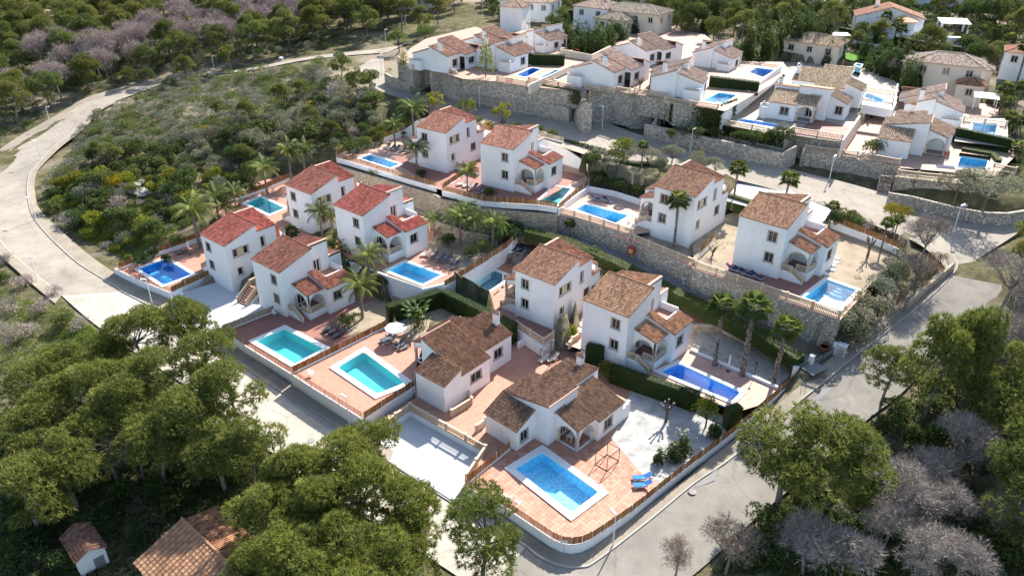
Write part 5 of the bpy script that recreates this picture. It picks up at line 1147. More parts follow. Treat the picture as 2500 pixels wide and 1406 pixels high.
def fan_palm(i, H=7.0, nl=34, r=.19, skirt=True, ll=1.15):
    tr = MB(); pts, rr = [], []; lean = Vector((rg.normal(0, .25), rg.normal(0, .15), 0)); m = int(H/.16)
    for k in range(m+1): f = k/m; pts.append((lean.x*f*f, lean.y*f*f, H*f-.3*(1-f))); rr.append((r*1.35-r*.5*min(1, f*3) if f < .33 else r*.85)*(1.12 if k % 2 else .92)+rg.uniform(-.012, .012))
    tr.tube(pts, rr, 9, .5, cap=False); tr.t = [float(x) for x in np.clip(rg.normal(.5, .3, len(tr.t)), 0, 1)]
    # ragged stubs of cut fronds
    for k in range(int(m*9*.55)):
        z = rg.uniform(.4, H-.2); a = rg.uniform(0, 6.28); f = z/H; c = Vector((lean.x*f*f, lean.y*f*f, z)); d = Vector((math.cos(a), math.sin(a), 0)); s = Vector((-d.y, d.x, 0)); q = c+d*r*.85
        tr.face([q-s*.05, q+s*.05, q+d*.11+Vector((0, 0, .12))], float(rg.uniform(.4, 1)))
    top = np.array([lean.x, lean.y, H]); V, F, T = [], [], []; nv = 0
    for k in range(nl):
        a = k*2.399+rg.normal(0, .15); e = math.radians(75-115*(k/nl)+rg.normal(0, 6)); d = np.array([math.cos(a)*math.cos(e), math.sin(a)*math.cos(e), math.sin(e)]); s = np.array([-math.sin(a), math.cos(a), 0]); u = np.cross(d, s)
        pl = ll*rg.uniform(.55, .8); hub = top+d*pl; tn = np.clip(.65-.5*k/nl+rg.normal(0, .1), 0, 1)
        V += [top-s*.02, top+s*.02, hub]; F.append([nv, nv+1, nv+2]); T.append(.8); nv += 3
        nb = 15
        for b in range(nb):
            th = math.radians(-85+170*b/(nb-1)); L = ll*rg.uniform(.75, .95)*(1-.25*abs(th)/1.5); bd = d*math.cos(th)+s*math.sin(th); w_ = unit(np.cross(bd, u))*.045; mid = hub+bd*L*.6; tip = hub+bd*L+np.array([0, 0, -.28*L])
            V += [hub, mid-w_, tip, mid+w_]; F.append([nv, nv+1, nv+2]); F.append([nv, nv+2, nv+3]); T += [tn, tn]; nv += 4
    cr = np_mesh('crown', V, F, T, 'palm_leaf')
    return cr, tr.mesh('trunk', MAT['palm_trunk'])
def feather_palm(i, H=4.0, nf=22, L=2.75, r=.13):
    tr = MB(); m = int(H/.2); tr.tube([(0, 0, -.3+H*k/m+.0) for k in range(m+1)], [r*(1.25-.35*k/m)*(1.06 if k % 2 else .97) for k in range(m+1)], 8, .6, cap=False)
    V, F, T = [], [], []; nv = 0; top = np.array([0, 0, H-.35])
    for k in range(nf):
        a = k*2.399+rg.normal(0, .2); e0 = math.radians(78-70*(k/nf)); pos = top.copy(); ex = np.array([math.cos(a), math.sin(a), 0]); s = np.array([-math.sin(a), math.cos(a), 0]); N = 14; Lf = L*rg.uniform(.85, 1.1); tn = np.clip(rg.normal(.5, .2), 0, 1)
        for j in range(N):
            e = e0-(j/N)**1.4*math.radians(85+20*k/nf); d = ex*math.cos(e)+np.array([0, 0, math.sin(e)]); nx = pos+d*Lf/N
            V += [pos-s*.018, pos+s*.018, nx+s*.012, nx-s*.012]; F.append([nv, nv+1, nv+2, nv+3]); T.append(.9); nv += 4
            if j > 1:
                for q in range(2):
                    for sg in (-1, 1):
                        ll = .62*math.sin(math.pi*min(1, (j+1)/(N+1)))**.6*rg.uniform(.8, 1.15); dd = unit(s*sg*.8+d*.5+np.array([0, 0, -.55-.25*rg.rand()])); b = pos+d*(Lf/N)*q*.5; w_ = d*.042
                        V += [b-w_, b+w_, b+dd*ll+w_*.2, b+dd*ll-w_*.2]; F.append([nv, nv+1, nv+2, nv+3]); T.append(float(np.clip(tn+rg.normal(0, .15), 0, 1))); nv += 4
            pos = nx
    return np_mesh('crown', V, F, T, 'palm_leaf'), tr.mesh('trunk', MAT['palm_trunk'])
def yucca(i, H=3.6, n=18, R=1.6):
    mb = MB(); V, F, T = [], [], []; nv = 0; allv = []
    P, A = [], []
    for k in range(n):
        a = rg.uniform(0, 6.28); q = R*math.sqrt(rg.rand()); t = Vector((q*math.cos(a), q*math.sin(a), H*rg.uniform(.6, 1)*(1.05-.25*q/R)))
        mb.tube([(t.x*.12, t.y*.12, -.2), (t.x*.45, t.y*.45, t.z*.45), t], [.09, .07, .06], 5, float(rg.rand()), cap=False); P.append([t.x, t.y, t.z]); A.append([0, 0, .35])
    V, F, T = blades(np.array(P), np.array(A), 60, .55, .075, .75, rg.uniform(.35, .9, n), .18, 'quad')
    return np_mesh('crown', V, F, T, 'leaf_bright'), mb.mesh('trunk', MAT['bark_grey'])
def paddle(i, H=4.0, n=34):
    V, F, T = [], [], []; nv = 0; mb = MB()
    for k in range(n):
        a = rg.uniform(0, 6.28); e = math.radians(rg.uniform(35, 86)); ex = np.array([math.cos(a), math.sin(a), 0]); s = np.array([-math.sin(a), math.cos(a), 0]); b = np.array([rg.normal(0, .5), rg.normal(0, .5), 0]); z = H*rg.uniform(.35, .75); h = b+ex*math.cos(e)*z*.5+np.array([0, 0, z]); mb.tube([b, (b+h)/2+ex*.1, h], [.05, .04, .025], 4, .7, cap=False)
        L = rg.uniform(1.1, 1.7); tn = rg.uniform(.2, .9); pos = h
        for j in range(5):
            ee = e-j*math.radians(20); d = ex*math.cos(ee)+np.array([0, 0, math.sin(ee)]); nx = pos+d*L/5; w0 = .26*math.sin(math.pi*(j+.15)/5.2); w1 = .26*math.sin(math.pi*(j+1.1)/5.2); dr = np.array([0, 0, .07])
            for sg in (-1, 1):
                V += [pos, pos+s*sg*w0+dr*sg*.0-dr, nx+s*sg*w1-dr, nx]; F.append([nv, nv+1, nv+2, nv+3]); T.append(tn); nv += 4
            pos = nx
    return np_mesh('crown', V, F, T, 'leaf_dark'), mb.mesh('trunk', MAT['leaf_mid'])
def pollard(i, H=3.0):
    mb = MB(); mb.tube([(0, 0, -.3), (.05, 0, H*.3), (0, .05, H*.55)], [.2, .16, .15], 7, .4)
    kn = MB()
    for k in range(7):
        a = k*.9+rg.normal(0, .2); q = rg.uniform(.5, 1.0); t = Vector((q*math.cos(a), q*math.sin(a), H*rg.uniform(.8, 1.05))); mb.tube([(0, 0, H*.5), (t.x*.6, t.y*.6, t.z*.75), t], [.11, .085, .08], 6, .5)
        kn.lathe((t.x, t.y, t.z-.08), [(.02, 0), (.12, .05), (.14, .13), (.1, .2), (.02, .23)], 7)
    return kn.mesh('crown', MAT['bark_grey']), mb.mesh('trunk', MAT['bark'])
for i in range(6): variant('pine', i, lambda i: pine(i))
for i in range(4): variant('bare', i, lambda i: bare(i))
for i in range(4): variant('shrub', i, lambda i: shrub(i))
for i in range(3): variant('shrub_dark', i, lambda i: shrub(i, mat='leaf_dark'))
for i in range(3): variant('shrub_grey', i, lambda i: shrub(i, mat='leaf_grey', ln=.15, wd=.06))
for i in range(2): variant('shrub_bright', i, lambda i: shrub(i, mat='leaf_bright'))
for i in range(2): variant('shrub_dry', i, lambda i: shrub(i, mat='twig', ln=.4, wd=.025, per=90, k=5))
variant('shrub_flower', 0, lambda i: shrub(i, mat='yellow_flower'))
for i in range(2): variant('ball', i, lambda i: shrub(i, R=.8, n=1, per=420, ln=.12, wd=.07, mat='leaf_dark' if i else 'leaf_bright'))
for i in range(3): variant('cypress', i, lambda i: tree(i, 1.0, 6.0, 'leaf_dark', .26, .10, 190, 1.3, 13, .02, 4, .1, 'column'))
variant('poplar', 0, lambda i: tree(i, 1.5, 6.5, 'leaf_bright', .18, .12, 75, 1.2, 12, .22, 3, .1, 'column'))
for i in range(2): variant('round_tree', i, lambda i: tree(i, 2.0, 4.6, 'leaf_bright', .2, .12, 95, .8, 16, .3))
for i in range(2): variant('olive', i, lambda i: tree(i, 2.2, 4.2, 'leaf_grey', .2, .05, 150, .8, 16, .3, 4))
for i in range(2): variant('broad_tree', i, lambda i: tree(i, 2.2, 4.8, 'leaf_mid', .22, .1, 115, .75, 16, .3))
for i in range(2): variant('dark_tree', i, lambda i: tree(i, 2.4, 5.0, 'leaf_dark', .22, .09, 130, .75, 16, .25, 4))
variant('sparse_tree', 0, lambda i: tree(i, 1.7, 4.2, 'leaf_bright', .16, .12, 16, .8, 13, .35, 2))
for i in range(3): variant('fan_palm', i, lambda i: fan_palm(i, 7.0))
for i in range(2): variant('short_fan_palm', i, lambda i: fan_palm(i, 2.6, 26, .17, ll=.95))
for i in range(3): variant('feather_palm', i, lambda i: feather_palm(i))
for i in range(3): variant('yucca', i, lambda i: yucca(i))
variant('paddle', 0, lambda i: paddle(i))
for i in range(2): variant('pollard', i, lambda i: pollard(i))
NAMES = dict(pine='pine_tree', bare='bare_tree', shrub='shrub', shrub_dark='shrub', shrub_grey='shrub', shrub_bright='shrub', shrub_dry='dry_shrub', shrub_flower='flowering_shrub', ball='clipped_bush', cypress='cypress_tree', poplar='poplar_tree', round_tree='garden_tree', olive='olive_tree', broad_tree='garden_tree', dark_tree='garden_tree', sparse_tree='garden_tree', fan_palm='palm_tree', short_fan_palm='palm_tree', feather_palm='palm_tree', yucca='yucca_tree', paddle='banana_plant', pollard='pollarded_tree')
CATS = {k: ('palm' if 'palm' in k else 'shrub' if 'shrub' in k or k == 'ball' else 'plant' if k == 'paddle' else 'tree') for k in NAMES}
_cnt = {}
def plant(kind, loc, s=1.0, label=None, group=None, rz=None, sz=None, tint=None):
    vs = VAR[kind]; i = _cnt.get(kind, RND.randrange(9)); _cnt[kind] = i+1; cr, tk = vs[i % len(vs)]
    t = thing(NAMES[kind], label, CATS[kind], loc, RND.uniform(0, 6.28) if rz is None else rz, group); t.scale = (s, s, sz if sz else s)
    c = link('crown' if kind != 'pollard' else 'branch_knobs', cr, t); k = link('trunk', tk, t)
    v = RND.uniform(.82, 1.18); c.color = (v*RND.uniform(.92, 1.1), v, v*RND.uniform(.85, 1.05), 1) if tint is None else (*tint, 1)
    return t
def bush_mass(name, pts, mat, label, seed, cat='undergrowth', s0=1.0, s1=2.1):
    r = random.Random(seed); P, A, T = [], [], []
    for q in pts:
        s = r.uniform(s0, s1); lb = [((q.x+rg.normal(0, .4*s), q.y+rg.normal(0, .4*s), q.z+s*rg.uniform(.25, .6)), s*rg.uniform(.45, .7), .8) for _ in range(4)]
        p, a, t = lobe_points(lb, 125, -.3); P.append(p); A.append(a); T.append(t)
    V, F, T = blades(np.concatenate(P), np.concatenate(A), 2, .22, .11, .8, np.concatenate(T), .2, 'quad'); o = link(name, np_mesh(name, V, F, T, mat)); o['label'] = label; o['category'] = cat; o['kind'] = 'stuff'; o.color = (1, 1, 1, 1)
def put(kind, px, py, z=None, s=1.0, label=None, group=None, **k):
    p = onground(px, py) if z is None else P3(px, py, z)
    if z is not None: p.z = max(p.z, HZ(p.x, p.y))
    return plant(kind, p, s, label, group, **k)
BLOCK = [[(p.x, p.y) for p in poly] for poly, z, d in CARVE if d < 1]
def free(x, y, m=1.0):
    for c, hw in ROADS:
        for p, h in zip(c[::2], hw[::2]):
            if (p.x-x)**2+(p.y-y)**2 < (h+m)**2: return False
    return not any(pin((x, y), b) for b in BLOCK)
def scatter(px, spacing, n_max, z0=5, tries=9000, seed=1, m=1.0):
    poly = [onground(a, b, z0) for a, b in px]; r = random.Random(seed); out = []; xs = [p.x for p in poly]; ys = [p.y for p in poly]; cell = {}
    for _ in range(tries):
        x = r.uniform(min(xs), max(xs)); y = r.uniform(min(ys), max(ys))
        if not pin((x, y), poly): continue
        ci, cj = int(x//spacing), int(y//spacing)
        if any((x-q[0])**2+(y-q[1])**2 < spacing**2 for a in (-1, 0, 1) for b in (-1, 0, 1) for q in cell.get((ci+a, cj+b), ())): continue
        if not free(x, y, m): continue
        cell.setdefault((ci, cj), []).append((x, y)); out.append(Vector((x, y, HZ(x, y))))
        if len(out) >= n_max: break
    return out
def pix(p):
    d = Vector((p[0], p[1], p[2]-CAMH)); q = (d.dot(_r), d.dot(_d), d.dot(_fwd)); return 1250+FPX*q[0]/q[2], 703+FPX*q[1]/q[2]
# ---- forest beyond the left road
for p in scatter([(0, 365), (90, 296), (205, 234), (300, 206), (392, 186), (520, 164), (730, 130), (830, 115), (930, 104), (1010, 70), (1110, 20), (1175, 2), (900, -6), (300, -6), (-40, -6), (-70, 200)], 4.9, 300, 8, seed=4, m=2.2):
    x, y = pix(p); greyzone = abs(y-(240-.27*x)) < 48 and x < 760 and x > 10
    if greyzone and RND.random() < .8: plant('bare', p, RND.uniform(1.1, 1.5), 'bare grey tree in the wood beyond the curving road', 'bare trees of the upper wood', tint=(1.05, .95, .97))
    elif x > 640 and x < 860 and RND.random() < .12: plant('bare', p, 1.1, 'reddish brown dead pine in the wood beyond the road', 'dead pines of the upper wood', tint=(1.1, .68, .58))
    else: plant('pine', p, RND.uniform(.85, 1.2), 'green pine in the wood beyond the curving road', 'pines of the upper wood', tint=(lambda v: (v*RND.uniform(.9, 1.15), v, v*RND.uniform(.8, 1.1)))(RND.uniform(.75, 1.2)))
UW = []
for p in scatter([(0, 365), (90, 296), (205, 234), (300, 206), (392, 186), (520, 164), (730, 130), (830, 115), (930, 104), (500, 60), (0, 150)], 2.6, 420, 8, seed=9, m=1.2): UW.append(p)
bush_mass('undergrowth', UW[::2], 'leaf_dark', 'dark undergrowth in the wood beyond the curving road', 2, s0=1.0, s1=2.0); bush_mass('undergrowth', UW[1::2], 'leaf_grey', 'grey green undergrowth in the wood beyond the curving road', 3, s0=1.0, s1=1.8)
# ---- scrubby hill inside the road loop
HILL = [(84, 470), (92, 420), (150, 358), (212, 306), (290, 250), (410, 206), (560, 180), (790, 160), (870, 205), (935, 262), (1000, 300), (940, 330), (835, 368), (700, 420), (560, 478), (420, 588), (292, 648), (235, 620), (120, 505)]
gk = {'shrub': 'green', 'shrub_dark': 'dark green', 'shrub_grey': 'grey green', 'shrub_bright': 'bright green', 'shrub_dry': 'dry twiggy', 'shrub_flower': 'yellow flowering'}
HS_ = scatter(HILL, 2.15, 520, 5, 26000, seed=2, m=.6)
HS_.sort(key=lambda p: (p-Vector((0, 0, CAMH))).length)
bush_mass('small_bushes', HS_[240::2], 'leaf_grey', 'low grey green bushes on the far part of the scrubby hillside', 4); bush_mass('small_bushes', HS_[241::2], 'leaf_mid', 'low green bushes on the far part of the scrubby hillside', 5)
for p in HS_[:240]:
    x, y = pix(p); low = y > 420 and x < 560
    k = RND.choices(['shrub', 'shrub_dark', 'shrub_grey', 'shrub_bright', 'shrub_dry', 'shrub_flower'], [3, 3 if low else 2, 1 if low else 5, 3.0 if low else .3, 1.2 if low else .5, .25])[0]
    plant(k, p, RND.choice([.8, 1.1, 1.4, 1.8, 2.2])*RND.uniform(.85, 1.15)*(1.0 if not low else .85), gk[k]+' bush scattered on the scrubby hillside', gk[k]+' bushes on the scrubby hillside')
for x, y, s in [(565, 172, .62), (455, 196, .6), (318, 214, .5), (365, 212, .48), (875, 240, .6), (835, 200, .62), (610, 300, .5), (690, 262, .52), (762, 318, .48), (600, 408, .45), (280, 405, .42), (240, 396, .4), (930, 322, .62), (810, 352, .45), (740, 250, .5), (905, 235, .55), (540, 290, .4), (990, 300, .6)]:
    put('pine', x, y, None, s, 'small young pine standing on the scrubby hillside', 'young pines on the scrubby hillside')
# loose ground cover: grass and small herbs
def cover(name, px, n, mat, ln, wd, label, seed, k=3, z0=5):
    poly = [onground(a, b, z0) for a, b in px]; r = random.Random(seed); xs = [p.x for p in poly]; ys = [p.y for p in poly]; P = []
    nb = [(r.uniform(min(xs), max(xs)), r.uniform(min(ys), max(ys)), r.uniform(2, 7)) for _ in range(40)]
    while len(P) < n:
        c = r.choice(nb); x = r.gauss(c[0], c[2]); y = r.gauss(c[1], c[2]); 
        if pin((x, y), poly) and free(x, y, .2): P.append((x, y, HZ(x, y)))
    P = np.array(P); V, F, T = blades(P, np.tile([0, 0, .9], (len(P), 1)), k, ln, wd, .55, None, .2); o = link(name, np_mesh(name, V, F, T, mat)); o['label'] = label; o['category'] = 'ground cover'; o['kind'] = 'stuff'; o.color = (1, 1, 1, 1)
cover('grass', HILL, 9000, 'leaf_grass', .35, .07, 'loose wild grass and herbs on the scrubby hillside', 3)
cover('grass', [(92, 450), (120, 505), (235, 620), (292, 648), (400, 590), (520, 500), (420, 430), (200, 420)], 12000, 'leaf_grass', .4, .12, 'bright green herbs along the hill pavement', 5)
cover('grass', [(0, 610), (60, 665), (150, 740), (250, 800), (400, 900), (300, 1000), (0, 900)], 9000, 'leaf_grass', .4, .06, 'grass and weeds below the left road', 6, z0=-2)
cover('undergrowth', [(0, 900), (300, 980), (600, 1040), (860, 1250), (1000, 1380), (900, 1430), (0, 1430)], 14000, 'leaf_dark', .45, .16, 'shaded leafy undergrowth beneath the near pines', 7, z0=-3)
cover('undergrowth', [(2250, 945), (2110, 1045), (1870, 1262), (1740, 1400), (2520, 1430), (2520, 850), (2420, 840)], 12000, 'leaf_mid', .42, .14, 'undergrowth of the wood on the right', 8, z0=0)
# ---- near pines on the left and at the bottom
LP = [(330, 800, 1.0), (430, 770, .95), (215, 890, 1.0), (500, 850, 1.0), (380, 890, 1.0), (290, 950, 1.05), (120, 920, .9), (560, 935, 1.0), (450, 975, 1.0), (30, 985, .95), (120, 1055, .95), (590, 1040, .85), (20, 1110, 1.0), (200, 990, .9), (350, 1010, .9), (60, 860, .85), (510, 1030, .85), (240, 815, .8), (150, 830, .8)]
LPL = ['beside the left driveway, farthest right at the top', 'directly below the far left driveway box', 'left of the road end', 'under the driveway corner', 'in the upper middle of the clump', 'in the middle of the clump', 'at the left third of the clump', 'nearest the pale street pavement', 'in the right middle above the shaded gap', 'touching the left frame edge', 'above the shaded gap on the left', 'rightmost, over the blue tarpaulin', 'lowest at the left frame edge', 'between the frame edge trees and the middle', 'above the grey bare trunks', 'topmost at the left frame edge', 'right above the bare trunks near the street', 'behind the road end, upper left of the clump', 'at the upper left next to the verge bushes']
for (x, y, s), wh in zip(LP, LPL):
    g = P3(x, y, 6.5); g.z = HZ(g.x, g.y); plant('pine', g, s, 'pine of the lower left clump '+wh, 'pines of the lower left clump', sz=s*.98, tint=(1.12, 1.12, .95))
LP2 = [(715, 1140, .85), (820, 1120, .9), (900, 1070, .8), (650, 1210, .9), (770, 1215, .9), (880, 1200, .95), (970, 1230, .85), (700, 1320, .9), (820, 1320, .95), (950, 1340, .9), (620, 1330, .8), (1010, 1280, .75), (740, 1400, .9), (880, 1410, .9)]
LP2L = ['at its left shoulder below the street', 'at its top left of centre', 'topmost, beside the white parking court', 'above the brown house roof', 'in its upper middle', 'in the middle right below the top', 'on the right facing the white parking court', 'over the right end of the brown roof', 'in the lower middle', 'at the lower right', 'touching the brown roof ridge', 'rightmost before the leaning pine', 'at the bottom frame edge, left', 'at the bottom frame edge, right']
for (x, y, s), wh in zip(LP2, LP2L):
    g = P3(x, y, 5.5); g.z = HZ(g.x, g.y); plant('pine', g, s, 'bright green pine of the bottom clump '+wh, 'pines of the bottom clump', tint=(1.2, 1.2, .9))
g = P3(1175, 1305, 4.5); g.z = HZ(g.x, g.y); plant('pine', g, .95, 'leaning pine at the bottom beside the street corner', tint=(1.1, 1.15, .9))
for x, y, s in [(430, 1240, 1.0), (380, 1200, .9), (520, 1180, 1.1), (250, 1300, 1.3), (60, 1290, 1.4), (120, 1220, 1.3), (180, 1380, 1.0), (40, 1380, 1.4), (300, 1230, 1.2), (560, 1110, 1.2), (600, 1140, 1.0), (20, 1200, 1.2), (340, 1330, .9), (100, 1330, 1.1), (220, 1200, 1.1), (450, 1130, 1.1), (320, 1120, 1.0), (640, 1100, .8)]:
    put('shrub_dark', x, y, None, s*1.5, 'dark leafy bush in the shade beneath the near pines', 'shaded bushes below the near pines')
for x, y, s in [(100, 1240, .9), (290, 1180, .95), (350, 1170, .9), (195, 1180, .8), (150, 1190, .8)]:
    put('bare', x, y, None, s, 'grey bare trunked tree in the shaded gap between pines', 'bare trunks in the shaded gap', tint=(.8, .78, .76))
for x, y, s in [(20, 640, 1.0), (60, 700, 1.2), (110, 760, 1.2), (30, 760, 1.4), (160, 790, 1.1), (80, 820, 1.3), (200, 800, 1.0), (10, 690, 1.1), (130, 720, .9)]:
    put(RND.choice(['shrub', 'shrub_dry']), x, y, None, s*1.2, 'bush on the verge below the left road', 'verge bushes below the left road')
put('bare', 30, 870, None, .7, 'small grey bare tree at the left frame edge among pines')
# ---- right hand wood
plant('pine', (lambda g: (g.x, g.y, HZ(g.x, g.y)))(P3(1900, 1228, 0)), 1.32, 'large domed pine beside the right hand street', sz=1.12, tint=(1.12, 1.12, .9), rz=1.0)
plant('pine', (lambda g: (g.x, g.y, HZ(g.x, g.y)))(P3(2010, 1255, 0)), 1.2, 'pine with twisted trunk just right of the large domed pine', sz=1.05, tint=(1.1, 1.12, .9), rz=2.2)
put('pine', 2255, 1018, None, .85, 'tall thin trunked pine over the right street bend, left one of two', sz=1.25, tint=(1.05, 1.08, .9)); put('pine', 2345, 1012, None, .9, 'tall thin trunked pine over the right street bend, right one of two', sz=1.3, tint=(1.0, 1.05, .9))
put('pine', 2150, 985, None, .7, 'low spreading pine reaching over the right street', tint=(.95, 1.0, .9)); put('pine', 2500, 690, None, .9, 'pine at the right frame edge beside the street junction')
BRL = ['tallest, right of the pine clearing', 'below the street bend', 'in the middle of the wood', 'right of the middle', 'low in the middle', 'beside the domed pine foot', 'at the bottom left of the group', 'at the bottom middle of the group', 'at the bottom right of the group', 'nearest the street', 'farthest right of the group']
for (x, y, s), wh in zip([(2330, 1170, 1.0), (2240, 1210, .8), (2180, 1280, .95), (2270, 1290, .75), (2150, 1350, .8), (1960, 1400, .85), (2050, 1420, .8), (2230, 1420, .85), (2330, 1430, .75), (2120, 1190, .65), (2420, 1320, .7)], BRL):
    put('bare', x, y, None, s, 'bare grey twiggy tree of the lower right wood, '+wh, 'bare trees of the lower right wood', tint=(1.0, 1.0, 1.0))
put('bare', 1770, 1400, None, .8, 'brownish leafless tree at the bottom beside the right street', tint=(.8, .7, .62)); put('bare', 1650, 1405, None, .55, 'thin leafless sapling on the roadside at the bottom', tint=(.8, .7, .62))
for x, y, s in [(2440, 760, 1.1), (2490, 830, 1.1), (2460, 930, 1.1), (2400, 880, .9), (2500, 1010, 1.0)]:
    put('bare', x, y, None, s, 'tall grey bare tree at the right edge of the wood', 'bare trees along the right edge', tint=(.9, .86, .86))
put('bare', 2245, 645, 8.2, .95, 'grey bare tree on the dry bank above the pavement', tint=(.85, .8, .76)); put('bare', 2225, 700, 7.4, .6, 'smaller bare tree below the dry bank', tint=(.8, .74, .7))
for p in scatter([(2255, 950), (2120, 1040), (1880, 1265), (1760, 1400), (2500, 1420), (2500, 1000), (2450, 900)], 2.7, 130, 0, seed=12, m=1.0):
    k = RND.choice(['shrub', 'shrub_dark', 'shrub_dark', 'shrub_grey', 'shrub_dry', 'shrub']); plant(k, p, RND.uniform(1.0, 2.0), gk[k]+' bush in the wood on the lower right', gk[k]+' bushes of the lower right wood')
for x, y, s in [(2480, 1100, 1.0), (2450, 1180, .9), (2490, 1250, 1.0), (2400, 1080, .8), (2480, 1370, .9)]:
    put('pine', x, y, None, s, 'dark pine in the shade at the lower right edge', 'dark pines of the lower right edge')
# ---- garden plants
FP = [('tall palm with thick ragged trunk, leftmost of three beside the long pool', 1745, 888, 1.6, 1.2), ('tallest palm of three beside the long pool', 1812, 912, 1.6, 1.38), ('palm with thick ragged trunk, rightmost of three beside the long pool', 1888, 935, 1.6, 1.16),
      ('single tall palm in front of the lane side villa', 1645, 602, 7.3, 1.05), ('tall palm on the roadside between two white parking pads', 1787, 510, 8.6, .98), ('palm beside the upper road left of the junction garden', 1905, 540, 8.6, 1.0)]
for lab, x, y, z, s in FP: put('fan_palm', x, y, z, s, lab, sz=s*.98)
put('fan_palm', 2022, 560, 8.0, .62, 'short palm at the fence corner behind the pollarded tree', sz=.55); put('fan_palm', 2150, 612, 8.0, .62, 'palm with shaggy trunk beside the garden fence', sz=.62); put('fan_palm', 2176, 600, 8.0, .55, 'darker palm behind the shaggy trunked palm', sz=.6)
put('fan_palm', 1390, 595, 3.6, .6, 'short palm with reddish trunk beside the lane hedge', sz=.5); put('fan_palm', 1562, 452, 8.6, .62, 'palm next to the round yellow green tree', sz=.58)
put('short_fan_palm', 640, 640, 1.5, 1.0, 'short fan palm at the driveway stair between twin red roofed villas'); put('short_fan_palm', 715, 605, 2.6, .95, 'second short fan palm between the red roofed villas')
FE = [('feathery palm with yellow fronds above the tan garden', 885, 770, .8, 1.0), ('feathery palm behind the yellow fronded palm', 905, 700, 1.5, 1.05), ('slim feathery palm between the two middle red roofed villas', 790, 600, 2.6, .9), ('young feathery palm against the white red roofed villa', 815, 575, 3.0, .7),
      ('feathery palm of the stone wall group, leftmost', 1125, 600, 3.6, 1.05), ('feathery palm of the stone wall group, in the middle', 1158, 605, 3.6, 1.0), ('feathery palm of the stone wall group, nearest the reed fence', 1203, 608, 3.6, .95), ('feathery palm behind the stone wall group', 1135, 585, 3.6, 1.0),
      ('tall feathery palm on the hill side of the far left pool', 487, 602, .3, 1.4), ('feathery palm of the hillside pair behind the tall one', 538, 552, 1.8, 1.1), ('slim feathery palm beside the hillside turquoise pool', 653, 475, 3.6, 1.05), ('feathery palm at the back corner of the turquoise pool', 712, 440, 4.4, 1.2), ('second feathery palm behind the turquoise pool', 745, 425, 5, 1.0), ('feathery palm leaning over the rear fence', 580, 525, 2.8, .9),
      ('dark feathery palm on the terrace beside the long narrow pool', 1018, 418, 8.7, .9), ('yellow feathery palm at the shadowed loungers', 1141, 468, 8.7, .75), ('feathery palm at the white sloping wall', 1010, 335, 9.6, 1.2), ('slim feathery palm by the hill edge fence', 965, 360, 8.9, .95), ('small feathery palm behind the bright roofed villa', 920, 462, 5.0, .6)]
for lab, x, y, z, s in FE: put('feather_palm', x, y, z, s*1.22, lab, tint=(1.15, 1.05, .8) if 'yellow' in lab else None)
put('paddle', 1025, 800, .75, 1.05, 'giant bird of paradise plant with broad leaves beside the clipped hedge')
for lab, x, y, z, s in [('bushy tree yucca with many stems beside the road bend', 1056, 285, 12.2, 1.35), ('spreading tree yucca behind the pinkish roofed villa', 1140, 290, 12.6, 1.1), ('tree yucca group right of the pinkish roofed villa', 1228, 305, 12.4, 1.2)]: put('yucca', x, y, z, s, lab)
put('pollard', 1625, 1030, 0, 1.0, 'pollarded tree with knobbly branches on the white gravel', rz=.5); put('pollard', 2118, 626, 7.9, 1.0, 'pollarded tree with thick stubs in the tan gravel garden', rz=1.2)
for i, (x, y) in enumerate([(1093, 162), (1139, 168), (1491, 212), (1562, 222)]): put('pollard', x, y, 18.6, .85, ['small pollard at the pink wall of the leftmost upper villa', 'small pollard in the leftmost upper court', 'small pollard beside the two chimney villa', 'small pollard in the middle upper court'][i])
put('pollard', 2118, 292, 13.4, 1.0, 'bare stump like pollard at the driveway end')
put('round_tree', 1518, 432, 9.0, 1.1, 'round yellow green tree beside the ivy wall'); put('round_tree', 1722, 1043, 0, .85, 'bright feathery leaved tree in front of the long pool hedge', sz=1.0); put('round_tree', 2180, 560, 8.8, 1.0, 'yellow flowering tree at the road corner', tint=(1.3, 1.0, .5))
put('sparse_tree', 1740, 635, 7.3, 1.05, 'half bare tree with yellow leaves beside the lane balustrade')
put('sparse_tree', 1715, 398, 11.4, .8, 'yellowish roadside tree above the orange roof', tint=(1.2, .95, .5)); put('sparse_tree', 1622, 300, 14.5, .85, 'yellow leaved tree on the planted wall left of the ivy', tint=(1.3, 1, .4)); put('sparse_tree', 2228, 462, 11.6, .8, 'yellow tree at the right hand stair', tint=(1.3, 1, .4))
put('broad_tree', 1203, 206, 15.8, .75, 'yellow green small tree in the bed above the upper road', tint=(1.5, 1.2, .6)); put('olive', 1155, 205, 15.9, .7, 'grey olive tree in the bed above the grey car'); put('poplar', 1186, 188, 18.6, 1.25, 'tall bright green poplar in front of an upper villa'); put('poplar', 988, 178, 17, .8, 'slim bright green tree at the leftmost villa corner')
put('olive', 2400, 505, 11.2, 2.0, 'large spreading olive tree at the street corner', sz=1.55); put('olive', 2330, 490, 11.2, 1.3, 'smaller olive beside the large street corner olive')
for x, y, s in [(1580, 405, .95), (1640, 400, .9), (1700, 420, .95), (1745, 428, .8), (1530, 400, .8), (1610, 425, .8)]: put('olive', x, y, None, s, 'grey olive on the road verge above the orange roof', 'olives on the upper road verge')
put('ball', 2107, 672, 7.9, 1.05, 'round clipped yellow bush on the tan gravel', tint=(.95, .8, .6), sz=.95)
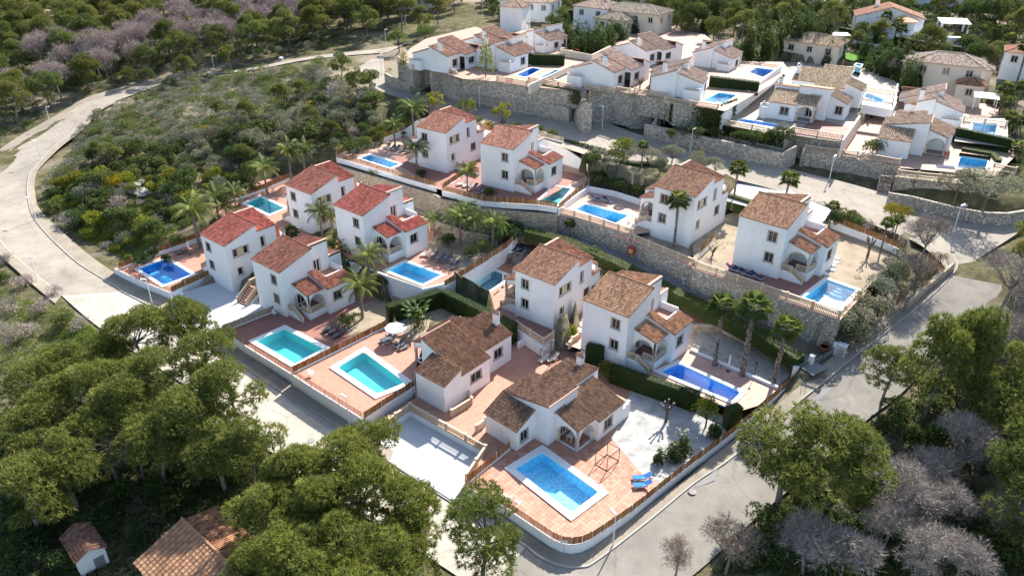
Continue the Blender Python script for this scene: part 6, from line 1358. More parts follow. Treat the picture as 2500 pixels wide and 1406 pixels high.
for lab, x, y, z, s in [('round clipped bush in the bed beside the ivy curtain', 1382, 250, 15.8, 1.2), ('pair of round bushes at the villa with balcony box', 1657, 248, 18.3, .9), ('round bush in the upper bed beside the yellow green tree', 1225, 222, 15.8, .7), ('dark clipped ball in the leftmost corner bed', 958, 180, 15.8, 1.2), ('dark clipped ball beside the corner bed wall', 975, 192, 15.6, 1.3), ('dark clipped ball at the corner bed edge', 997, 198, 15.6, 1.0), ('golden round bush in the white gravel side yard', 1822, 260, 15.4, 1.2), ('golden bush behind the round one in the side yard', 1845, 240, 15.4, 1.2)]: put('ball', x, y, z, s, lab, tint=(1.0, .9, .6) if 'golden' in lab else (1, 1, 1))
put('cypress', 1608, 1130, 0, .0001+.62, 'leafy shrub beside the blue sun loungers', sz=.35); put('cypress', 1643, 1120, 0, .9, 'dark rounded conifer at the reed fence, left of two', sz=.42); put('cypress', 1668, 1105, 0, .9, 'dark rounded conifer at the reed fence, right of two', sz=.46)
put('cypress', 1742, 1062, .3, .8, 'dark rounded conifer beside the bright feathery tree', sz=.36); put('cypress', 1445, 655, 3.2, 1.5, 'big dark rounded conifer behind the orange villa', sz=.62); put('shrub_bright', 1478, 920, 0, 1.4, 'bright green clipped cube bush beside the tall hedge')
for lab, x, y, z, s, k in [('leafy bush in the stair planter of the orange villa', 1395, 830, .6, 1.3, 'shrub_bright'), ('green bush at the far left pool fence', 350, 645, .1, 1.3, 'shrub_dark'), ('second green bush at the far left pool fence', 372, 628, .3, 1.1, 'shrub_dark'), ('bush beside the closed white parasol', 432, 600, .3, 1.2, 'shrub_dark'), ('bush in the tan sand garden at the reed fence', 1155, 628, 3.6, 1.2, 'shrub'), ('bush under the feathery palm in the tan garden', 852, 795, .3, 1.3, 'shrub'), ('dark bush beside the loungers on the upper terrace', 1195, 482, 8.7, 1.1, 'shrub_dark'), ('low dark bush at the upper terrace fence', 1032, 432, 8.7, 1.0, 'shrub_dark'), ('bushy shrub at the left end of the long narrow pool', 862, 378, 8.7, 2.0, 'shrub_dark'), ('bright bush behind the long narrow pool', 895, 362, 8.9, 1.6, 'shrub'), ('citrus bush on the driveway balustrade', 2135, 378, 13.2, 1.9, 'shrub'), ('citrus bush beside the covered pool wall', 2092, 268, 15, 1.2, 'shrub'), ('large bush where the lane meets the palm garden', 1255, 585, 4.2, 2.0, 'shrub_dark'), ('planter agave beside the red stair', 630, 700, -.2, .8, 'shrub_dark'), ('bush at the reed fence behind the turquoise pool', 615, 470, 4.0, 1.3, 'shrub_dark'), ('dark low planting between the two middle red villas', 830, 590, 2.6, 1.3, 'shrub_dark'), ('yellowish bush between the twin upper houses', 1155, 412, 8.9, .9, 'shrub_bright')]: put(k, x, y, z, s, lab)
for x, y, z, s in [(2060, 800, 6.0, 1.7), (2090, 790, 6.0, 1.8), (2120, 760, 6.4, 1.8), (2150, 720, 7, 1.8), (2170, 690, 7.2, 1.7), (2190, 660, 7.5, 1.5), (2095, 830, 4.6, 1.6), (2140, 770, 5.8, 1.6), (2205, 640, 7.8, 1.3), (2060, 840, 4.2, 1.4)]: put('shrub_grey', x, y, z, s, 'grey leafy oleander along the garden edge behind the corner steps pool', 'oleanders behind the corner steps pool')
for x, y, z, s in [(2190, 740, 6.6, 1.1), (2240, 700, 7.2, 1.0), (2280, 665, 8.0, 1.1), (2300, 640, 8.3, .9), (2270, 640, 8.2, 1.0), (2230, 660, 7.8, 1.1)]: put('shrub_dry', x, y, z, s, 'dry brown bush on the bank above the pavement wall', 'dry bushes on the bank', tint=(.75, .55, .4))
# small bushes along the upper verge and planted walls
for x, y, z, s, k in [(2040, 545, 9.2, 1.3, 'shrub_dark'), (2070, 540, 9.3, 1.4, 'shrub'), (2095, 550, 9.2, 1.1, 'shrub'), (2120, 560, 9.0, .9, 'shrub_dry'), (1300, 320, 12.4, 1.0, 'shrub'), (1320, 322, 12.4, .9, 'shrub'), (1190, 312, 12.5, .9, 'shrub_flower'), (1260, 318, 12.3, 1.1, 'shrub'), (1480, 400, 11, 1.2, 'shrub_grey'), (1460, 385, 11.5, 1.0, 'shrub_grey'), (1165, 305, 12.6, 1.2, 'shrub'), (1230, 322, 12.2, 1.0, 'shrub')]: put(k, x, y, z, s, 'small roadside bush on the verge of the upper road', 'small bushes on the upper road verge')
for x, y, z, s in [(1460, 445, 9, 1.2), (1475, 455, 9, 1.2), (1492, 460, 9, 1.2), (1510, 463, 9, 1.2), (1528, 470, 9, 1.2), (1545, 474, 9, 1.2), (1560, 478, 9, 1.1), (1450, 436, 9, 1.1)]: put('shrub_dark', x, y, z, s, 'dark evergreen bush of the row behind the striped loungers', 'evergreen bushes behind the striped loungers')
for x, y, z, s, k in [(1640, 335, 14.0, 1.1, 'shrub_dark'), (1668, 325, 14.3, 1.5, 'shrub_grey'), (1700, 335, 14.3, 1.3, 'shrub_dark'), (1740, 335, 14.2, 1.2, 'shrub_dark'), (1800, 345, 14, 1.4, 'shrub_dark'), (1840, 350, 13.9, 1.4, 'shrub_dark'), (1870, 345, 14.2, 1.3, 'shrub_bright'), (1900, 350, 14.2, 1.9, 'shrub_dark'), (1905, 330, 14.8, 1.5, 'shrub_grey'), (1340, 236, 15.6, 1.4, 'shrub_dark'), (1355, 228, 15.8, 1.3, 'shrub_grey'), (1330, 225, 15.8, 1.0, 'shrub_dark')]: put(k, x, y, z, s, 'leafy bush in the planted strip above the long road wall', 'bushes in the planted strip above the road')
# ---- upper gardens: cypress row, palms, trees
CY = [(1405, 150, .9), (1418, 140, 1.0), (1430, 132, 1.0), (1442, 150, 1.0), (1455, 135, 1.1), (1465, 150, 1.1), (1478, 140, 1.1), (1335, 110, .9), (1325, 118, .8), (1490, 125, 1.1), (1350, 95, .9), (1365, 92, .9), (1372, 105, .9), (1385, 108, .95), (1395, 125, .95), (1515, 110, .9), (1525, 105, .9), (1545, 90, .8), (1555, 92, .75), (1570, 88, .8), (1590, 78, .8),
      (1880, 140, 1.0), (1890, 150, 1.1), (1905, 150, 1.2), (1925, 155, 1.3), (1945, 150, 1.1), (1958, 150, 1.0), (1970, 150, .9), (1985, 152, 1.0), (2000, 150, 1.1), (2012, 150, 1.0), (2020, 145, .9), (2055, 130, .6), (1960, 85, .9), (2110, 200, 1.0), (2122, 205, 1.0), (2135, 205, 1.0), (2150, 210, 1.1), (2165, 205, 1.0), (2180, 215, 1.1), (2195, 220, 1.0), (2205, 225, 1.1), (2220, 225, .9), (2230, 220, .9), (1830, 150, 1.1), (1820, 145, 1.1), (1870, 145, 1.1), (1860, 140, 1.0)]
for x, y, s in CY: put('cypress', x, y+6, None, s*1.35, 'dark slender cypress of the rows behind the upper villas', 'cypresses behind the upper villas')
for x, y, s, k in [(1560, 60, .9, 'pine'), (1620, 70, .9, 'pine'), (1680, 70, .95, 'pine'), (1640, 40, .9, 'pine'), (1720, 60, .95, 'pine'), (1760, 55, .9, 'pine'), (1600, 30, .9, 'pine'), (1700, 25, .9, 'pine'), (1790, 90, .8, 'pine'), (1810, 110, .8, 'pine'), (1850, 50, .9, 'pine'), (1900, 60, .8, 'pine'), (1740, 110, .7, 'pine'), (1770, 130, .7, 'dark_tree'), (1800, 150, .9, 'dark_tree'), (1070, 60, .9, 'pine'), (1030, 90, .8, 'pine'), (1110, 30, .9, 'pine'), (1660, 100, .8, 'pine'), (1830, 30, .9, 'pine'), (1540, 15, .9, 'pine'), (1480, 8, .8, 'pine')]:
    put(k, x, y, None, s, 'dark tree of the belt behind the upper villas', 'tree belt behind the upper villas')
for x, y, s, k, lab in [(975, 128, 1.35, 'broad_tree', 'broad leaved tree left of the leftmost upper villa'), (1040, 112, 1.35, 'broad_tree', 'broad leaved tree behind the leftmost upper villa'), (2420, 70, 1.9, 'dark_tree', 'umbrella shaped dark tree beside the white villa'), (2370, 60, 1.5, 'dark_tree', 'dark round tree behind the covered terrace'), (2460, 60, 1.6, 'dark_tree', 'dark tree at the top right corner'), (1935, 30, 1.2, 'broad_tree', 'light green tree beside the terracotta stair house'), (2245, 65, 1.0, 'sparse_tree', 'bare branched tree right of the white villa'), (2385, 160, 1.1, 'broad_tree', 'green tree behind the hip roofed house, left'), (2415, 165, 1.1, 'broad_tree', 'green tree behind the hip roofed house, right'), (2175, 215, .7, 'bare', 'small bare tree at the covered pool railing'), (1370, 108, .5, 'bare', 'small bare tree in front of the cypress row'), (1300, 70, .8, 'sparse_tree', 'brownish sparse tree beside the square tower')]: put(k, x, y, None, s, lab)
for x, y, s in [(2120, 120, .7), (2150, 105, .95), (2185, 140, .95), (2175, 130, 1.0), (2145, 140, .6), (2360, 110, .6), (2390, 120, .7), (2420, 120, .7), (2440, 270, 1.1), (2480, 210, 1.2), (2470, 290, .9), (2490, 300, .8), (2445, 160, .9)]: put('fan_palm', x, y, None, s, 'garden palm near the white villa at the upper right', 'palms of the upper right gardens')
for x, y, s in [(2470, 405, .55), (2478, 330, .55), (2450, 335, .5), (2370, 425, .5), (2310, 480, .45)]: put('short_fan_palm', x, y, None, s*1.9, 'low palm beside the right hand garden pools', 'low palms of the right hand gardens')
for x, y, s, k in [(2360, 345, 1.4, 'shrub_grey'), (2385, 345, 1.4, 'shrub_grey'), (2410, 350, 1.4, 'shrub_grey'), (2330, 260, 1.5, 'shrub'), (2450, 260, 1.6, 'shrub'), (2380, 270, 1.4, 'shrub_dry'), (2420, 290, 1.5, 'shrub'), (2470, 250, 1.5, 'shrub_dark'), (2060, 120, 1.3, 'shrub_dark'), (2080, 110, 1.3, 'shrub'), (2100, 130, 1.4, 'shrub_dark'), (2200, 145, 1.3, 'shrub_dark'), (2220, 150, 1.3, 'shrub_dry'), (2330, 100, 1.4, 'shrub'), (1330, 30, 1.6, 'shrub'), (1400, 40, 1.6, 'shrub'), (1420, 30, 1.6, 'shrub_bright'), (1380, 35, 1.6, 'shrub'), (1350, 50, 1.5, 'shrub'), (2000, 60, 1.6, 'shrub'), (2470, 180, 1.6, 'shrub_dark'), (2440, 430, 1.3, 'shrub'), (2310, 430, 1.0, 'shrub_grey')]: put(k, x, y, None, s*1.15, 'garden shrub among the upper houses', 'garden shrubs among the upper houses')
# ---- hedges, ivy
def hedge(label, path, h, w_=1.1, mat='leaf_dark', dens=60, ln=.13, name='hedge', cat='hedge', rag=.11):
    path = [Vector(p) for p in path]; t = thing(name, label, cat, path[0]); o0 = path[0]; loc = [p-o0 for p in path]
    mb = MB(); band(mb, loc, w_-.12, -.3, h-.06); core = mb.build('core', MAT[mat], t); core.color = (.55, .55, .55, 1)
    P, A = [], []; fine = resample(loc, .5)
    for a, b in zip(fine[:-1], fine[1:]):
        d = (b-a); L = Vector((d.x, d.y, 0)).length; dn = Vector((d.x, d.y, 0)).normalized(); nr = Vector((-dn.y, dn.x, 0))
        for side, area in ((1, h*L), (-1, h*L), (0, w_*L)):
            for _ in range(int(dens*area)):
                u = RND.random(); c = a.lerp(b, u); r_ = RND.uniform(-rag, rag)
                if side: q = c+nr*side*(w_/2+r_)+Vector((0, 0, RND.uniform(0, h))); ax = nr*side+Vector((0, 0, .3))
                else: q = c+nr*RND.uniform(-w_/2, w_/2)+Vector((0, 0, h+r_)); ax = Vector((0, 0, 1))
                P.append(tuple(q)); A.append(tuple(ax))
    V, F, T = blades(np.array(P), np.array(A), 2, ln, ln*.55, .7, None, .15, 'quad'); f = link('foliage', np_mesh('foliage', V, F, T, mat), t); f['kind'] = 'stuff'; f.color = (1, 1, 1, 1)
    return t
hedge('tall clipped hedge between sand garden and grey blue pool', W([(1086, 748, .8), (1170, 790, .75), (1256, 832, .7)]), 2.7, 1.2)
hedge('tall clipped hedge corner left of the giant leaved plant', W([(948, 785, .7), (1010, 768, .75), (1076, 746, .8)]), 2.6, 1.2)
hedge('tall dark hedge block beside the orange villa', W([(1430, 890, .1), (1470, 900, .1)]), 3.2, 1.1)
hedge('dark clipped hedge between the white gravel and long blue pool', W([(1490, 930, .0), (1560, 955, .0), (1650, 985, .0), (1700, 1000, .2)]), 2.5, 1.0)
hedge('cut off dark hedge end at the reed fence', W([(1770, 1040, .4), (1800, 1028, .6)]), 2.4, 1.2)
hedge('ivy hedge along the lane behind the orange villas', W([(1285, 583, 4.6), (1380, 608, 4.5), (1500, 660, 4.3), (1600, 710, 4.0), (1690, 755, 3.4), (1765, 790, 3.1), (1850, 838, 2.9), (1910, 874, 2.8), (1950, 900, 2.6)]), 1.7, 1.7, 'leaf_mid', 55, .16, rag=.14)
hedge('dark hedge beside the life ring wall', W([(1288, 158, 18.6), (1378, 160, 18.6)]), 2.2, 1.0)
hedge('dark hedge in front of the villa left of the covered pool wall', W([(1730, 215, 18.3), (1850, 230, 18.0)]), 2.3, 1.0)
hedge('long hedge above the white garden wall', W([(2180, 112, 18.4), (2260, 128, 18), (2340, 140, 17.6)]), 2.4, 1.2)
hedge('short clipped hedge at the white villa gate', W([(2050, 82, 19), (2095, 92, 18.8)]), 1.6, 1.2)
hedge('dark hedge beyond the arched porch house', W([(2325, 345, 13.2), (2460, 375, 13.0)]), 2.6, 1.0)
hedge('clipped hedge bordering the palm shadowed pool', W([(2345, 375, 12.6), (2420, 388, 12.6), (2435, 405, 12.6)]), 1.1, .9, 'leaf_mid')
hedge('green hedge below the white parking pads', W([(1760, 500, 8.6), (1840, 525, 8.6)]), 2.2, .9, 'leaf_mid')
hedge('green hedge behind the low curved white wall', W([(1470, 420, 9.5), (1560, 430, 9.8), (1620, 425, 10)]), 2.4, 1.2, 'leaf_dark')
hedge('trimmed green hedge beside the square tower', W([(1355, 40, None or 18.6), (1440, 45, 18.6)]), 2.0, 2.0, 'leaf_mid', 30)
def ivy(label, quad, n, mat='leaf_dark', ln=.2, edge=None):
    """climbing leaves over a wall face given by four world points (lower left, lower right, upper right, upper left)"""
    a, b, c, d = (Vector(q) for q in quad); nr = (b-a).cross(d-a).normalized(); 
    if nr.y > 0: nr = -nr
    P = []
    while len(P) < n:
        u, v = RND.random(), RND.random()
        if edge and v < edge(u)+RND.uniform(-.08, .08): continue
        P.append(tuple(a.lerp(b, u).lerp(d.lerp(c, u), v)+nr*RND.uniform(.08, .4)))
    V, F, T = blades(np.array(P), np.tile(np.array(nr)+[0, 0, .2], (n, 1)), 2, ln, ln*.7, .6, None, .2, 'quad'); o = link('ivy', np_mesh('ivy', V, F, T, mat)); tag(o, label, 'ivy'); o.color = (1, 1, 1, 1)
def vq(p0, p1, z0, z1):
    """upright quad over two survey points read at height p[2]"""
    a, b = P3(*p0), P3(*p1); f = Vector((0, -.3, 0)); return [Vector((a.x, a.y, z0))+f, Vector((b.x, b.y, z0))+f, Vector((b.x, b.y, z1))+f, Vector((a.x, a.y, z1))+f]
ivy('ivy hanging over the tall white side wall', vq((1378, 340, 12.5), (1480, 372, 12.0), 8.7, 12.8), 5200, edge=lambda u: max(.05, .72-1.5*u))
ivy('ivy curtain on the upper stone wall beside the round bastion', vq((1305, 206, 18.5), (1420, 224, 18.5), 16, 18.9), 3600, 'leaf_mid', .24)
ivy('ivy curtain below the railing of the curved steps pool', vq((1638, 250, 18.2), (1765, 270, 18.2), 14.6, 18.4), 5000, 'leaf_mid', .26)
ivy('ivy crown on the end of the long stepped white wall', vq((1755, 262, 18.2), (1795, 240, 18.8), 15.6, 18.9), 1500, 'leaf_mid', .25)
ivy('ivy below the railing of the long blue pool', vq((1760, 305, 15.2), (1915, 336, 15.2), 13.6, 15.3), 3800, 'leaf_dark', .26)
# ================================================================ OBJECTS
def merge(*mbs): pass
# ---- street lamps
def make_lamp():
    t = thing('street_lamp', 'lamp', 'street lamp')
    p = MB(); p.tube([(0, 0, -.3), (0, 0, .6), (0, 0, 4.1)], [.09, .07, .05], 8); p.build('pole', MAT['white_paint'], t)
    h = MB(); h.hexa([(-.02, -.13, 4.08), (.75, -.16, 4.2), (.75, .16, 4.2), (-.02, .13, 4.08)], [(-.02, -.1, 4.2), (.72, -.12, 4.34), (.72, .12, 4.34), (-.02, .1, 4.2)]); h.build('lamp_head', MAT['white_paint'], t)
    f = MB(); f.box(-.14, .14, -.14, .14, -.02, .03); f.build('base_plate', MAT['galvanised'], t)
    return t
LA = [('on the hill pavement at the inner bend of the left road', 89, 536, -.05, 2.9), ('on the verge side of the left road', 92, 687, -.9, .1), ('behind the pine crowns beside the far left pool', 372, 742, -1.0, 3.4), ('on the wood side of the left road', 124, 305, 3.2, .2), ('at the bend corner of the left road', 101, 391, 1.9, 3.2), ('far along the left road between young pines', 524, 176, 8.2, -.6),
      ('at the road fork left of the upper villas', 932, 182, 13, .4), ('behind the fork beside the broad leaved trees', 942, 112, 13.6, .4), ('in front of the stone garage wall near the grey car', 1054, 213, 13.1, 3.2), ('between two tree yuccas on the upper road', 1171, 262, 12.9, .8), ('in front of the tall stone garage wall', 1470, 314, 12.6, 2.2), ('on the upper road above the orange roof', 1685, 372, 11.7, .6), ('in front of the stair garage on the upper road', 2024, 441, 10.4, .8), ('at the street junction corner', 2327, 566, 9.0, .4),
      ('on the lower pavement beside the corner fence of the pale pool', 854, 1040, -.8, 2.6), ('on the corner pavement below the nearest villa', 1496, 1333, -.9, 2.2), ('on the street below the white villa', 2214, 130, 18.0, .4), ('near the square tower', 1178, 38, 16, .3), ('beside the house with brick chimney', 1373, 25, 18.6, .3)]
lp = None
for lab, x, y, z, a in LA:
    p = P3(x, y, z)
    if lp is None: lp = make_lamp(); o = lp; o.location = p; o.rotation_euler = (0, 0, a); o['label'] = 'white street lamp '+lab; o['group'] = 'white street lamps'
    else: dup(lp, p, a, 'white street lamp '+lab, 'white street lamps')
def signpost(label, x, y, z, h=1.7):
    t = thing('road_sign', label, 'sign', P3(x, y, z)); p = MB(); p.tube([(0, 0, -.2), (0, 0, h)], .03, 6); p.build('post', MAT['galvanised'], t); q = MB(); q.box(-.34, .34, -.045, -.03, h-.28, h+.06); q.build('plate', MAT['galvanised'], t)
signpost('small grey street name plate at the corner of the nearest villa', 1376, 1350, -.92)
signpost('dark post sign at the right hand street corner wall', 2344, 540, 9.1, 2.6)
# ---- loungers, chairs, parasols, tables
def make_lounger(fab, frame, label):
    t = thing('sun_lounger', label, 'sun lounger')
    f = MB()
    for s in (-.32, .32): f.box(-.95, .45, s-.03, s+.03, .27, .33)
    f.box(-.95, -.88, -.29, .29, .27, .33); f.box(.38, .45, -.29, .29, .27, .33); f.build('frame', MAT[frame], t)
    l = MB()
    for x in (-.75, .35):
        for s in (-.32, .32): l.tube([(x, s, 0), (x+.08, s, .29)], .03, 5)
    lo = l.build('leg', MAT[frame], t); lo['kind'] = 'stuff'
    m = MB(); m.box(-.93, .28, -.29, .29, .332, .39); m.build('seat', MAT[fab], t)
    b = MB(); b.hexa([(.28, -.29, .335), (.95, -.29, .78), (.95, .29, .78), (.28, .29, .335)], [(.25, -.29, .39), (.91, -.29, .83), (.91, .29, .83), (.25, .29, .39)]); b.build('backrest', MAT[fab], t)
    r = MB()
    for s in (-.36, .36): r.tube([(-.15, s, .32), (-.1, s, .52), (.3, s, .54), (.42, s, .33)], .022, 5)
    r.build('armrest', MAT[frame], t); return t
LOUNGE = [('grey_fabric', 'white_plastic', 'black and white sun lounger under the white parasol', [(944, 830), (955, 834), (977, 843), (988, 849)], .75, .75), ('grey_fabric', 'dark_metal', 'dark sun lounger at the tan garden edge beside the pool with round steps', [(803, 806), (816, 812), (829, 820)], .3, .8),
          ('grey_fabric', 'grey_metal', 'dark sun lounger beside the green edged pool', [(1061, 630), (1078, 635), (1090, 639), (1112, 653)], 3.6, .9), ('beige_fabric', 'white_plastic', 'beige lounger left of the dark ones beside the green edged pool', [(1043, 625)], 3.6, .3), ('grey_fabric', 'grey_metal', 'grey sun lounger at the far left pool', [(441, 620), (452, 616)], 0, .1),
          ('grey_fabric', 'grey_metal', 'dark sun lounger in the row behind the long narrow pool', [(945, 363), (957, 365), (970, 367), (984, 370), (997, 373), (1010, 377)], 8.7, 1.0), ('beige_fabric', 'white_plastic', 'pale sun lounger behind the yellow feathery palm', [(1128, 452), (1142, 456)], 8.7, .6), ('grey_fabric', 'white_plastic', 'dark sun lounger beside the pale ones behind the reed fence', [(1157, 462), (1173, 470)], 8.7, .9),
          ('navy_fabric', 'white_plastic', 'blue sun lounger beside the pool with the lane balustrade', [(1452, 489), (1484, 494)], 8.0, 2.5), ('navy_fabric', 'white_plastic', 'dark sun lounger on the rubble edged sun deck', [(1258, 612), (1275, 617)], 2.6, 1.0), ('navy_fabric', 'white_plastic', 'navy sun lounger in the shade of the villa above the lane', [(1787, 660), (1806, 666), (1821, 672), (1847, 679)], 7.95, 2.4),
          ('blue_fabric', 'white_plastic', 'bright blue sun lounger at the reed fence corner', [(1566, 1170), (1568, 1188)], 0, .15), ('beige_fabric', 'beige_fabric', 'white sun bed inside the black frame on the red court', [(1328, 880), (1349, 879)], 0, .75), ('grey_fabric', 'white_plastic', 'sun chair beside the small upper pool', [(1308, 154), (1318, 156)], 18.65, 1.2)]
for fab, fr, lab, ps, z, a in LOUNGE:
    first = None
    for i, (x, y) in enumerate(ps):
        o = make_lounger(fab, fr, lab) if first is None else copy_tree(first); first = first or o
        o.location = P3(x, y, z+.01); o.rotation_euler = (0, 0, a+RND.uniform(-.12, .12))
        if len(ps) > 1:
            o['group'] = lab.replace('lounger', 'loungers').replace('sun bed', 'sun beds').replace('sun chair', 'sun chairs'); o['label'] = lab
            if len(ps) == 2: o['label'] = lab+(', left of two' if i == 0 else ', right of two') if fab != 'blue_fabric' else lab+(', farther of two' if i == 0 else ', nearer of two')
def make_parasol_open(label, loc):
    t = thing('parasol', label, 'parasol', loc); p = MB(); p.tube([(0, 0, 0), (0, 0, 2.5)], .03, 6); p.build('pole', MAT['white_paint'], t); b = MB(); b.lathe((0, 0, 0), [(.3, 0), (.3, .06), (.06, .1)], 10); b.build('base', MAT['kerb'], t)
    c = MB(); n = 8; R_ = 1.45
    for i in range(n):
        a0, a1 = 2*math.pi*i/n, 2*math.pi*(i+1)/n; q = lambda a, r, z: (r*math.cos(a), r*math.sin(a), z)
        c.face([q(a0, R_, 2.05), q(a1, R_, 2.05), q(a1, .5, 2.42), q(a0, .5, 2.42)]); c.face([q(a0, .5, 2.42), q(a1, .5, 2.42), (0, 0, 2.55)]); c.face([q(a0, R_, 1.9), q(a1, R_, 1.9), q(a1, R_, 2.05), q(a0, R_, 2.05)])
    c.build('canopy', MAT['white_fabric'], t); r = MB()
    for i in range(n): a = 2*math.pi*i/n; r.tube([(0, 0, 2.0), (.75*math.cos(a), .75*math.sin(a), 2.3)], .012, 4)
    o = r.build('ribs', MAT['white_paint'], t); o['kind'] = 'stuff'
make_parasol_open('open white parasol over black and white loungers', P3(968, 832, .75))
def make_parasol_closed(label, loc, fab='beige_fabric'):
    t = thing('parasol', label, 'parasol', loc, 0, 'closed garden parasols'); p = MB(); p.tube([(0, 0, 0), (0, 0, 2.4)], .028, 6); p.build('pole', MAT['grey_metal'], t); b = MB(); b.lathe((0, 0, 0), [(.26, 0), (.26, .06), (.06, .1)], 10); b.build('base', MAT['dark_metal'], t)
    c = MB(); c.lathe((0, 0, 0), [(.05, 1.0), (.15, 1.1), (.12, 1.7), (.09, 2.2), (.02, 2.45)], 9); c.build('canopy', MAT[fab], t)
for lab, x, y, z, f in [('closed parasol with light cover beside the far left pool lounger', 464, 621, 0, 'white_fabric'), ('closed grey parasol among dark loungers at the green edged pool', 1104, 645, 3.6, 'grey_fabric'), ('closed pale parasol behind the row of dark loungers', 1001, 372, 8.7, 'beige_fabric'), ('closed parasol beside the white chair at the long blue pool', 1777, 906, 1.4, 'white_fabric'), ('closed parasol at the grey blue pool ledge', 1228, 701, 1.3, 'white_fabric'), ('closed white parasol on the white villa terrace, left', 2282, 76, 18.8, 'white_fabric'), ('closed white parasol on the white villa terrace, right', 2293, 80, 18.8, 'white_fabric')]: make_parasol_closed(lab, P3(x, y, z+.01), f)
def make_chair(label, mat='white_plastic'):
    t = thing('garden_chair', label, 'chair'); s = MB(); s.box(-.25, .25, -.25, .25, .40, .44); s.build('seat', MAT[mat], t); b = MB(); b.hexa([(-.25, .22, .44), (.25, .22, .44), (.25, .27, .44), (-.25, .27, .44)], [(-.22, .33, .88), (.22, .33, .88), (.22, .37, .88), (-.22, .37, .88)]); b.build('backrest', MAT[mat], t)
    for x in (-.23, .23):
        for y in (-.23, .23): l = MB(); l.tube([(x*1.15, y*1.15, 0), (x, y, .4)], .025, 5); l.build('leg', MAT[mat], t)
    a = MB()
    for x in (-.27, .27): a.box(x-.025, x+.025, -.25, .3, .62, .65)
    a.build('armrest', MAT[mat], t); return t
CH = [('white plastic chair beside the reed fence of the nearest villa, left of three', 1224, 1216, 0, 2.5), ('white plastic chair beside the reed fence of the nearest villa, middle of three', 1243, 1222, 0, 3.0), ('white plastic chair beside the reed fence of the nearest villa, right of three', 1264, 1235, 0, 2.6), ('white plastic chair against the wall at the pool with round steps', 672, 770, .3, 1.0), ('white plastic chair on the corner of the pale turquoise pool terrace', 761, 918, .75, 1.2),
      ('white plastic chair below the villa porch above the lane, left', 1536, 556, 8.0, .4), ('white plastic chair below the villa porch above the lane, right', 1548, 558, 8.0, 2.0), ('white plastic chair beside the closed parasol at the long blue pool', 1762, 894, 1.4, 2.6)]
ch0 = None
for lab, x, y, z, a in CH:
    if ch0 is None: ch0 = make_chair(lab); o = ch0
    else: o = copy_tree(ch0)
    o['label'] = lab; o.location = P3(x, y, z+.01); o.rotation_euler = (0, 0, a); o['group'] = 'white plastic garden chairs'
def table(label, loc, rz, mat='white_plastic', L=1.3, Wd=.8, leg='white_plastic'):
    t = thing('garden_table', label, 'table', loc, rz); s = MB(); s.box(-L/2, L/2, -Wd/2, Wd/2, .7, .74); s.build('tabletop', MAT[mat], t)
    for x in (-L/2+.1, L/2-.1):
        for y in (-Wd/2+.1, Wd/2-.1): l = MB(); l.tube([(x*1.03, y*1.03, 0), (x, y, .7)], .03, 5); l.build('leg', MAT[leg], t)
table('white table under the arched porch of the nearest villa', P3(1397, 1072, .01), .8)
table('blue and white table tennis table on the right hand terrace', P3(2305, 418, 12.52), -.3, 'navy_fabric', 2.7, 1.5)
table('pale blue table beside the upper loungers', P3(1350, 150, 18.62), .5, 'white_fabric', 2.4, 1.2)
st = thing('bar_stool', 'black stool under the porch of the nearest villa', 'stool', P3(1414, 1088, .01)); q = MB(); q.lathe((0, 0, 0), [(.18, .6), (.2, .63), (.18, .7), (.02, .7)], 9); q.build('seat', MAT['dark_metal'], st)
for a in (0, 2.1, 4.2): q = MB(); q.tube([(.22*math.cos(a), .22*math.sin(a), 0), (.1*math.cos(a), .1*math.sin(a), .62)], .018, 5); q.build('leg', MAT['dark_metal'], st)
# ---- black box frames
def box_frame(label, px, z, h):
    b = [P3(x, y, z) for x, y in px]; c = sum(b, Vector())/4; t = thing('metal_frame', label, 'frame', c); b = [p-c for p in b]; up = Vector((0, 0, h))
    for i in range(4):
        q = MB(); q.bar(b[i], b[i]+up, .045); q.build('post', MAT['dark_metal'], t)
        q = MB(); q.bar(b[i]+up*.98, b[(i+1) % 4]+up*.98, .04); q.build('top_rail', MAT['dark_metal'], t)
        q = MB(); q.bar(b[i]+up*.03, b[(i+1) % 4]+up*.03, .035); q.build('bottom_rail', MAT['dark_metal'], t)
box_frame('black metal box frame standing beside the dappled blue pool', [(1453, 1134), (1481.6, 1110), (1510.5, 1125), (1481, 1150)], 0, 1.75)
box_frame('black metal box frame around two white sun beds on the red court', [(1318.6, 882), (1341.5, 894), (1367, 875), (1345, 862)], 0, 1.9)
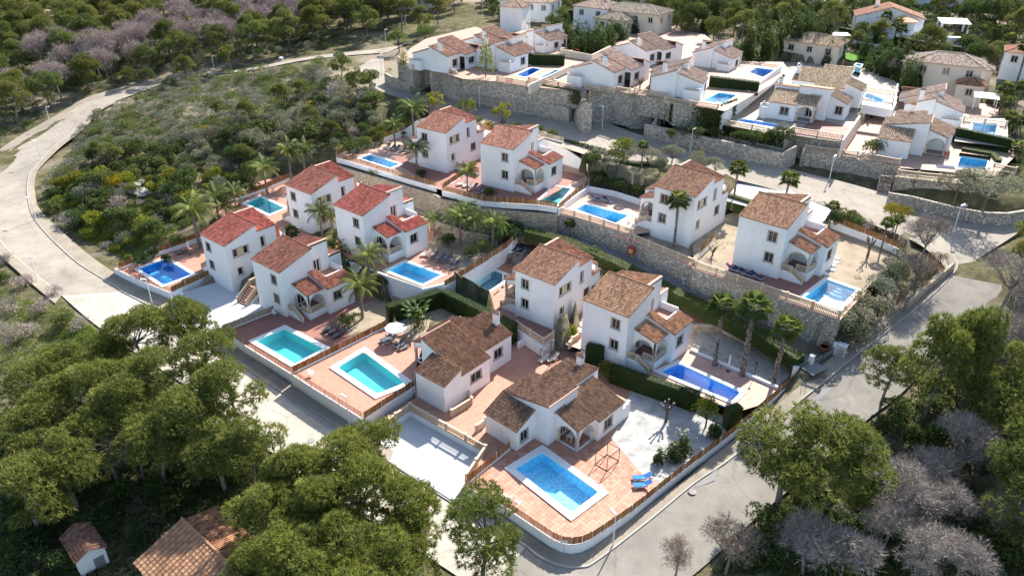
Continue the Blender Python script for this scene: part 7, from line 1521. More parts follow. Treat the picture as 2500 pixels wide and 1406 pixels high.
# ---- car
def car(label, loc, rz):
    t = thing('parked_car', label, 'car', loc, rz); b = MB()
    prof = [(-2.15, .35), (-2.2, .62), (-2.05, .86), (-1.2, .95), (-.95, .97), (1.0, .98), (1.75, .93), (2.12, .8), (2.18, .5), (2.1, .28), (-2.0, .25)]
    for s in (-1, 1): pass
    n = len(prof)
    V0 = [(x, -.86 if z < .9 else -.82, z) for x, z in prof]; V1 = [(x, .86 if z < .9 else .82, z) for x, z in prof]
    for i in range(n): j = (i+1) % n; b.face([V0[j], V0[i], V1[i], V1[j]])
    b.face(V0); b.face(list(reversed(V1))); b.build('body', MAT['car_paint'], t, True)
    g = MB(); lo = [(-1.35, -.8, .95), (1.55, -.8, .96), (1.55, .8, .96), (-1.35, .8, .95)]; hi = [(-.45, -.62, 1.40), (.75, -.62, 1.42), (.75, .62, 1.42), (-.45, .62, 1.40)]; g.hexa(lo, hi); g.build('window', MAT['glass_dark'], t)
    r = MB(); r.hexa([(-.55, -.63, 1.385), (.85, -.63, 1.40), (.85, .63, 1.40), (-.55, .63, 1.385)], [(-.42, -.56, 1.45), (.7, -.56, 1.46), (.7, .56, 1.46), (-.42, .56, 1.45)]); r.build('roof', MAT['car_paint'], t)
    w_ = MB(); w_.tube([(0, -.11, 0), (0, .11, 0)], .32, 16); wm = w_.mesh('wheel', MAT['rubber']); r_ = MB(); r_.tube([(0, -.118, 0), (0, .118, 0)], .2, 12); rm = r_.mesh('rim', MAT['grey_metal'])
    for x in (-1.35, 1.35):
        for y in (-.78, .78): o = link('wheel', wm, t, (x, y, .32)); link('rim', rm, o)
    for y in (-.62, .62):
        q = MB(); q.box(-2.2, -2.12, y-.18, y+.18, .62, .74); q.build('headlight', MAT['white_paint'], t); q = MB(); q.box(2.1, 2.165, y-.18, y+.18, .66, .78); q.build('tail_light', MAT['red_paint'], t)
car('silver grey car parked in front of the stone garage wall', P3(1106, 223, 13.08), 3.4)
# ---- stairs of the left driveway
def stair(label, a, b, width, n, mat='terracotta', side='stucco', cat='stairs', rails=True):
    a, b = Vector(a), Vector(b); d = Vector((b.x-a.x, b.y-a.y, 0)); L = d.length; d = d/L; t = thing('outdoor_stair', label, cat, a, math.atan2(d.y, d.x)); H_ = b.z-a.z
    m = MB(); m.prism([(0, -width/2), (L+1.2, -width/2), (L+1.2, width/2), (0, width/2)], -.5, [-.1, H_-.2, H_-.2, -.1]); m.build('stair_base', MAT[side], t)
    for i in range(n): q = MB(); q.box(L*i/n, L*(i+1)/n+.03, -width/2+.1, width/2-.1, H_*i/n-.25, H_*(i+1)/n); q.build('step', MAT[mat], t)
    if rails:
        for s in (-width/2, width/2): balustrade(None, [(0, s, .05), (L, s, H_), (L+1.1, s, H_)], t, h=.85)
stair('red tiled stair with cream railings at the left driveway', P3(592, 742, -.5), P3(622, 700, 1.15), 1.9, 8)
stair('dark stone stair left of the tall garage wall', P3(1405, 284, 12.8), P3(1432, 244, 18.4), 1.8, 16, 'rubble', 'stone_wall', rails=False)
stair('dark stone stair right of the tall garage wall', P3(1586, 312, 12.3), P3(1598, 275, 15.4), 1.8, 10, 'rubble', 'stone_wall', rails=False)
stair('dark stone stair at the street corner below the right villa', P3(2156, 470, 10.1), P3(2165, 430, 12.3), 1.9, 9, 'rubble', 'stone_wall', rails=False)
stair('pale stepping stair between the orange villas', P3(1382, 838, .3), P3(1420, 790, 1.5), 1.6, 6, 'pale_paving', rails=False)
stair('stair with cream railings beside the palm garden of the bright roofed villa', P3(1056, 568, 3.6), P3(1092, 540, 4.8), 1.3, 5)
for i, (x, y) in enumerate([(2037, 629), (2034, 639), (2028, 647), (2025, 657), (2012, 668)]):
    q = MB(); q.box(-.7, .7, -.35, .35, -.05, .12); o = q.build('paving_slab', MAT['coping'], None, loc=P3(x, y, 7.95), rz=rad(-40)); tag(o, ['white stepping slab beside the villa wall, farthest of five', 'white stepping slab beside the villa wall, second farthest', 'white stepping slab beside the villa wall, middle of five', 'white stepping slab beside the villa wall, second nearest', 'white stepping slab beside the villa wall, nearest the pool'][i], 'paving slab', 'white stepping slabs')
# ---- lane gate, ladder, fire box and cupboards
for lab, x, y, z, h in [('white gate pillar at the end of the long reed fence', 1938, 921, 1.8, 1.5), ('white gate pillar between the two lane gates', 1976, 900, 2.5, 1.9), ('white gate pillar beside the metal cabinet', 2036, 866, 3.2, 1.7)]:
    m = MB(); m.box(-.24, .24, -.24, .24, -.6, h); m.box(-.28, .28, -.28, .28, h+.002, h+.07); o = m.build('gate_pillar', MAT['stucco'], None, loc=P3(x, y, z), rz=.6); tag(o, lab, 'pillar', 'white gate pillars')
def gate(label, p, q, h):
    p, q = Vector(p), Vector(q); d = q-p; L = d.length; t = thing('driveway_gate', label, 'gate', p, math.atan2(d.y, d.x)); f = MB(); dz = d.z
    fr = lambda u, z: (u, 0, z+dz*u/L)
    for a, b in ((fr(.3, .1), fr(L-.3, .1)), (fr(.3, h), fr(L-.3, h)), (fr(.3, .1), fr(.3, h)), (fr(L-.3, .1), fr(L-.3, h)), (fr(L/2, .1), fr(L/2, h))): f.bar(a, b, .04)
    f.build('gate_frame', MAT['brown_metal'], t); pn = MB(); pn.face([fr(.3, .12), fr(L-.3, .12), fr(L-.3, h*.82), fr(.3, h*.82)]); pn.build('mesh_panel', MAT['grey_metal'], t)
gate('small brown metal gate at the cobbled parking', P3(1938, 921, 1.9), P3(1976, 900, 2.5), 1.2); gate('long brown metal gate across the lane', P3(1976, 900, 2.6), P3(2036, 866, 3.2), 1.3)
ld = thing('ladder', 'rusty ladder leaning against the stone wall below the corner pool', 'ladder', P3(1982, 846, 3.6)); a = Vector((0, 0, 0)); b = P3(2008, 783, 8.0)-P3(1982, 846, 3.6); s = Vector((.22, -.05, 0))
for sg in (-1, 1): q = MB(); q.bar(a+s*sg, b+s*sg, .03); q.build('rail', MAT['brown_metal'], ld)
for k in range(1, 14): q = MB(); c = a.lerp(b, k/14); q.bar(c-s, c+s, .018); q.build('rung', MAT['brown_metal'], ld)
fb = thing('hose_box', 'red framed hose box on the stone wall above the lane', 'fire box', P3(1540, 612, 6.2)+Vector((.0, -.1, 0)), rad(-28)); q = MB(); q.box(-.55, .55, -.12, .3, -.55, .55); q.build('cabinet', MAT['red_paint'], fb); q = MB(); q.box(-.33, .33, -.15, -.125, -.33, .33); q.build('door_panel', MAT['gold_paint'], fb)
pp = MB(); w0 = P3(1540, 612, 6.2); pp.tube([w0+Vector((.0, .0, .5)), w0+Vector((.0, .1, 1.6)), w0+Vector((-3, 1.8, 1.75))], .035, 6); o = pp.build('hose_pipe', MAT['red_paint']); tag(o, 'thin red pipe running up from the hose box', 'pipe')
for lab, nm, x, y, z, sx, sz_, mat in [('grey green door in the stone wall of the lane', 'wall_door', 1666, 662, 5.2, .5, 1.0, 'green_paint'), ('dark shuttered hatch in the stone wall of the lane', 'wall_hatch', 1647, 654, 5.3, .32, .6, 'dark_metal'), ('dark door in the stone wall behind the palm garden', 'wall_door', 1252, 533, 6.3, .5, .85, 'green_paint'), ('grey door in the stone wall beside the palm group', 'wall_door', 1100, 500, 6.0, .45, .9, 'green_paint'), ('grey double door in the garage wall beside the car', 'garage_door', 1096, 200, 14.3, 1.3, 1.2, 'grey_metal'), ('grey door in the stone wall below the cream wall', 'wall_door', 1304, 219, 16.6, .5, 1.1, 'grey_metal')]:
    m = MB(); m.box(-sx, sx, -.35, .5, -sz_, sz_); m.box(-sx-.08, sx+.08, -.3, .5, sz_+.002, sz_+.1); o = m.build(nm, MAT[mat], None, loc=P3(x, y, z), rz=rad(-26)); tag(o, lab, 'door')
for lab, x, y, z, sx, sy, h, mat in [('white utility box with blue panel at the left driveway', 437, 735, -.6, .5, .5, 1.5, 'stucco'), ('grey metal cabinet beside the lane gate', 2052, 868, 3.4, .5, .4, 1.6, 'galvanised'), ('white bin box standing in the lane', 1673, 690, 4.2, .35, .4, .8, 'white_plastic'), ('white meter box on the verge of the left road fork', 688, 152, 9.6, .5, .4, 1.2, 'stucco')]:
    t = thing('utility_box', lab, 'utility box', P3(x, y, z), rad(-35)); m = MB(); m.box(-sx, sx, -sy, sy, -.2, h); m.build('cabinet', MAT[mat], t); m = MB(); m.box(-sx*.6, sx*.6, -sy-.02, -sy+.02, .2, h*.75); m.build('door_panel', MAT['navy_fabric' if 'blue' in lab else 'grey_metal'], t); m = MB(); m.box(-sx-.05, sx+.05, -sy-.05, sy+.05, h+.002, h+.06); m.build('lid', MAT['coping'], t)
for lab, x, y, z in [('large terracotta pot beside the leaning ladder', 2016, 845, 3.5), ('smaller terracotta pot beside the large one', 2010, 857, 3.4)]:
    m = MB(); s = 1 if 'large' in lab else .8; m.lathe((0, 0, 0), [(.3*s, 0), (.5*s, .55*s), (.55*s, .6*s), (.55*s, .7*s), (.45*s, .7*s), (.42*s, .5*s), (.05, .45*s)], 14); o = m.build('plant_pot', MAT['pot'], None, loc=P3(x, y, z)); tag(o, lab, 'pot')
tp = MB(); tp.prism([(-1.1, -.5), (1.0, -.6), (1.2, .6), (-.9, .7)], -.3, [.25, .5, .3, .4]); o = tp.build('tarpaulin', MAT['blue_tarp'], None, loc=onground(606, 1105, -2)+Vector((0, 0, .3))); tag(o, 'crumpled blue tarpaulin at the wood edge by the lower street', 'tarpaulin')
# garden lamps
gl0 = None
for lab, x, y, z in [('black garden lamp at the tan garden edge', 838, 802, .3), ('black garden lamp beside the cobbled parking', 1841, 920, 1.4), ('black garden lamp at the walkway corner of the left bungalow', 1010, 973, 0), ('black garden lamp at the white ivy wall terrace', 1375, 438, 8.7), ('black garden lamp beside the dark lounger row', 985, 360, 8.7)]:
    if gl0 is None:
        gl0 = thing('garden_lamp', lab, 'lamp', P3(x, y, z)); m = MB(); m.tube([(0, 0, 0), (0, 0, 1.9)], [.04, .03], 6); m.build('pole', MAT['dark_metal'], gl0); m = MB(); m.lathe((0, 0, 0), [(.05, 1.9), (.12, 2.0), (.1, 2.2), (.16, 2.24), (.02, 2.34)], 8); m.build('lantern', MAT['dark_metal'], gl0); gl0['group'] = 'black garden lamps'
    else: dup(gl0, P3(x, y, z), None, lab, 'black garden lamps')
for lab, x, y, z in [('red life ring on the cream wall of the upper row', 1408, 124, 19.2), ('red life ring on the porch corner of the poplar villa', 1240, 195, 19.5), ('red life ring on the stair wall of the arched porch villa', 2309, 375, 14.0)]:
    m = MB(); m.tube([(.36*math.cos(a), 0, .36*math.sin(a)) for a in [2*math.pi*i/14 for i in range(15)]], .09, 6, cap=False); o = m.build('life_ring', MAT['ring_red'], None, loc=P3(x, y, z)+Vector((0, -.25, 0))); tag(o, lab, 'life ring', 'red life rings')
# rubble edged sun deck of the grey blue pool villa
rb = MB(); rb.prism([(p.x, p.y) for p in ccw(W([(1232, 617), (1262, 596), (1325, 612), (1300, 640), (1270, 648)], 2.5))], .6, 2.5); o = rb.build('sun_deck', MAT['rubble']); tag(o, 'raised sun deck with reddish rubble edge below the lane hedge', 'terrace')
# ---- pieces of the hillside: pale rocks
def rocks(label, x, y, z, n, R, mat='rock', group=None):
    g = onground(x, y, z); t = thing('rock_outcrop', label, 'rocks', g, 0, group)
    for i in range(n):
        m = MB(); a = RND.uniform(0, 6.28); q = R*math.sqrt(RND.random()); s = RND.uniform(.4, 1.0)*R*.38; pts = []
        k = 7; m.tube([(q*math.cos(a), q*math.sin(a)*.8, -.35+.13*j*s) for j in range(5)], [s*f*RND.uniform(.85, 1.15) for f in (1.0, 1.05, .9, .6, .12)], k); 
        for v in range(len(m.v)): p = m.v[v]; m.v[v] = (p[0]+RND.uniform(-.14, .14)*s, p[1]+RND.uniform(-.14, .14)*s, p[2]+RND.uniform(-.1, .1)*s)
        m.build('rock', MAT[mat], t)
rocks('pale limestone outcrop on the lower scrubby hillside', 320, 440, 3.5, 9, 4.2); rocks('second pale limestone patch below the outcrop', 365, 462, 3.2, 8, 3.4); rocks('rock ledge in the middle of the scrubby hillside', 600, 330, 7, 9, 3.5); rocks('rock pile beside the young pine on the hill', 680, 340, 8, 9, 3.2); rocks('dark rock step above the hillside fence', 730, 350, 8, 8, 3.0); rocks('rock bank beside the upper road bend', 870, 262, 11.5, 8, 3.0)
# ---- old house roof and shed at the lower left
def loose_tiles(parent, p00, p10, p01, nu, nv):
    p00, p10, p01 = Vector(p00), Vector(p10), Vector(p01); U = p10-p00; V = p01-p00; N = U.cross(V).normalized(); ms = []
    du = U/nu; dv = V/nv
    for k in range(6):
        mb = MB(); r = random.Random(k); tn = r.uniform(.35, .8); n = 6
        for i in range(n):
            a0, a1 = math.pi*i/n, math.pi*(i+1)/n; f = lambda a, v: tuple(du*(.5-.44*math.cos(a))+dv*v+N*(.10*math.sin(a)*(1.0-.18*v)+.03*(1-v)))
            mb.face([f(a0, -.06), f(a1, -.06), f(a1, 1.02), f(a0, 1.02)], tn)
        mb.face([tuple(du*(.5-.44*math.cos(math.pi*i/n))+dv*-.06+N*(.10*math.sin(math.pi*i/n)+.03)) for i in range(n+1)]+[tuple(du*.06+dv*-.06-N*.02)][:0], tn*.4)
        ms.append(mb.mesh('roof_tile', MAT['roof_tile']))
    for j in range(nv):
        for i in range(nu):
            o = link('roof_tile', ms[RND.randrange(6)], parent, p00+du*i+dv*j+N*RND.uniform(0, .012)); o.color = (.98, .88, .74, 1)
oh = thing('old_house', 'house with worn brown tile roof under the pines at the bottom left', 'house', P3(440, 1400, -4.0)); o0 = oh.location
zr, ze = -.3, -2.0
r0, r1 = P3(443, 1264, zr), P3(605, 1420, zr); dirR = (r1-r0); dirR.z = 0; dirR.normalize(); perp = Vector((dirR.y, -dirR.x, 0)); perp = perp if perp.x < 0 else -perp
Wd = 5.2; e0 = r0+perp*Wd+Vector((0, 0, ze-zr)); e1 = r1+perp*Wd+Vector((0, 0, ze-zr))
rf = MB(); N_ = Vector((0, 0, 1)); rf.hexa([(e0-o0)-N_*.14, (e1-o0)-N_*.14, (r1-o0)-N_*.14, (r0-o0)-N_*.14], [(e0-o0)-N_*.02, (e1-o0)-N_*.02, (r1-o0)-N_*.02, (r0-o0)-N_*.02]); rfo = rf.build('roof', MAT['tile_edge'], oh)
loose_tiles(rfo, e0-o0, e1-o0, r0-o0, 21, 14)
b0 = r0-perp*3.6+Vector((0, 0, -1.1)); b1 = r1-perp*3.6+Vector((0, 0, -1.1))
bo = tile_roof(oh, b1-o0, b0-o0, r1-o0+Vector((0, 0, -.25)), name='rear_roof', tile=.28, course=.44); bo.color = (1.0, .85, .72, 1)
rc = MB(); rc.tube([r0-o0+N_*.05, r1-o0+N_*.05], .13, 7, .5); o = rc.build('ridge_cap', MAT['roof_tile'], oh); o.color = (1.1, .95, .85, 1)
w_ = MB(); ins = .3
c0, c1, c2, c3 = [p-o0 for p in (e0+dirR*ins-perp*ins, e1-perp*ins, b1+perp*.2, b0+dirR*ins+perp*.2)]
w_.prism([(c0.x, c0.y), (c1.x, c1.y), (c2.x, c2.y), (c3.x, c3.y)] if (c1-c0).cross(c2-c0).z > 0 else [(c3.x, c3.y), (c2.x, c2.y), (c1.x, c1.y), (c0.x, c0.y)], -1.5, ze-o0.z-.15); w_.build('wall', MAT['stucco'], oh)
sh = thing('garden_shed', 'small white shed with dark tile roof at the bottom left', 'shed'); zs_ = -1.9
ra, rb_ = P3(217, 1341, zs_+.75), P3(178, 1279, zs_+.75); d = (ra-rb_); d.z = 0; L = d.length; d.normalize(); n_ = Vector((-d.y, d.x, 0)); n_ = n_ if n_.x > 0 else -n_
sh.location = Vector((rb_.x, rb_.y, 0)); so_ = sh.location
hw = 1.45
for sg in (-1, 1):
    ea, eb = ra+n_*sg*hw+Vector((0, 0, -.75)), rb_+n_*sg*hw+Vector((0, 0, -.75))
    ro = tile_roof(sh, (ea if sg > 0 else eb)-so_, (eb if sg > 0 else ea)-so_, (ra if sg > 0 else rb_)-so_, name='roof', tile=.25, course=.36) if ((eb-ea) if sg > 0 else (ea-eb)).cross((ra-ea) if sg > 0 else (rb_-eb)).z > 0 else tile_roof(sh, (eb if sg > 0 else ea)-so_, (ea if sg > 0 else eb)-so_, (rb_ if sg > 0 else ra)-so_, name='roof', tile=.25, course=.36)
    ro.color = (.55, .48, .5, 1)
    for k in ro.children: k.color = (.6, .5, .5, 1)
wb = MB(); f0 = ra-d*.25-so_; k0 = rb_+d*.25-so_; W2_ = hw-.18
cs = [f0+n_*W2_, k0+n_*W2_, k0-n_*W2_, f0-n_*W2_]; cs = cs if (cs[1]-cs[0]).cross(cs[2]-cs[0]).z > 0 else cs[::-1]
wb.prism([(p.x, p.y) for p in cs], -4.9, zs_-.12)
gz = zs_-.12
for c in (f0, k0): wb.face([(c+n_*W2_).to_tuple()[:2]+(gz,), (c-n_*W2_).to_tuple()[:2]+(gz,), (c.x, c.y, zs_+.62)])
wb.build('wall', MAT['stucco'], sh)
dr = MB(); q = f0+d*.02; dr.hexa([(q+n_*.05).to_tuple()[:2]+(-4.6,), (q+n_*.95).to_tuple()[:2]+(-4.6,), (q+n_*.95+d*.04).to_tuple()[:2]+(-4.6,), (q+n_*.05+d*.04).to_tuple()[:2]+(-4.6,)], [(q+n_*.05).to_tuple()[:2]+(-2.7,), (q+n_*.95).to_tuple()[:2]+(-2.7,), (q+n_*.95+d*.04).to_tuple()[:2]+(-2.7,), (q+n_*.05+d*.04).to_tuple()[:2]+(-2.7,)]); dr.build('door', MAT['grey_metal'], sh)
# ---- houses farther up
def hip_house(label, x, y, z, yaw, w, d, h, rise, wall_m='stucco', tint=(1.2, 1.4, 1.5), chim=False, ov=.4, wins=True, flat=False, base=2.5):
    t = thing('detached_house', label, 'house', P3(x, y, z), rad(yaw), 'houses among the gardens behind the villas'); m = MB()
    holes = lambda L: [rect(L*(i+.5)/max(1, int(L/3.6))-.6, L*(i+.5)/max(1, int(L/3.6))+.6, h-2.0, h-.7) for i in range(max(1, int(L/3.6)))] if wins else []
    cs = [(-w/2, -d/2), (w/2, -d/2), (w/2, d/2), (-w/2, d/2)]
    for i in range(4):
        a, b = cs[i], cs[(i+1) % 4]; L = math.hypot(b[0]-a[0], b[1]-a[1]); facade(m, a, b, rect(0, L, -base, h), holes(L))
    m.build('wall', MAT[wall_m], t)
    if wins:
        for i in range(4):
            a, b = Vector(cs[i]), Vector(cs[(i+1) % 4]); L = (b-a).length; dr_ = (b-a)/L
            for hl in holes(L): c = a+dr_*(hl[0][0]+.6); window(t, c.x, c.y, h-2.0, math.degrees(math.atan2(dr_.y, dr_.x))-90, 1.2, 1.3, 'plain')
    W_, D_ = w/2+ov, d/2+ov; rl = max(0, W_-D_); z0 = h+.1
    if flat:
        s = MB(); s.box(-W_, W_, -D_, D_, h+.002, h+.25); s.build('roof', MAT['stucco'], t)
    else:
        fl = [((-W_, -D_), (W_, -D_), True), ((W_, -D_), (W_, D_), False), ((W_, D_), (-W_, D_), True), ((-W_, D_), (-W_, -D_), False)]
        for a, b, long_ in fl:
            L = math.hypot(b[0]-a[0], b[1]-a[1]); nx, ny = -(b[1]-a[1])/L, (b[0]-a[0])/L; dep = min(W_, D_) if True else D_
            p00 = (a[0], a[1], z0); p10 = (b[0], b[1], z0); p01 = (a[0]+nx*dep, a[1]+ny*dep, z0+rise); k = dep/L
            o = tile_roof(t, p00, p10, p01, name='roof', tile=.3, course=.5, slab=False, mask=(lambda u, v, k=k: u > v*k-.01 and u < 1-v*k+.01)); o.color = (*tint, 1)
        s = MB(); s.box(-W_, W_, -D_, D_, h+.003, h+.09); s.build('eave', MAT['tile_edge'], t)
        rp = MB(); tops = [(-rl, 0, z0+rise+.06), (rl, 0, z0+rise+.06)] if W_ >= D_ else [(0, -(D_-W_), z0+rise+.06), (0, D_-W_, z0+rise+.06)]
        if rl > .3 or W_ < D_: rp.tube(tops, .13, 6, .6)
        for c in ((-W_, -D_), (W_, -D_), (W_, D_), (-W_, D_)): tq = min(tops, key=lambda q: (q[0]-c[0])**2+(q[1]-c[1])**2); rp.tube([(c[0], c[1], z0+.08), tq], .12, 6, .6)
        o = rp.build('ridge_cap', MAT['roof_tile'], t); o.color = (*tint, 1)
    if chim: chimney(t, w*.2, d*.1, h, h+rise+1.0, .4)
    return t
GT = (1.25, 1.55, 1.8)
hip_house('cream house with many hipped tile roofs on the right', 2300, 210, 15.2, 330, 13, 8, 5.2, 1.7, 'cream_stucco', GT); hip_house('lower hipped wing left of the cream house', 2240, 195, 15.4, 330, 7, 6, 4.0, 1.4, 'cream_stucco', GT); hip_house('small hip roofed kiosk beside the white pergola', 2362, 235, 14.8, 330, 5, 4.5, 2.6, 1.2, 'cream_stucco', (.95, .8, .72)); hip_house('little tiled outbuilding right of the cream house', 2378, 195, 15.4, 330, 6, 4, 2.6, 1.0, 'pink_stucco', GT)
hip_house('square white tower with pyramid tile roof behind the upper villas', 1258, 68, 18.6, 338, 6.2, 6.2, 5.6, 1.6, 'stucco', (1.25, 1.45, 1.55), wins=False); hip_house('white house with broad hip roof behind the square tower', 1296, 46, 18.4, 338, 15, 10, 5.2, 2.0, 'stucco', (1.3, 1.6, 1.85), chim=True); hip_house('pale house with hip roof and brick chimney in the cypress garden', 1458, 62, 18.8, 325, 10, 9, 5.0, 1.7, 'stucco', (1.3, 1.6, 1.85), chim=True)
hip_house('long cream house with grey brown roof right of the chimney house', 1550, 70, 18.8, 325, 17, 9, 4.6, 1.6, 'cream_stucco', (1.0, 1.35, 1.5)); hip_house('lower wing of the long cream house', 1505, 75, 18.8, 325, 9, 8, 3.2, 1.3, 'cream_stucco', (.9, 1.2, 1.35)); hip_house('pale house at the top edge behind the palm', 1540, 22, 19, 325, 12, 8, 4, 1.6, 'cream_stucco', GT)
hip_house('pink house with low roofs in the wood at the far left top', 108, 76, 9, 20, 13, 9, 5.0, 1.3, 'pink_stucco', (1.35, 1.55, 1.7)); hip_house('round cornered pink annex of the house in the far left wood', 146, 82, 9, 20, 8, 5, 3.0, .9, 'pink_stucco', (1.35, 1.55, 1.7))
hip_house('tan tile roofed house behind the cypress row', 1985, 135, 16.4, 325, 13, 9, 3.4, 1.6, 'cream_stucco', (1.1, 1.3, 1.3)); hip_house('terracotta coloured house with outdoor stair at the top', 1955, 20, 19, 325, 9, 8, 5, 1.2, 'pink_stucco', (1.2, .75, .6)); hip_house('large pale building at the top right edge', 2290, 5, 20, 340, 22, 8, 6, 1.2, 'stucco', GT, flat=True); hip_house('white building with blue edge in the top right corner', 2470, 8, 20.5, 340, 18, 8, 5, 1.2, 'stucco', GT, flat=True)
hip_house('pale roof of a house half hidden in the wood at the top', 235, 8, 10, 10, 12, 8, 4, 1.4, 'stucco', GT); hip_house('house hidden among pines at the top middle', 1020, 8, 16, 10, 11, 8, 4.5, 1.5, 'stucco', (1.3, 1.0, .9)); hip_house('garden house at the right frame edge', 2492, 170, 17, 330, 8, 7, 4, 1.3, 'stucco', (1.3, 1.05, .95))
# white villa with turret
wv = thing('white_villa', 'large white villa with round tile capped turret at the top right', 'house', P3(2160, 78, 18.8), rad(-18)); m = MB()
facade(m, (-8, -4.5), (8, -4.5), [(0, -2), (16, -2), (16, 4.2), (8, 6.6), (0, 4.2)], [rect(1.2, 2.4, .2, 2.6), rect(4.0, 5.6, 1.2, 2.5)]); facade(m, (8, -4.5), (8, 4.5), rect(0, 9, -2, 4.2)); facade(m, (8, 4.5), (-8, 4.5), [(0, -2), (16, -2), (16, 4.2), (8, 6.6), (0, 4.2)]); facade(m, (-8, 4.5), (-8, -4.5), rect(0, 9, -2, 4.2)); m.build('wall', MAT['stucco'], wv)
for a in ((-8.4, -4.9, 4.1), (8.4, 4.9, 4.1)):
    o = tile_roof(wv, (a[0], -a[1] if a[0] < 0 else -a[1], 4.15), (a[0], a[1], 4.15), (0, -a[1], 6.75), name='roof', tile=.3, course=.5); o.color = (1.5, 1.35, 1.25, 1)
window(wv, -8+4.8, -4.5, 1.2, -90, 1.6, 1.3, 'plain'); q = MB(); q.box(-6.8, -5.6, -4.4, -4.34, .2, 2.6); q.build('door', MAT['navy_fabric'], wv)
tt = MB(); tt.tube([(3.2, -5, -2), (3.2, -5, 3.8)], 3.2, 20); tt.build('turret', MAT['stucco'], wv); tc = MB(); tc.lathe((3.2, -5, 0), [(3.55, 3.7), (3.5, 3.85), (.3, 5.0), (.02, 5.1)], 20, .75); o = tc.build('turret_roof', MAT['roof_tile'], wv); o.color = (1.5, 1.3, 1.2, 1); chimney(wv, -3, 2.5, 5, 7.6, .5); chimney(wv, 2.6, -3.8, 3.8, 5.6, .35)
ss = MB()
for i in range(8): ss.box(-8.2+.45*i, -8.2+.45*(i+1), -6.2, -4.6, -2, 0-.25*i)
ss.build('steps', MAT['stucco'], wv)
tr = thing('pool_terrace_wall', 'white terrace with rounded walls below the open pavilion', 'terrace', P3(2265, 95, 18.4), rad(-14)); m = MB(); m.box(-10, 10, -3, 4, -1.5, .3); m.build('terrace_slab', MAT['stucco'], tr); m = MB(); band(m, [Vector(p) for p in ((-10, 4, .3), (-10, -3, .3), (0, -3.4, .3), (9.5, -3, .3), (10, 1, .3))], .3, 0, .8); m.build('parapet', MAT['stucco'], tr)
pv = thing('pavilion', 'open pavilion with flat whitish roof beside the white terrace', 'pavilion', P3(2322, 80, 18.7), rad(-14)); m = MB(); m.hexa([(-3.6, -2.6, 2.5), (3.6, -2.6, 2.5), (3.6, 2.6, 3.1), (-3.6, 2.6, 3.1)], [(-3.6, -2.6, 2.65), (3.6, -2.6, 2.65), (3.6, 2.6, 3.25), (-3.6, 2.6, 3.25)]); m.build('roof', MAT['coping'], pv)
for a in (-3.2, 3.2):
    for b in (-2.2, 2.2): m = MB(); m.box(a-.2, a+.2, b-.2, b+.2, 0, 2.5 if b < 0 else 3.0); m.build('post', MAT['stucco'], pv)
cpo = thing('carport', 'pale flat carport roof behind the cypress row', 'carport', P3(2032, 110, 17.2), rad(-8)); m = MB(); m.box(-3.6, 3.6, -2.2, 2.2, 2.5, 2.7); m.build('roof', MAT['coping'], cpo)
for a in (-3.3, 3.3):
    for b in (-2, 2): m = MB(); m.box(a-.12, a+.12, b-.12, b+.12, -.3, 2.5); m.build('post', MAT['kerb'], cpo)
pg = thing('pergola', 'white slatted pergola in the right hand garden', 'pergola', P3(2400, 262, 14.4), rad(-28))
for a in (-1.9, 1.9):
    for b in (-2.4, 2.4): m = MB(); m.box(a-.08, a+.08, b-.08, b+.08, 0, 2.3); m.build('post', MAT['white_paint'], pg)
for i in range(9): m = MB(); yy = -2.5+5*i/8; m.box(-2.2, 2.2, yy-.11, yy+.11, 2.305, 2.38); m.build('slat', MAT['white_paint'], pg)
sheet('lawn', [Vector((p.x, p.y, HZ(p.x, p.y)+.35)) for p in (onground(*q, 17) for q in [(2060, 137), (2078, 131), (2112, 136), (2150, 138), (2140, 146), (2100, 148), (2082, 153), (2064, 148)])], 'lawn')
ribbon('upper_street', [Vector((p.x, p.y, HZ(p.x, p.y)+.3)) for p in (onground(*q, 18) for q in [(1640, 45), (1760, 62), (1880, 88), (2040, 108), (2180, 132), (2330, 160)])], [Vector((p.x, p.y, HZ(p.x, p.y)+.3)) for p in (onground(*q, 18) for q in [(1660, 32), (1780, 48), (1890, 66), (2050, 88), (2190, 118), (2340, 146)])], 'pavement')

# ---- trees and bushes filling the gardens and the wood along the top
HB = [(o.location.x, o.location.y, 9.5 if o['category'] == 'house' else 6.0) for o in C.objects if o.parent is None and o.get('category') in ('house', 'pavilion', 'carport', 'terrace') and o.location.y > 130]
PB = [P['c'] for P in POOLS]
def open_ground(p): return all((p.x-a)**2+(p.y-b)**2 > r*r for a, b, r in HB) and all((p.x-a)**2+(p.y-b)**2 > 36 for a, b in PB)
TOP = [(1180, 30), (1280, 80), (1400, 110), (1500, 120), (1640, 90), (1750, 80), (1900, 140), (2050, 160), (2200, 215), (2350, 140), (2500, 260), (2560, 120), (2540, 4), (1170, 2)]
for p in scatter(TOP, 4.0, 320, 18, 22000, seed=21, m=1.0):
    if not open_ground(p): continue
    x, y = pix(p); k = RND.choices(['pine', 'dark_tree', 'broad_tree', 'cypress'], [1, 5, 2, 4 if 1300 < x < 2250 else 0])[0]
    nm = dict(pine='dark pine', dark_tree='dense dark tree', broad_tree='leafy green tree', cypress='slender cypress')[k]
    plant(k, p, {'pine': .75, 'dark_tree': 1.0, 'broad_tree': 1.0, 'cypress': 1.1}[k]*RND.uniform(.8, 1.2), nm+' of the gardens along the top of the picture', nm+'s of the top gardens')
bm = [p for p in scatter(TOP+[], 2.3, 700, 18, 22000, seed=22, m=.6) if open_ground(p)]
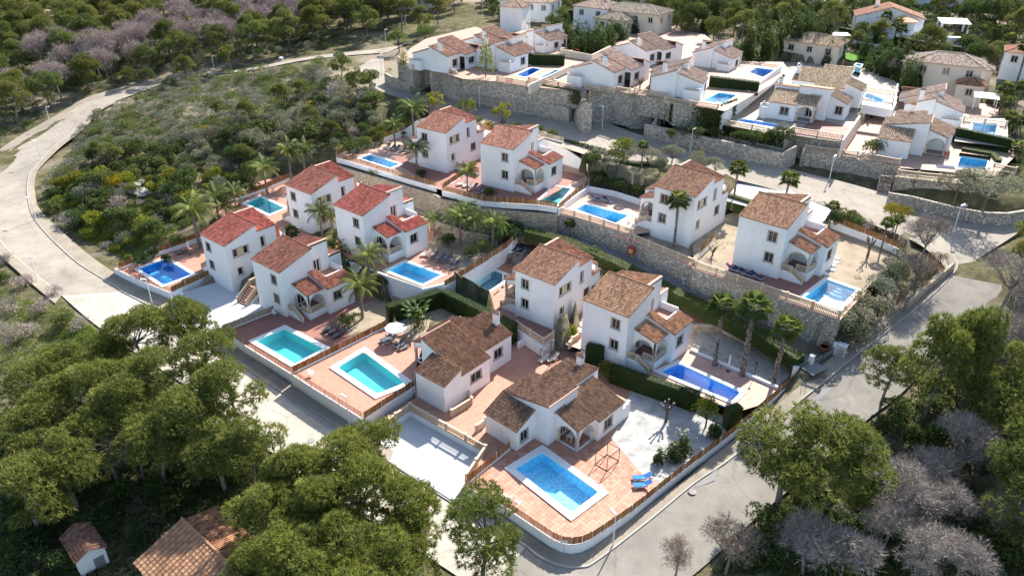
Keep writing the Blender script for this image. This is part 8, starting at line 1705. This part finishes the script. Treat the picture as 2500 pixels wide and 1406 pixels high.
bush_mass('garden_bushes', bm[::2], 'leaf_dark', 'dark bushes filling the gardens along the top', 31, s0=.8, s1=1.8); bush_mass('garden_bushes', bm[1::2], 'leaf_mid', 'green bushes filling the gardens along the top', 32, s0=.7, s1=1.5)
EAST = [(2190, 235), (2330, 260), (2450, 300), (2520, 330), (2520, 480), (2440, 450), (2480, 380), (2440, 250), (2330, 215), (2230, 205)]
bm = [p for p in scatter(EAST, 2.6, 80, 14, 6000, seed=23, m=.4) if open_ground(p)]
bush_mass('garden_bushes', bm, 'leaf_mid', 'bushes of the right hand gardens between pools', 33, s0=.7, s1=1.5)
for i, (x, y, z, n) in enumerate([(140, 330, 3.0, 'left road'), (160, 635, -.8, 'left road end'), (760, 1075, -.9, 'lower street'), (1625, 365, 11.9, 'upper road'), (1510, 350, 12.1, 'upper road beside the lamp shadow'), (1690, 1200, -.3, 'right street')]):
    m = MB(); m.lathe((0, 0, 0), [(.42, -.05), (.42, .012), (.36, .016), (.01, .016)], 16); o = m.build('manhole_cover', MAT['dark_metal'] if i % 2 else MAT['patch'], None, loc=P3(x, y, z)+Vector((0, 0, .012))); tag(o, 'round manhole cover in the '+n, 'manhole cover', 'manhole covers')

for i, (x, y, z, k, sc, lab) in enumerate([(560, 560, 1.0, 'feather_palm', 1.1, 'feathery palm overlapping the rear fence beside the leftmost red roof'), (690, 640, 1.5, 'shrub_dark', 1.2, 'dark bush in the narrow garden between the left red roofed villas'), (760, 570, 2.8, 'shrub', 1.2, 'green bush below the second red roofed villa'), (812, 660, .4, 'shrub_dark', 1.1, 'dark bush below the white wall of the bright roofed villa'), (850, 650, .4, 'feather_palm', 1.0, 'feathery palm rising from the narrow garden below the bright roof'), (935, 720, .3, 'shrub', 1.2, 'green bush at the foot of the pool wall'), (1090, 600, 3.6, 'shrub_dark', 1.4, 'dark bush under the stone wall palms'), (1180, 612, 3.6, 'shrub', 1.2, 'green bush under the stone wall palms'), (1060, 575, 3.8, 'feather_palm', .8, 'small feathery palm at the stair of the palm garden'), (1215, 590, 4, 'shrub_dark', 1.6, 'dark bush at the corner of the warm stone wall'), (410, 640, .2, 'shrub', .9, 'low green bush at the far left pool corner'), (1345, 335, 12, 'shrub', 1.0, 'bush at the top of the tall white wall'), (1500, 445, 9.2, 'broad_tree', .8, 'leafy tree above the hedge of the striped loungers'), (1440, 420, 9.6, 'dark_tree', .7, 'dark tree beside the ivy wall corner')]): put(k, x, y, z, sc, lab)
